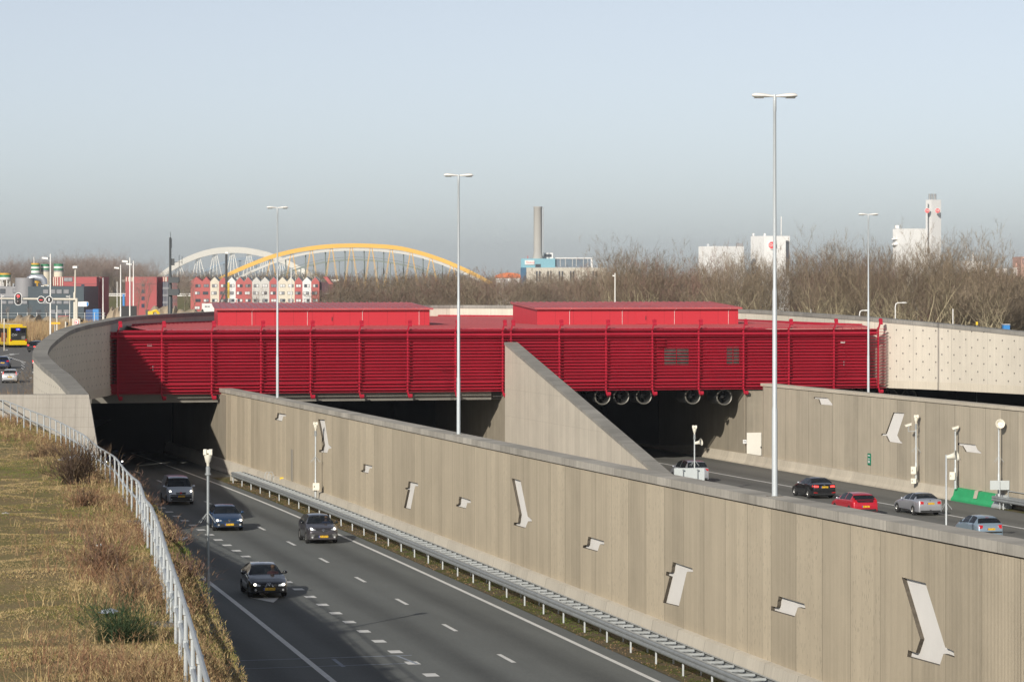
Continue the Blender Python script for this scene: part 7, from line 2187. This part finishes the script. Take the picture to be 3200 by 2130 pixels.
signal(128.5, 936, 11.5, 11.5, [(-2.6, 1, 1.1, m_red_on), (2.6, 1, 1.1, m_red_on)], "round signal with two small red dots")
signal(153.5, 936, 11.5, 11.5, [(0, -2.5, 1.2, m_sigw), (0, 2.5, 1.2, m_sigw)], "round signal with white dots behind the lamp pole")
def low_signal(u, v0, v1, Y, label, hood):
    t = empty("traffic_light", P(u, v1, Y), label, "traffic light")
    mb = MB(); mb.boxmm((UX(u, Y), Y, VZ(v1, Y)), (UX(u + 3.6, Y), Y + .25, VZ(v0, Y))); mb.build("board", m_post, t)
    for k in range(3):
        v = v0 + 2.5 + (v1 - v0 - 12) / 3 * k; mb = MB(); mb.boxmm((UX(u + 3.6, Y), Y, VZ(v + 4, Y)), (UX(u + 3.6 + hood, Y), Y + .22, VZ(v, Y))); mb.build("lamp_hood", m_black, t)
    mb = MB(); mb.tube([Vector((UX(u + 1.5, Y), Y + .1, VZ(v1, Y))), Vector((UX(u + 1.5, Y), Y + .1, zs(Y)))], .06, 6); mb.build("post", m_post, t)
low_signal(203, 1004, 1026, 330, "side-on signal with black hoods left of the round no-entry board", 6)
low_signal(11, 995, 1014, 405, "side-on signal with black hoods above the bus roof", 5)
low_signal(247, 997, 1012, 334, "side-on signal right of the gantry cabinet", 7)
# street signs
def disc(u, v, r, Y, mats, t, y0=0):
    for k, (f_, mat, nm) in enumerate(mats):
        mb = MB(); mb.lathe((UX(u, Y), Y - .02 - .015 * k, VZ(v, Y)), [(r * f_ * Y / F, 0), (r * f_ * Y / F, -.012), (0, -.014)], 24, axis='Y'); mb.build(nm, mat, t)
t = empty("round_sign", P(240, 1007, YG - .3), "round white sign with a red ring and red square on the gantry cabinet", "sign")
disc(239.5, 1006.5, 7.2, YG - .35, ((1, m_signred, "rim"), (.82, m_wht, "face")), t)
mb = MB(); mb.boxmm((UX(237.3, YG), YG - .45, VZ(1009, YG)), (UX(241.8, YG), YG - .42, VZ(1004, YG))); mb.build("symbol", m_signred, t)
t = empty("direction_sign", P(258, 958, YG), "white and blue direction sign pointing right beside the gantry post", "sign")
mb = MB(); mb.prism([Vector((UX(u, YG), YG - .05, VZ(v, YG))) for u, v in ((242, 957), (242, 943), (273, 942), (277, 945), (277, 953), (272, 957.5))], (0, .05, 0)); mb.build("board", m_wht, t)
mb = MB(); mb.prism([Vector((UX(u, YG), YG - .07, VZ(v, YG))) for u, v in ((271, 956.5), (270.5, 943), (273, 943), (276.3, 946), (276.3, 952.5), (272.5, 956.5))], (0, .015, 0)); mb.build("blue_tip", m_blu, t)
lettering("UTRECHT ZUID", .115, m_blu, t, Vector((UX(256, YG), YG - .06, VZ(950, YG))))
t = empty("direction_sign", P(174, 1010, 350), "orange-yellow finger sign beside the tall street lamp", "sign")
mb = MB(); mb.boxmm((UX(160, 350), 350, VZ(1012.5, 350)), (UX(188, 350), 350.04, VZ(1006.5, 350))); mb.build("board", M("sign_orange", (.80, .42, .0), .5, var=.03), t)
mb = MB(); mb.tube([Vector((UX(171, 350), 350.08, VZ(1006, 350))), Vector((UX(171, 350), 350.08, zs(350)))], .05, 6); mb.build("post", m_galv, t)
t = empty("site_banner", P(196, 995, 600), "dull red banner on the site fence behind the gantry", "banner")
mb = MB(); mb.boxmm((UX(182, 600), 600, VZ(994, 600)), (UX(215, 600), 600.05, VZ(986, 600))); mb.build("cloth", m_fred, t)
lettering("OPEN HUIS", .34, m_fgrey, t, Vector((UX(198, 600), 599.97, VZ(990, 600))))
# street lamps
def street_lamp(u, vt, Y, label, arm=-1, hw=19, hh=7, post_r=.085, zb=None, mat=None):
    t = empty("street_lamp", Vector((UX(u, Y), Y, zs(min(Y, 620)) if zb is None else zb)), label, "street lamp")
    z0 = zs(min(Y, 620)) if zb is None else zb; zt = VZ(vt, Y)
    mb = MB(); mb.tube([Vector((UX(u, Y), Y, z0)), Vector((UX(u, Y), Y, z0 + (zt - z0) * .5)), Vector((UX(u, Y), Y, zt))], [post_r * 1.5, post_r, post_r * .8], 10); mb.build("pole", mat or m_lampw, t, smooth=True)
    k = Y / F
    if arm:
        x0 = UX(u, Y) + arm * .25 * (hw / 19); x1 = x0 + arm * hw * k; zc = zt - .5 * (hh / 7)
        mb = MB(); mb.prism([Vector((x0, Y - .16, zc - hh * k * .5)), Vector((x1, Y - .16, zc - hh * k * .25)), Vector((x1, Y - .16, zc + hh * k * .55)), Vector((x0, Y - .16, zc + hh * k * .3))], (0, .32, 0)); mb.build("lamp_head", m_lampw, t)
        mb = MB(); mb.tube([Vector((UX(u, Y), Y, zc)), Vector((x0, Y, zc))], .05, 6); mb.build("bracket", m_dkgrey, t)
    return t
street_lamp(157.5, 793, 372, "tall white street lamp with a box head in front of the silos")
street_lamp(377, 827, 430, "white box-headed street lamp by the black board's left edge", hw=15, hh=6)
street_lamp(406, 804, 400, "taller white box-headed street lamp before the second red block", hw=18, hh=7)
street_lamp(417, 815, 425, "white box-headed street lamp right of the taller one", hw=17, hh=6)
street_lamp(218, 922, 520, "small white street lamp with a short head behind the gantry", hw=9, hh=3, post_r=.06)
street_lamp(178, 954, 390, "low black-topped lamp post between the tall lamp and the gantry", arm=0, post_r=.06)
street_lamp(5, 921, 520, "small white street lamp at the far left", arm=1, hw=6, hh=3, post_r=.06)
street_lamp(366, 880, 1000, "thin distant lamp on the embankment", arm=0, post_r=.13, zb=0); street_lamp(322, 868, 1000, "thick distant lamp post beside the first red block", arm=0, post_r=.17, zb=0)
street_lamp(910, 839, 900, "thin pale lamp post in front of the gabled houses", arm=0, post_r=.16, zb=0); street_lamp(741, 932, 980, "small lamp with a curved arm before the houses", arm=-1, hw=6, hh=3, post_r=.14, zb=0)
street_lamp(1922, 853, 420, "white street lamp above the right plant room", arm=-1, hw=6, hh=5, zb=0)
def hook_lamp(u, vt, ua, vb, Y, label):
    t = empty("street_lamp", P(u, vb, Y), label, "street lamp"); k = 1 if ua > u else -1
    mb = MB(); mb.tube([Vector((UX(u, Y), Y, 0)), Vector((UX(u, Y), Y, VZ(vt + 12, Y))), Vector((UX(u + 2 * k, Y), Y, VZ(vt + 4, Y))), Vector((UX(u + 8 * k, Y), Y, VZ(vt + 1, Y))), Vector((UX(ua - 3 * k, Y), Y, VZ(vt + 1, Y)))], .055, 8); mb.build("pole", m_lampw, t, smooth=True)
    mb = MB(); mb.ball((UX(ua, Y), Y, VZ(vt + 1, Y)), (.33, .15, .09), 10, 6); mb.build("lamp_head", m_lampw, t, smooth=True)
hook_lamp(2798, 945, 2825, 990, 330, "curved-arm street lamp among the trees right of the far twin lamp")
hook_lamp(2686, 969, 2708, 985, 330, "curved-arm street lamp just left of the far twin lamp")
street_lamp(2978, 965, 350, "pale slim post before the trees at the right", arm=0, post_r=.07, zb=0)
street_lamp(2534, 966, 330, "small white-headed post behind the ring wall right of the tallest lamp", arm=0, post_r=.03, zb=0)
t = empty("portable_toilet", P(3145, 1030, 300), "bright blue cabin peeking over the ring wall at the right", "cabin")
mb = MB(); mb.boxmm((UX(3136, 300), 300, 3), (UX(3156, 300), 301, VZ(1014, 300))); mb.build("body", m_blu, t); mb = MB(); mb.boxmm((UX(3135, 300), 299.9, VZ(1014, 300)), (UX(3157, 300), 301.1, VZ(1012.6, 300))); mb.build("roof", m_lampw, t)
t = empty("yellow_sign", P(3052, 1020, 300), "small yellow sign over the ring wall near the right trees", "sign")
mb = MB(); mb.boxmm((UX(3049.5, 300), 300, VZ(1015, 300)), (UX(3056, 300), 300.05, VZ(1005, 300))); mb.build("board", m_yel, t); mb = MB(); mb.tube([Vector((UX(3053, 300), 300.1, 0)), Vector((UX(3053, 300), 300.1, VZ(1005, 300)))], .03, 5); mb.build("post", m_galv, t)
# site fence
t = empty("site_fence", P(140, 985, 640), "pale mesh site fence before the slate works building", "fence")
for v in (977.5, 987):
    mb = MB(); mb.tube([Vector((UX(-10, 640), 640, VZ(v, 640))), Vector((UX(330, 640), 640, VZ(v, 640)))], .035, 4); mb.build("rail", m_galv, t)
for u in range(-5, 330, 30):
    mb = MB(); mb.tube([Vector((UX(u, 640), 640, 0)), Vector((UX(u, 640), 640, VZ(976, 640)))], .06, 5); mb.build("post", m_lampw, t)
# reeds and brush along the street
B_ = Blades()
for i in range(15000):
    y = 436 + 110 * rnd.random(); u = rnd.uniform(-15, 345) ; x = (u - 1600) * y / F
    H = rnd.uniform(1.4, 2.9) * (1 if y < 500 else .85)
    c = cj((.36, .26, .14) if rnd.random() < .7 else (.24, .15, .085), .25)
    B_.blade((x, y, zs(y)), Vector((rnd.gauss(0, .12), rnd.gauss(0, .12), 1)), H, .09, c, .1, 2)
tag(B_.build("reeds", m_plant), "tall tan reeds and brush behind the yellow bus", "reeds", kind='stuff')
B_ = Blades()
for i in range(3000):
    y = 235 + 50 * rnd.random(); u = rnd.uniform(-10, 118); x = (u - 1600) * y / F
    B_.blade((x, y, zs(y)), Vector((rnd.gauss(0, .3), rnd.gauss(0, .3), 1)), rnd.uniform(.6, 2.1) * (y - 215) / 60, .05, cj((.26, .17, .09)), .12, 2)
tag(B_.build("brush", m_plant), "dry brown brush behind the slab wall on the left", "brush", kind='stuff')

# ------------------------------------------------------------------ trees
m_bark = M("bark_olive", (.36, .31, .20), .9, var=.3, scale=1.2); m_barkd = M("bark_dark", (.20, .165, .115), .9, var=.3, scale=1.0)
def tree_proto(seed, H, style):
    r = random.Random(seed); tk = MB(); tw = Blades()
    def gd(d, k): return (d + Vector((r.gauss(0, k), r.gauss(0, k), r.gauss(0, k * .6)))).normalized()
    base_c = {'tall': (.235, .185, .13), 'round': (.25, .20, .14), 'poplar': (.33, .26, .22), 'thicket': (.235, .19, .135), 'red': (.24, .155, .125)}[style]
    nb = [0]
    def grow(p, d, L, rad, lv):
        n = 4 if lv < 2 else 3; pts = [p]; dd = d
        for i in range(n):
            dd = gd(dd, .11 + .05 * lv); dd = (dd + Vector((0, 0, .10 if style != 'poplar' else .3))).normalized(); pts.append(pts[-1] + dd * (L / n))
        rs = [rad * (1 - .62 * i / n) for i in range(n + 1)]
        if rad > .022: tk.tube(pts, rs, 5 if rad > .08 else 3, caps=False)
        else:
            for i in range(n):
                q = pts[i]; tw.blade(q, pts[i + 1] - q, (pts[i + 1] - q).length * 1.05, .03, cjr(base_c), 0, 1)
        nb[0] += 1
        if lv >= 4 or nb[0] > 1500:
            for k in range(10):
                f_ = r.uniform(.25, 1.0); i = min(int(f_ * n), n - 1); q = pts[i].lerp(pts[i + 1], f_ * n - i)
                tw.blade(q, gd(dd, .5), r.uniform(.5, 1.3) * (H / 18), .024, cjr(base_c), -.05, 2)
            return
        nc = {0: 6, 1: 5, 2: 4, 3: 3}[lv]
        for k in range(nc):
            f_ = r.uniform(.55 if lv == 0 else .38, 1.0) if k else 1.0
            i = min(int(f_ * n), n - 1); q = pts[i].lerp(pts[i + 1], f_ * n - i)
            sp = {'tall': .42, 'round': .62, 'poplar': .24, 'thicket': .6, 'red': .5}[style]
            grow(q, gd(dd, sp), L * r.uniform(.5, .8) * (1.05 if style == 'poplar' else 1), rad * (1 - .5 * f_) * r.uniform(.5, .75), lv + 1)
    def cjr(c):
        f = 1 + r.uniform(-.3, .35); return (c[0] * f, c[1] * f, c[2] * f)
    stems = {'tall': r.choice((1, 2, 2)), 'round': 1, 'poplar': 1, 'thicket': 3, 'red': 2}[style]
    for s in range(stems):
        d = Vector((r.gauss(0, .12 if stems > 1 else .04), r.gauss(0, .12 if stems > 1 else .04), 1)).normalized()
        grow(Vector((r.gauss(0, .25) * (stems - 1), r.gauss(0, .25) * (stems - 1), -.3)), d, H * (.5 if style != 'poplar' else .62), H * (.0125 if style != 'thicket' else .008), 0)
    # bring the top to H
    top = float(np.percentile([p[2] for p in tw.v], 96.5)); k = H / top
    tk.v = [(a * k, b * k, c * k) for a, b, c in tk.v]; tw.v = [(a * k, b * k, c * k) for a, b, c in tw.v]
    tko = tk.build("trunk", m_bark if style in ('tall', 'round') else m_barkd, local=True, smooth=True)
    me = tk_me = tko.data; bpy.data.objects.remove(tko)
    return tk_me, tw.mesh("crown", m_plant), H
PR = {'tall': [tree_proto(11 + i, 18, 'tall') for i in range(4)], 'round': [tree_proto(31 + i, 17, 'round') for i in range(3)], 'poplar': [tree_proto(51 + i, 24, 'poplar') for i in range(3)], 'thicket': [tree_proto(71 + i, 14, 'thicket') for i in range(3)], 'red': [tree_proto(91 + i, 15, 'red') for i in range(2)]}
def tree(style, u, v, Y, label, group, name="bare_tree", wide=1.0, zb=0.0):
    tm, cm, H0 = rnd.choice(PR[style]); H = VZ(v, Y) - zb; k = H / H0
    t = empty(name, (UX(u, Y), Y, zb), label, "tree", group, rnd.uniform(0, 6.28))
    t.scale = (k * wide, k * wide, k)
    for nm, me in (("trunk", tm), ("crown", cm)):
        o = bpy.data.objects.new(nm, me); COL.objects.link(o); o.parent = t
    return t
GT = "bare trees behind the right half of the ring wall"
front = [(1896, 812, 'tall', "first tall bare tree right of the white street lamp"), (1945, 771, 'tall', "tallest pale-topped bare tree left of the white factory blocks"), (1991, 792, 'tall', "bare tree right of the pale-topped tallest one"), (2052, 789, 'round', "wide brown bare tree left of the first factory block"),
 (2144, 812, 'red', "reddish bare tree just left of the first white factory block"), (2197, 836, 'tall', "low bare tree in front of the first factory block's left corner"), (2246, 824, 'tall', "bare tree in front of the first factory block's middle"), (2297, 812, 'round', "bare tree before the first factory block's right edge"),
 (2345, 788, 'round', "bare tree between the two white factory blocks"), (2400, 795, 'tall', "bare tree under the octagon sign by the tallest lamp"), (2502, 771, 'tall', "bare tree just right of the signed factory block"), (2590, 752, 'round', "tallest broad bare tree between factory block and tower"), (2631, 783, 'tall', "bare tree left of the far twin lamp"),
 (2675, 786, 'tall', "bare tree immediately beside the far twin lamp"), (2740, 780, 'tall', "bare tree right of the far twin lamp"), (2774, 770, 'round', "forked pale-trunked bare tree below the white factory's left end"), (2859, 776, 'tall', "bare tree under the white factory's long window"), (2900, 768, 'round', "big spreading bare tree under the white factory tower"),
 (2960, 768, 'tall', "bare tree just right of the white tower"), (3000, 744, 'tall', "tallest slim bare tree right of the white tower"), (3040, 800, 'tall', "bare tree before the white roof block at the right"), (3085, 872, 'round', "low leaning bare tree before the red-brown works"), (3131, 885, 'round', "low pale leaning bare tree near the right edge"), (3182, 866, 'red', "dark bare tree at the right frame edge")]
for u, v, s, lb in front:
    tree(s, u, v + 2, rnd.uniform(430, 470), lb, GT, wide=1.0 if v < 850 else 1.5)
for k in range(46):
    u = 1890 + 1290 * (k + rnd.random() * .8) / 46; vb = float(np.interp(u, [1890, 1950, 2050, 2200, 2330, 2420, 2580, 2760, 2900, 2990, 3060, 3100, 3190], [835, 805, 812, 842, 818, 815, 788, 805, 800, 785, 835, 880, 880]))
    tree(rnd.choice(('tall', 'tall', 'round', 'red', 'thicket')), u, vb + rnd.uniform(0, 28), rnd.uniform(480, 600), "bare brown tree deep in the wood behind the front trees at the right", "bare trees deep in the right-hand wood")
for k in range(20):
    u = 3035 + 175 * (k + rnd.random()) / 20
    tree(rnd.choice(('round', 'thicket', 'red')), u, rnd.uniform(862, 886), rnd.uniform(420, 520), "low bare tree crowding before the red-brown works at the right", "low bare trees before the red-brown works", wide=1.4)
GM = "bare trees of the thicket below the yellow bridge"
for k in range(44):
    u = 1040 + 860 * (k + rnd.random() * .8) / 44; vb = float(np.interp(u, [1040, 1100, 1250, 1310, 1378, 1440, 1531, 1600, 1700, 1850, 1900], [868, 860, 858, 852, 838, 852, 840, 862, 856, 848, 840]))
    tree(rnd.choice(('thicket', 'thicket', 'round', 'red')), u, vb + rnd.uniform(6, 30), rnd.uniform(640, 900), "brown bare tree of the dense thicket behind the red plant rooms", GM, wide=1.25)
tree('round', 1060, 900, 700, "dark forked little tree right of the gabled houses", None, "bare_tree", .7)
GP_ = "distant poplar rows on the left"
for k in range(66):
    u = -20 + 510 * (k + rnd.random()) / 66; vb = float(np.interp(u, [-20, 50, 110, 190, 300, 340, 400, 460, 485, 490], [825, 808, 812, 798, 798, 798, 812, 815, 835, 860]))
    tree('poplar', u, vb + rnd.uniform(0, 14), rnd.uniform(1420, 1600), "pale brown bare poplar in the distant rows on the left", GP_, "poplar_tree", 2.0)
for k in range(16):
    u = 500 + 560 * (k + rnd.random()) / 16
    tree('thicket', u, rnd.uniform(853, 866), rnd.uniform(1380, 1480), "bare bushy tree peeping over the gabled roofs", "bare trees behind the gabled houses", wide=1.6)
for u, v, Y, lb in ((455, 838, 900, "thin young bare tree before the second red block"), (432, 850, 900, "another slim bare tree at the second red block's window column"), (575, 842, 1050, "bare tree between the dark mast and the houses"), (600, 850, 1060, "bare tree beside the red left end house"), (690, 885, 1000, "thin bare tree by the drill rig"), (808, 890, 1000, "thin bare tree before the grey-white houses"), (28, 955, 620, "little bare tree before the works' left wing"), (90, 955, 620, "little bare tree before the slate works"), (152, 955, 620, "little bare tree right of the tall street lamp")):
    tree('poplar', u, v, Y, lb, None, "bare_tree", 1.1 if Y < 1000 else 1.6, 0 if Y > 640 else 5.5)
tree('thicket', 148, 1138, 262, "small bare tree behind the slab wall beside the silver car", None, "bare_tree", 1.25, zs(262) - .3)
# dark understory and far woods that read as one mass
B_ = Blades()
for i in range(14000):
    y = rnd.uniform(520, 640); u = rnd.uniform(1000, 3200); x = (u - 1600) * y / F
    vt = 905 if u < 1900 else 890
    H = (CZ - (vt + rnd.uniform(0, 60) - YH) * y / F)
    c = cj((.10, .078, .058) if u < 2850 or rnd.random() < .4 else (.19, .105, .08), .3)
    B_.blade((x, y, 0), Vector((rnd.gauss(0, .2), rnd.gauss(0, .2), 1)), H * rnd.uniform(.5, 1.0), rnd.uniform(.12, .4), c, .08, 3)
tag(B_.build("undergrowth", m_plant), "dark brown undergrowth between the trunks of the wood", "undergrowth", kind='stuff')
B_ = Blades()
for i in range(9000):
    y = rnd.uniform(2300, 2900); u = rnd.uniform(-20, 3220); x = (u - 1600) * y / F
    H = CZ + rnd.uniform(-3, 2.2) + 1.2 * math.sin(u * .02) + .8 * math.sin(u * .071)
    B_.blade((x, y, 0), Vector((rnd.gauss(0, .12), 0, 1)), max(4, H), rnd.uniform(1.5, 4), cj((.13, .105, .09), .2), .05, 3)
tag(B_.build("far_wood", m_plant), "low far-off belt of bare woodland along the horizon", "wood", kind='stuff')

# ------------------------------------------------------------------ air
mh = bpy.data.materials.new("haze_air"); mh.use_nodes = True
ntm = mh.node_tree; ntm.nodes.remove(ntm.nodes["Principled BSDF"])
pv = ntm.nodes.new("ShaderNodeVolumePrincipled"); pv.inputs['Color'].default_value = (.86, .92, 1.0, 1); pv.inputs['Density'].default_value = 8.5e-5; pv.inputs['Anisotropy'].default_value = .2
ntm.links.new(pv.outputs[0], ntm.nodes["Material Output"].inputs['Volume'])
mb = MB(); mb.boxmm((-3600, -340, -1), (3600, 6100, 72))
tag(mb.build("haze", mh, loc=(0, 0, 0)), "thin pale winter haze", "haze", kind='stuff')
